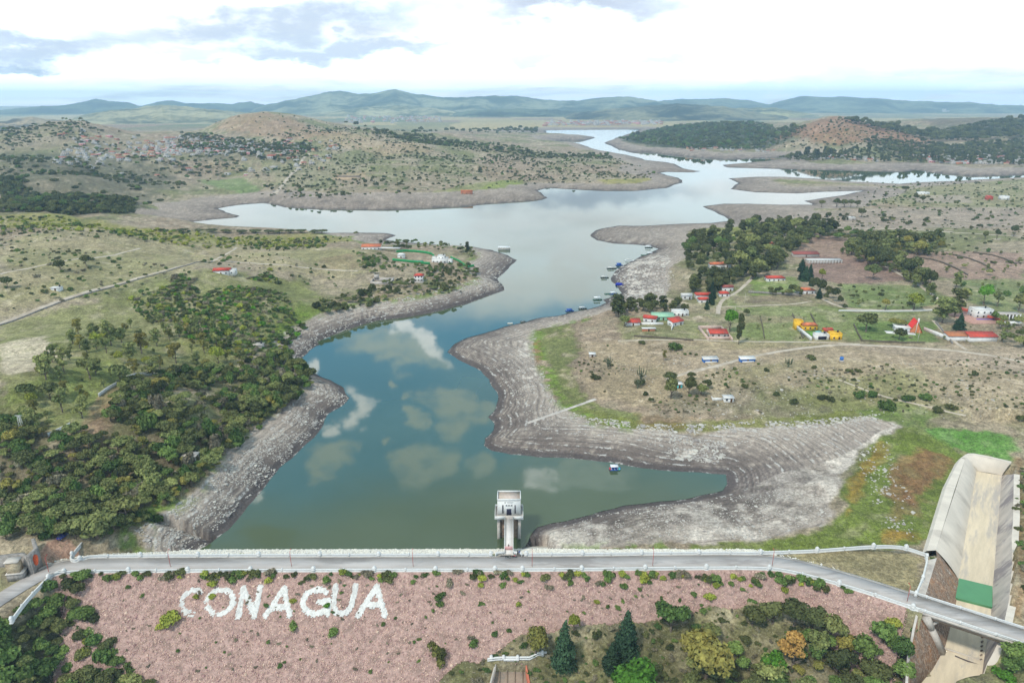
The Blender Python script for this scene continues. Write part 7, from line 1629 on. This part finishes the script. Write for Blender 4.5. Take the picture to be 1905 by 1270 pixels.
M_bb = mat('blue_paint', s2l((44,86,160)), .5, .1, 1); M_gb = mat('dark_green_paint', s2l((52,92,74)), .5, .1, 1); M_kb = mat('dark_hull', s2l((58,62,60)), .6, .15, 1); M_wb = mat('white_boat_paint', (.76,.77,.78), .5, .06, 1); M_rb = mat('red_paint', s2l((190,60,56)), .5, .1, 1); M_ub = mat('ultramarine_tarp', s2l((30,50,170)), .6, .1, 1)
r_ = boat('white roofed launch with blue hull and red stern near the muddy inlet', 1144, 873, 5.2, 2.4, M_bb, M_wb, .05, bow=M_teal); part_box(r_, 'stern_box', (-2.3, 0, .2), (.6, 2.0, .5), M_rb)
boat('blue covered boat, nearest of the moored row', 1060, 579, 7, 2.6, M_bb, M_bb, .2, closed=True)
boat('pale open boat with frame roof right of the blue one', 1084, 575, 7, 2.4, M_kb, M_tin, .2)
boat('white roofed boat with green hull beside the mud tongue', 1112, 558, 8, 3.2, M_gb, M_wb, .15, h=2.6)
boat('white and blue boat tucked against the mud tongue', 1141, 547, 7, 2.6, M_bb, M_wb, .3)
boat('low dark green skiff left of the white and blue boat', 1131, 547, 6, 1.8, M_gb, None, .1)
boat('dark hulled boat floating off the bend', 1125, 517, 8, 2.8, M_kb, M_tin, .05)
boat('ultramarine tarp covered boat pulled up on the mud', 1153, 530, 8, 3.6, M_ub, M_ub, -.1, on_land=True, closed=True, h=1.4)
boat('pale grey roofed boat off the shore bend', 1138, 500, 10, 3.2, M_kb, M_tin, .1)
boat('bright blue box-roofed boat right of the pale grey one', 1152, 494, 7.5, 3.4, M_bb, M_bb, .05, closed=True, h=2.4)
boat('long pale slim boat above the blue one', 1171, 485, 10, 2.4, M_wb, M_tin, -.2)
boat('small open skiff left of the upper pair', 1198, 475, 7, 1.8, M_gb, None, -.1)
boat('white and green roofed boat of the upper pair', 1210, 472, 8, 3, M_gb, M_wb, -.1)
boat('dark boat at the right of the upper pair', 1219, 470, 6, 2.8, M_kb, M_kb, .2)
boat('white roofed boat with dark hull at the top of the inlet', 1207, 461, 9, 3.4, M_kb, M_wb, 0, h=2.6)
boat('small dark raft near the shore tongue left of the blue boat', 973, 599, 4, 2.2, M_kb, None, .2); boat('tiny pale skiff near the shore, left of the dark raft', 949, 602, 4, 1.4, M_tin, None, .1)
g = G(938, 464); fd = empty('floating_dock', 'long pale floating dock with frame off the peninsula tip', 'dock', (g[0], g[1], 0)); part_box(fd, 'deck', (0, 0, -.1), (14, 5, .5), M_tin); part_box(fd, 'side', (0, -2.5, .4), (14, .15, 1.6), M_gry); part_box(fd, 'roof', (0, 0, 3.2), (14, 5, .2), M_wb)
for k in range(6):
    for y_ in (-2.4, 2.4): part_box(fd, 'post', (-6.8 + k * 2.72, y_, .4), (.15, .15, 2.8), M_wb)

# ------------------------------------------------------------------ vehicles and people
def car(label, x, y, z, rz, paint):
    r_ = empty('car', label, 'car', (x, y, z), rz)
    prof = [(-2.05, .3), (-2.1, .75), (-1.95, .95), (-1.35, 1.0), (-.85, 1.42), (.55, 1.45), (1.15, 1.0), (1.95, .85), (2.08, .6), (2.05, .3)]
    b_ = MB(); n = len(prof); vs = [(x_, -.82 + (.12 if z_ > 1.1 else 0), z_) for x_, z_ in prof] + [(x_, .82 - (.12 if z_ > 1.1 else 0), z_) for x_, z_ in prof]
    b_.add(vs, [(k, (k + 1) % n, n + (k + 1) % n, n + k) for k in range(n)] + [tuple(range(n))[::-1], tuple(range(n, 2 * n))]); b_.build('body', paint, r_)
    b_ = MB()
    b_.add([(1.12, -.62, 1.05), (1.12, .62, 1.05), (.62, .58, 1.43), (.62, -.58, 1.43)], [(0, 1, 2, 3)]); b_.v = [(a + .03, c_, e + .03) for a, c_, e in b_.v]; b_.build('windscreen', M_glass, r_)
    b_ = MB(); b_.add([(-1.36, -.62, 1.04), (-1.36, .62, 1.04), (-.9, .58, 1.41), (-.9, -.58, 1.41)], [(3, 2, 1, 0)]); b_.v = [(a - .03, c_, e + .03) for a, c_, e in b_.v]; b_.build('rear_window', M_glass, r_)
    for sg in (-1, 1):
        b_ = MB(); b_.box((-.1, sg * .77, 1.04), (1.5, .04, .32)); b_.build('side_window', M_glass, r_)
        for wx in (-1.3, 1.3):
            b_ = MB(); b_.cyl((wx, sg * .68, .31), (wx, sg * .88, .31), .31, n=14); wo2 = b_.build('wheel', mat('tyre', (.02,.02,.02), .9, .1), r_); b_ = MB(); b_.cyl((wx, sg * .86, .31), (wx, sg * .9, .31), .17, n=10); b_.build('rim', M_tin, wo2)
        part_box(r_, 'headlight', (2.05, sg * .6, .62), (.08, .3, .14), M_wb); part_box(r_, 'tail_light', (-2.1, sg * .6, .7), (.08, .25, .14), M_rb)
    return r_
q = P(116, 1020, 9.85); car('dark blue car parked on the dirt by the trees at the left end', q[0], q[1] + 1.6, float(hgt(q[0], q[1] + 1.6)[0]) + .03, 1.35, mat('dark_blue_paint', s2l((30,44,110)), .3, .05, 1, spec=.6))
def motorcycle(label, x, y, z, rz, paint):
    r_ = empty('motorcycle', label, 'motorcycle', (x, y, z), rz); ty = mat('tyre', (.02,.02,.02))
    for wx in (-.68, .68):
        b_ = MB(); n = 16
        for k in range(n):
            a = 2 * math.pi * k / n; c_ = 2 * math.pi * (k + 1) / n; b_.cyl((wx + .27 * math.cos(a), 0, .32 + .27 * math.sin(a)), (wx + .27 * math.cos(c_), 0, .32 + .27 * math.sin(c_)), .055, n=5)
        wo2 = b_.build('wheel', ty, r_); b_ = MB(); b_.cyl((wx, -.04, .32), (wx, .04, .32), .09, n=8); b_.build('hub', M_tin, wo2)
    b_ = MB(); b_.cyl((.68, 0, .32), (.42, 0, 1.0), .045, n=6); b_.build('fork', M_tin, r_)
    b_ = MB(); b_.cyl((.42, -.36, 1.05), (.42, .36, 1.05), .03, n=6); b_.build('handlebar', ty, r_)
    b_ = MB(); b_.ball((.12, 0, .82), .24, sc=(1.3, .7, .7)); b_.build('tank', paint, r_); b_ = MB(); b_.box((-.42, 0, .74), (.75, .26, .12)); b_.build('seat', ty, r_)
    b_ = MB(); b_.box((.0, 0, .3), (.45, .3, .35)); b_.cyl((-.1, .14, .3), (-.85, .18, .38), .05, n=6); b_.build('engine', M_kb, r_); b_ = MB(); b_.box((-.72, 0, .62), (.45, .16, .1)); b_.box((.7, 0, .66), (.4, .14, .05)); b_.build('mudguard', paint, r_)
    return r_
q = P(956.5, 1037, 10); motorcycle('red motorcycle parked in front of the footbridge entrance', q[0], q[1], 10.08, .1, M_rb)
q = P(945, 1038, 10); motorcycle('black motorcycle parked left of the red one', q[0], q[1], 10.08, -.1, M_kb)
def person(label, x, y, z, rz, shirt, trousers, s=1.0, arms=0.15):
    r_ = empty('person', label, 'person', (x, y, z), rz)
    import bmesh
    J = [((0, 0, .95), .13), ((0, 0, 1.15), .13), ((0, 0, 1.38), .14), ((0, 0, 1.50), .065), ((0, 0, 1.60), .09), ((0, .01, 1.70), .10),
         ((-.10, 0, .90), .09), ((-.11, .02, .50), .062), ((-.11, 0, .09), .045), ((-.11, -.13, .04), .04), ((.10, 0, .90), .09), ((.12, .02, .50), .062), ((.12, 0, .09), .045), ((.12, -.13, .04), .04),
         ((-.19, 0, 1.42), .06), ((-.24 - arms * .2, .02, 1.14), .045), ((-.25 - arms * .3, -.06, .88), .032), ((-.25 - arms * .3, -.08, .80), .028), ((.19, 0, 1.42), .06), ((.24 + arms * .2, .02, 1.14), .045), ((.25 + arms * .3, -.06, .88), .032), ((.25 + arms * .3, -.08, .80), .028)]
    E = [(0, 1), (1, 2), (2, 3), (3, 4), (4, 5), (0, 6), (6, 7), (7, 8), (8, 9), (0, 10), (10, 11), (11, 12), (12, 13), (2, 14), (14, 15), (15, 16), (16, 17), (2, 18), (18, 19), (19, 20), (20, 21)]
    me = bpy.data.meshes.new('body'); me.from_pydata([j[0] for j in J], E, []); me.materials.append(mat('skin', s2l((150,104,80)), .7, .05)); me.materials.append(shirt); me.materials.append(trousers)
    o = link('body', me, r_); sk = o.modifiers.new('skin', 'SKIN'); sk.use_smooth_shade = True
    for v_, (_, rd_) in zip(me.skin_vertices[0].data, J): v_.radius = (rd_, rd_)
    me.skin_vertices[0].data[0].use_root = True
    ss_ = o.modifiers.new('sub', 'SUBSURF'); ss_.levels = ss_.render_levels = 1
    def cloth(nm, m, rows):
        b_ = MB(); vs = []; n = 10
        for (cx_, cy_, cz_, rx_, ry_) in rows: vs += [(cx_ + rx_ * math.cos(2 * math.pi * k / n), cy_ + ry_ * math.sin(2 * math.pi * k / n), cz_) for k in range(n)]
        b_.add(vs, [(a * n + k, a * n + (k + 1) % n, (a + 1) * n + (k + 1) % n, (a + 1) * n + k) for a in range(len(rows) - 1) for k in range(n)]); return b_.build(nm, m, r_, True)
    cloth('shirt', shirt, [(0, 0, .90, .19, .14), (0, 0, 1.1, .18, .14), (0, 0, 1.35, .21, .14), (0, 0, 1.46, .17, .11), (0, 0, 1.50, .07, .07)])
    for sg in (-1, 1):
        cloth('trouser_leg', trousers, [(sg * .09, 0, .98, .11, .12), (sg * .11, .01, .6, .095, .10), (sg * .115, 0, .12, .07, .08)]); cloth('sleeve', shirt, [(sg * .18, 0, 1.47, .05, .06), (sg * .22, .01, 1.3, .075, .075), (sg * .245, .02, 1.16, .065, .065)])
    b_ = MB(); b_.ball((0, .02, 1.73), .108, n=10, k=6, sc=(1, 1.02, .9)); b_.build('hair', M_dark, r_)
    return r_
q = P(963, 1031, 10); person('person in dark clothes standing left of another beside the footbridge entrance', q[0], q[1], 10.02, 2.6, M_kb, M_dark)
q = P(966.5, 1031, 10); person('person in dark blue standing right of another beside the footbridge entrance', q[0], q[1], 10.02, 3.4, M_bb, M_kb)
person('person in grey standing at the gate on the footbridge', -1.2, 226 - 20.6, 9.96, 0, M_kb, M_gry)

# ------------------------------------------------------------------ villages
VH = []
V_w = mat('weathered_wall', (.46,.44,.41), .9, .15, .3); V_r = mat('faded_roof', s2l((160,98,84)), .9, .2, .3)
for k, (wm_, rm_, rt) in enumerate([(V_w, V_w, 'flat'), (V_w, V_r, 'gable'), (mat('tan_wall', s2l((200,176,146))), V_r, 'gable'), (M_gry, V_w, 'flat'), (M_brick, M_conc, 'flat'), (V_w, M_gry, 'flat'), (mat('pink_wall', s2l((204,140,140)), .8, .1, .5), M_wht, 'flat')]):
    b_ = MB(); b_.box((0, 0, -2), (10, 8, 5.5), m=0)
    if k in (0, 3): b_.box((-2, 1, 3.5), (5, 5, 3), m=0); b_.box((-2, 1, 6.5), (5.3, 5.3, .3), m=1)
    if rt == 'flat': b_.box((0, 0, 3.5), (10.3, 8.3, .35), m=1)
    else: b_.add([(-5.4, -4.4, 3.5), (5.4, -4.4, 3.5), (5.4, 4.4, 3.5), (-5.4, 4.4, 3.5), (-5.4, 0, 5.4), (5.4, 0, 5.4)], [(0, 1, 5, 4), (2, 3, 4, 5), (1, 2, 5), (3, 0, 4)], 1)
    for x_ in (-3, 0, 3): b_.box((x_, -4.03, .8), (1.3, .1, 1.4), m=2)
    b_.box((5.03, 0, .8), (.1, 1.3, 1.4), m=2)
    VH.append(b_.mesh('village_house', [wm_, rm_, M_glass]))
vc = ['white flat roofed', 'white red-roofed', 'tan orange-roofed', 'grey two-level', 'raw brick', 'white tin-roofed', 'pinkish']
vcount = [0]; VX = {}
def village(px_poly, n, mind, where, group, s=(.8, 1.3), seed=1, limit=999):
    pts = scatter_pts(px_poly, n, mind, seed=seed); pts.sort(key=lambda p: math.hypot(p[0], p[1]))
    xs = sorted(to_px(*p)[0] for p in pts); ys = sorted(to_px(*p)[1] for p in pts)
    for i, (x, y, z) in enumerate(pts):
        if SDat(x, y) < 12: continue
        k = random.choice([0, 0, 0, 1, 2, 3, 3, 4, 5, 5, 6]); sc = random.uniform(*s)
        if vcount[0] >= 285 or i >= limit: VX.setdefault(k, []).append((x, y, z, sc)); continue
        vcount[0] += 1; px, py, _ = to_px(x, y, z); o = link('village_house', VH[k], None, (x, y, z)); o.scale = (sc, sc, sc * random.uniform(.8, 1.1)); o.rotation_euler = (0, 0, random.uniform(-.5, .5))
        a = ('far left', 'left', 'middle', 'right', 'far right')[min(4, int(5 * xs.index(px) / len(xs)))]; c_ = ('top', 'upper', 'middle', 'lower', 'bottom')[min(4, int(5 * ys.index(py) / len(ys)))]
        tag(o, '%s house, %s, %s %s' % (vc[k], where, c_, a), 'house', group)
village([(330,256),(470,262),(560,278),(560,296),(430,294),(300,288),(280,268)], 170, 13, 'hillside village left of the terraced hill', 'houses of the hillside village', seed=2)
village([(140,252),(330,262),(340,290),(250,296),(120,280)], 60, 20, 'scattered hamlet on the far left slope', 'houses of the far left hamlet', seed=3, s=(.8, 1.2))
village([(100,248),(330,255),(640,262),(640,320),(330,330),(100,320)], 120, 14, 'scattered far left hill farms', 'scattered houses of the far left hills', seed=12, s=(.8, 1.3), limit=70)
village([(1700,292),(1880,290),(1910,298),(1900,306),(1780,306),(1700,300)], 190, 10, 'lakeside town at the right', 'houses of the lakeside town', seed=4, s=(.9, 1.5))
village([(1500,292),(1620,296),(1640,302),(1500,300)], 34, 14, 'group among trees by the far water', 'houses among trees by the far water', seed=5)
village([(1280,275),(1440,278),(1440,284),(1280,282)], 26, 16, 'wooded far shore of the headland', 'houses on the wooded far shore', seed=6)
village([(640,214),(820,214),(820,230),(640,230)], 160, 40, 'distant town under the mountains', 'houses of the distant town', seed=7, s=(1.6, 3), limit=0)
village([(1010,228),(1230,226),(1230,232),(1010,235)], 120, 40, 'distant town beyond the water', 'houses of the distant town beyond the water', seed=8, s=(1.8, 3.2), limit=0)
village([(1520,190),(1905,197),(1905,212),(1600,212)], 260, 120, 'hazy city', 'hazy city', seed=9, s=(5, 10), limit=0)
for k, L in VX.items():
    A_ = np.array(L); src = next((o for o in COL.objects if o.data == VH[k]), None)
    if src is None: continue
    o = gn_scatter('distant_houses', src, A_[:, :3], A_[:, 3], np.stack([np.zeros(len(A_)), np.zeros(len(A_)), rng.uniform(-.5, .5, len(A_))], 1)); o['label'] = 'tiny houses of distant towns'

# ------------------------------------------------------------------ loose stones on the shores
rs_ = link('boulder', rock_mesh('boulder', seed=21, m=M_st_grey), None, G(420, 900)); rs_.scale = (1.1, 1.0, .8); tag(rs_, 'pale boulder on the stony left shore, larger than the stones around it', 'boulder')
def stones(px_poly, n, s, seed, zoff=0):
    r2 = np.random.default_rng(seed); pl = GP(px_poly); xs = [p[0] for p in pl]; ys = [p[1] for p in pl]
    x = r2.uniform(min(xs), max(xs), n * 5); y = r2.uniform(min(ys), max(ys), n * 5); k = inpoly(x, y, pl) & (fbm(x, y, 7, 2, seed) > .42); x, y = x[k][:n], y[k][:n]
    return np.stack([x, y, hgt(x, y)], 1), r2.uniform(*s, len(x)) * (1 + 1.2 * (r2.random(len(x)) < .05))
SP_ = [stones([(280,1022),(250,985),(350,925),(440,850),(530,780),(590,720),(640,725),(648,742),(600,790),(520,870),(380,1016)], 2600, (.16, .5), 5),
       stones([(530,655),(560,610),(640,575),(760,550),(880,520),(935,500),(935,535),(860,565),(700,597),(590,636),(560,680)], 2600, (.25, .75), 6),
       stones([(1245,808),(1345,818),(1370,840),(1330,862),(1240,850)], 400, (.3, .8), 7), stones([(985,630),(1010,690),(1040,760),(1200,805),(1640,780),(1560,820),(1200,830),(1000,800),(930,700),(940,640)], 2600, (.15, .45), 8),
       stones([(985,1020),(1100,960),(1300,930),(1500,900),(1550,960),(1400,1005)], 1500, (.12, .4), 9), stones([(1060,775),(1240,790),(1640,770),(1640,780),(1400,802),(1240,806),(1100,795)], 700, (.3, .8), 10), stones([(1590,840),(1650,820),(1700,930),(1700,1000),(1640,980)], 220, (.2, .6), 11),
       stones([(1100,660),(1905,680),(1905,780),(1300,780)], 900, (.15, .5), 12), stones([(1170,560),(1140,500),(1240,470),(1255,520),(1220,560)], 700, (.4, 1.2), 13)]
pt = np.concatenate([a for a, _ in SP_]); sc_ = np.concatenate([s for _, s in SP_])
o = gn_scatter('shore_stones', rs_, pt, np.stack([sc_, sc_, sc_ * .6], 1), np.stack([np.zeros(len(sc_)), np.zeros(len(sc_)), rng.uniform(0, 6.28, len(sc_))], 1)); o['label'] = 'loose pale stones strewn over the exposed shores'
# ------------------------------------------------------------------ put the plants in the ground
build_plants()
for (k, vi), L in EXTRA.items():
    src = next(o for o in COL.objects if o.data == TREE[k][vi][0]) if any(o.data == TREE[k][vi][0] for o in COL.objects) else None
    if src is None:
        x, y, z, ra, sz_ = L.pop(0); src = link('shrub' if k.startswith('bush') else 'broadleaf_tree', TREE[k][vi][0], None, (x, y, z)); src.scale = (ra, ra, sz_); tag(src, 'small %s plant far out on the hills' % ADJ[k], 'shrub', 'far plants')
    if not L: continue
    A_ = np.array(L); n = len(A_)
    o = gn_scatter('distant_scrub' if k.startswith('bush') else 'distant_trees', src, A_[:, :3], np.stack([A_[:, 3], A_[:, 3], A_[:, 4]], 1), np.stack([np.zeros(n), np.zeros(n), rng.uniform(0, 6.28, n)], 1))
    o['label'] = 'mass of further plants, most of them far off on the hills'
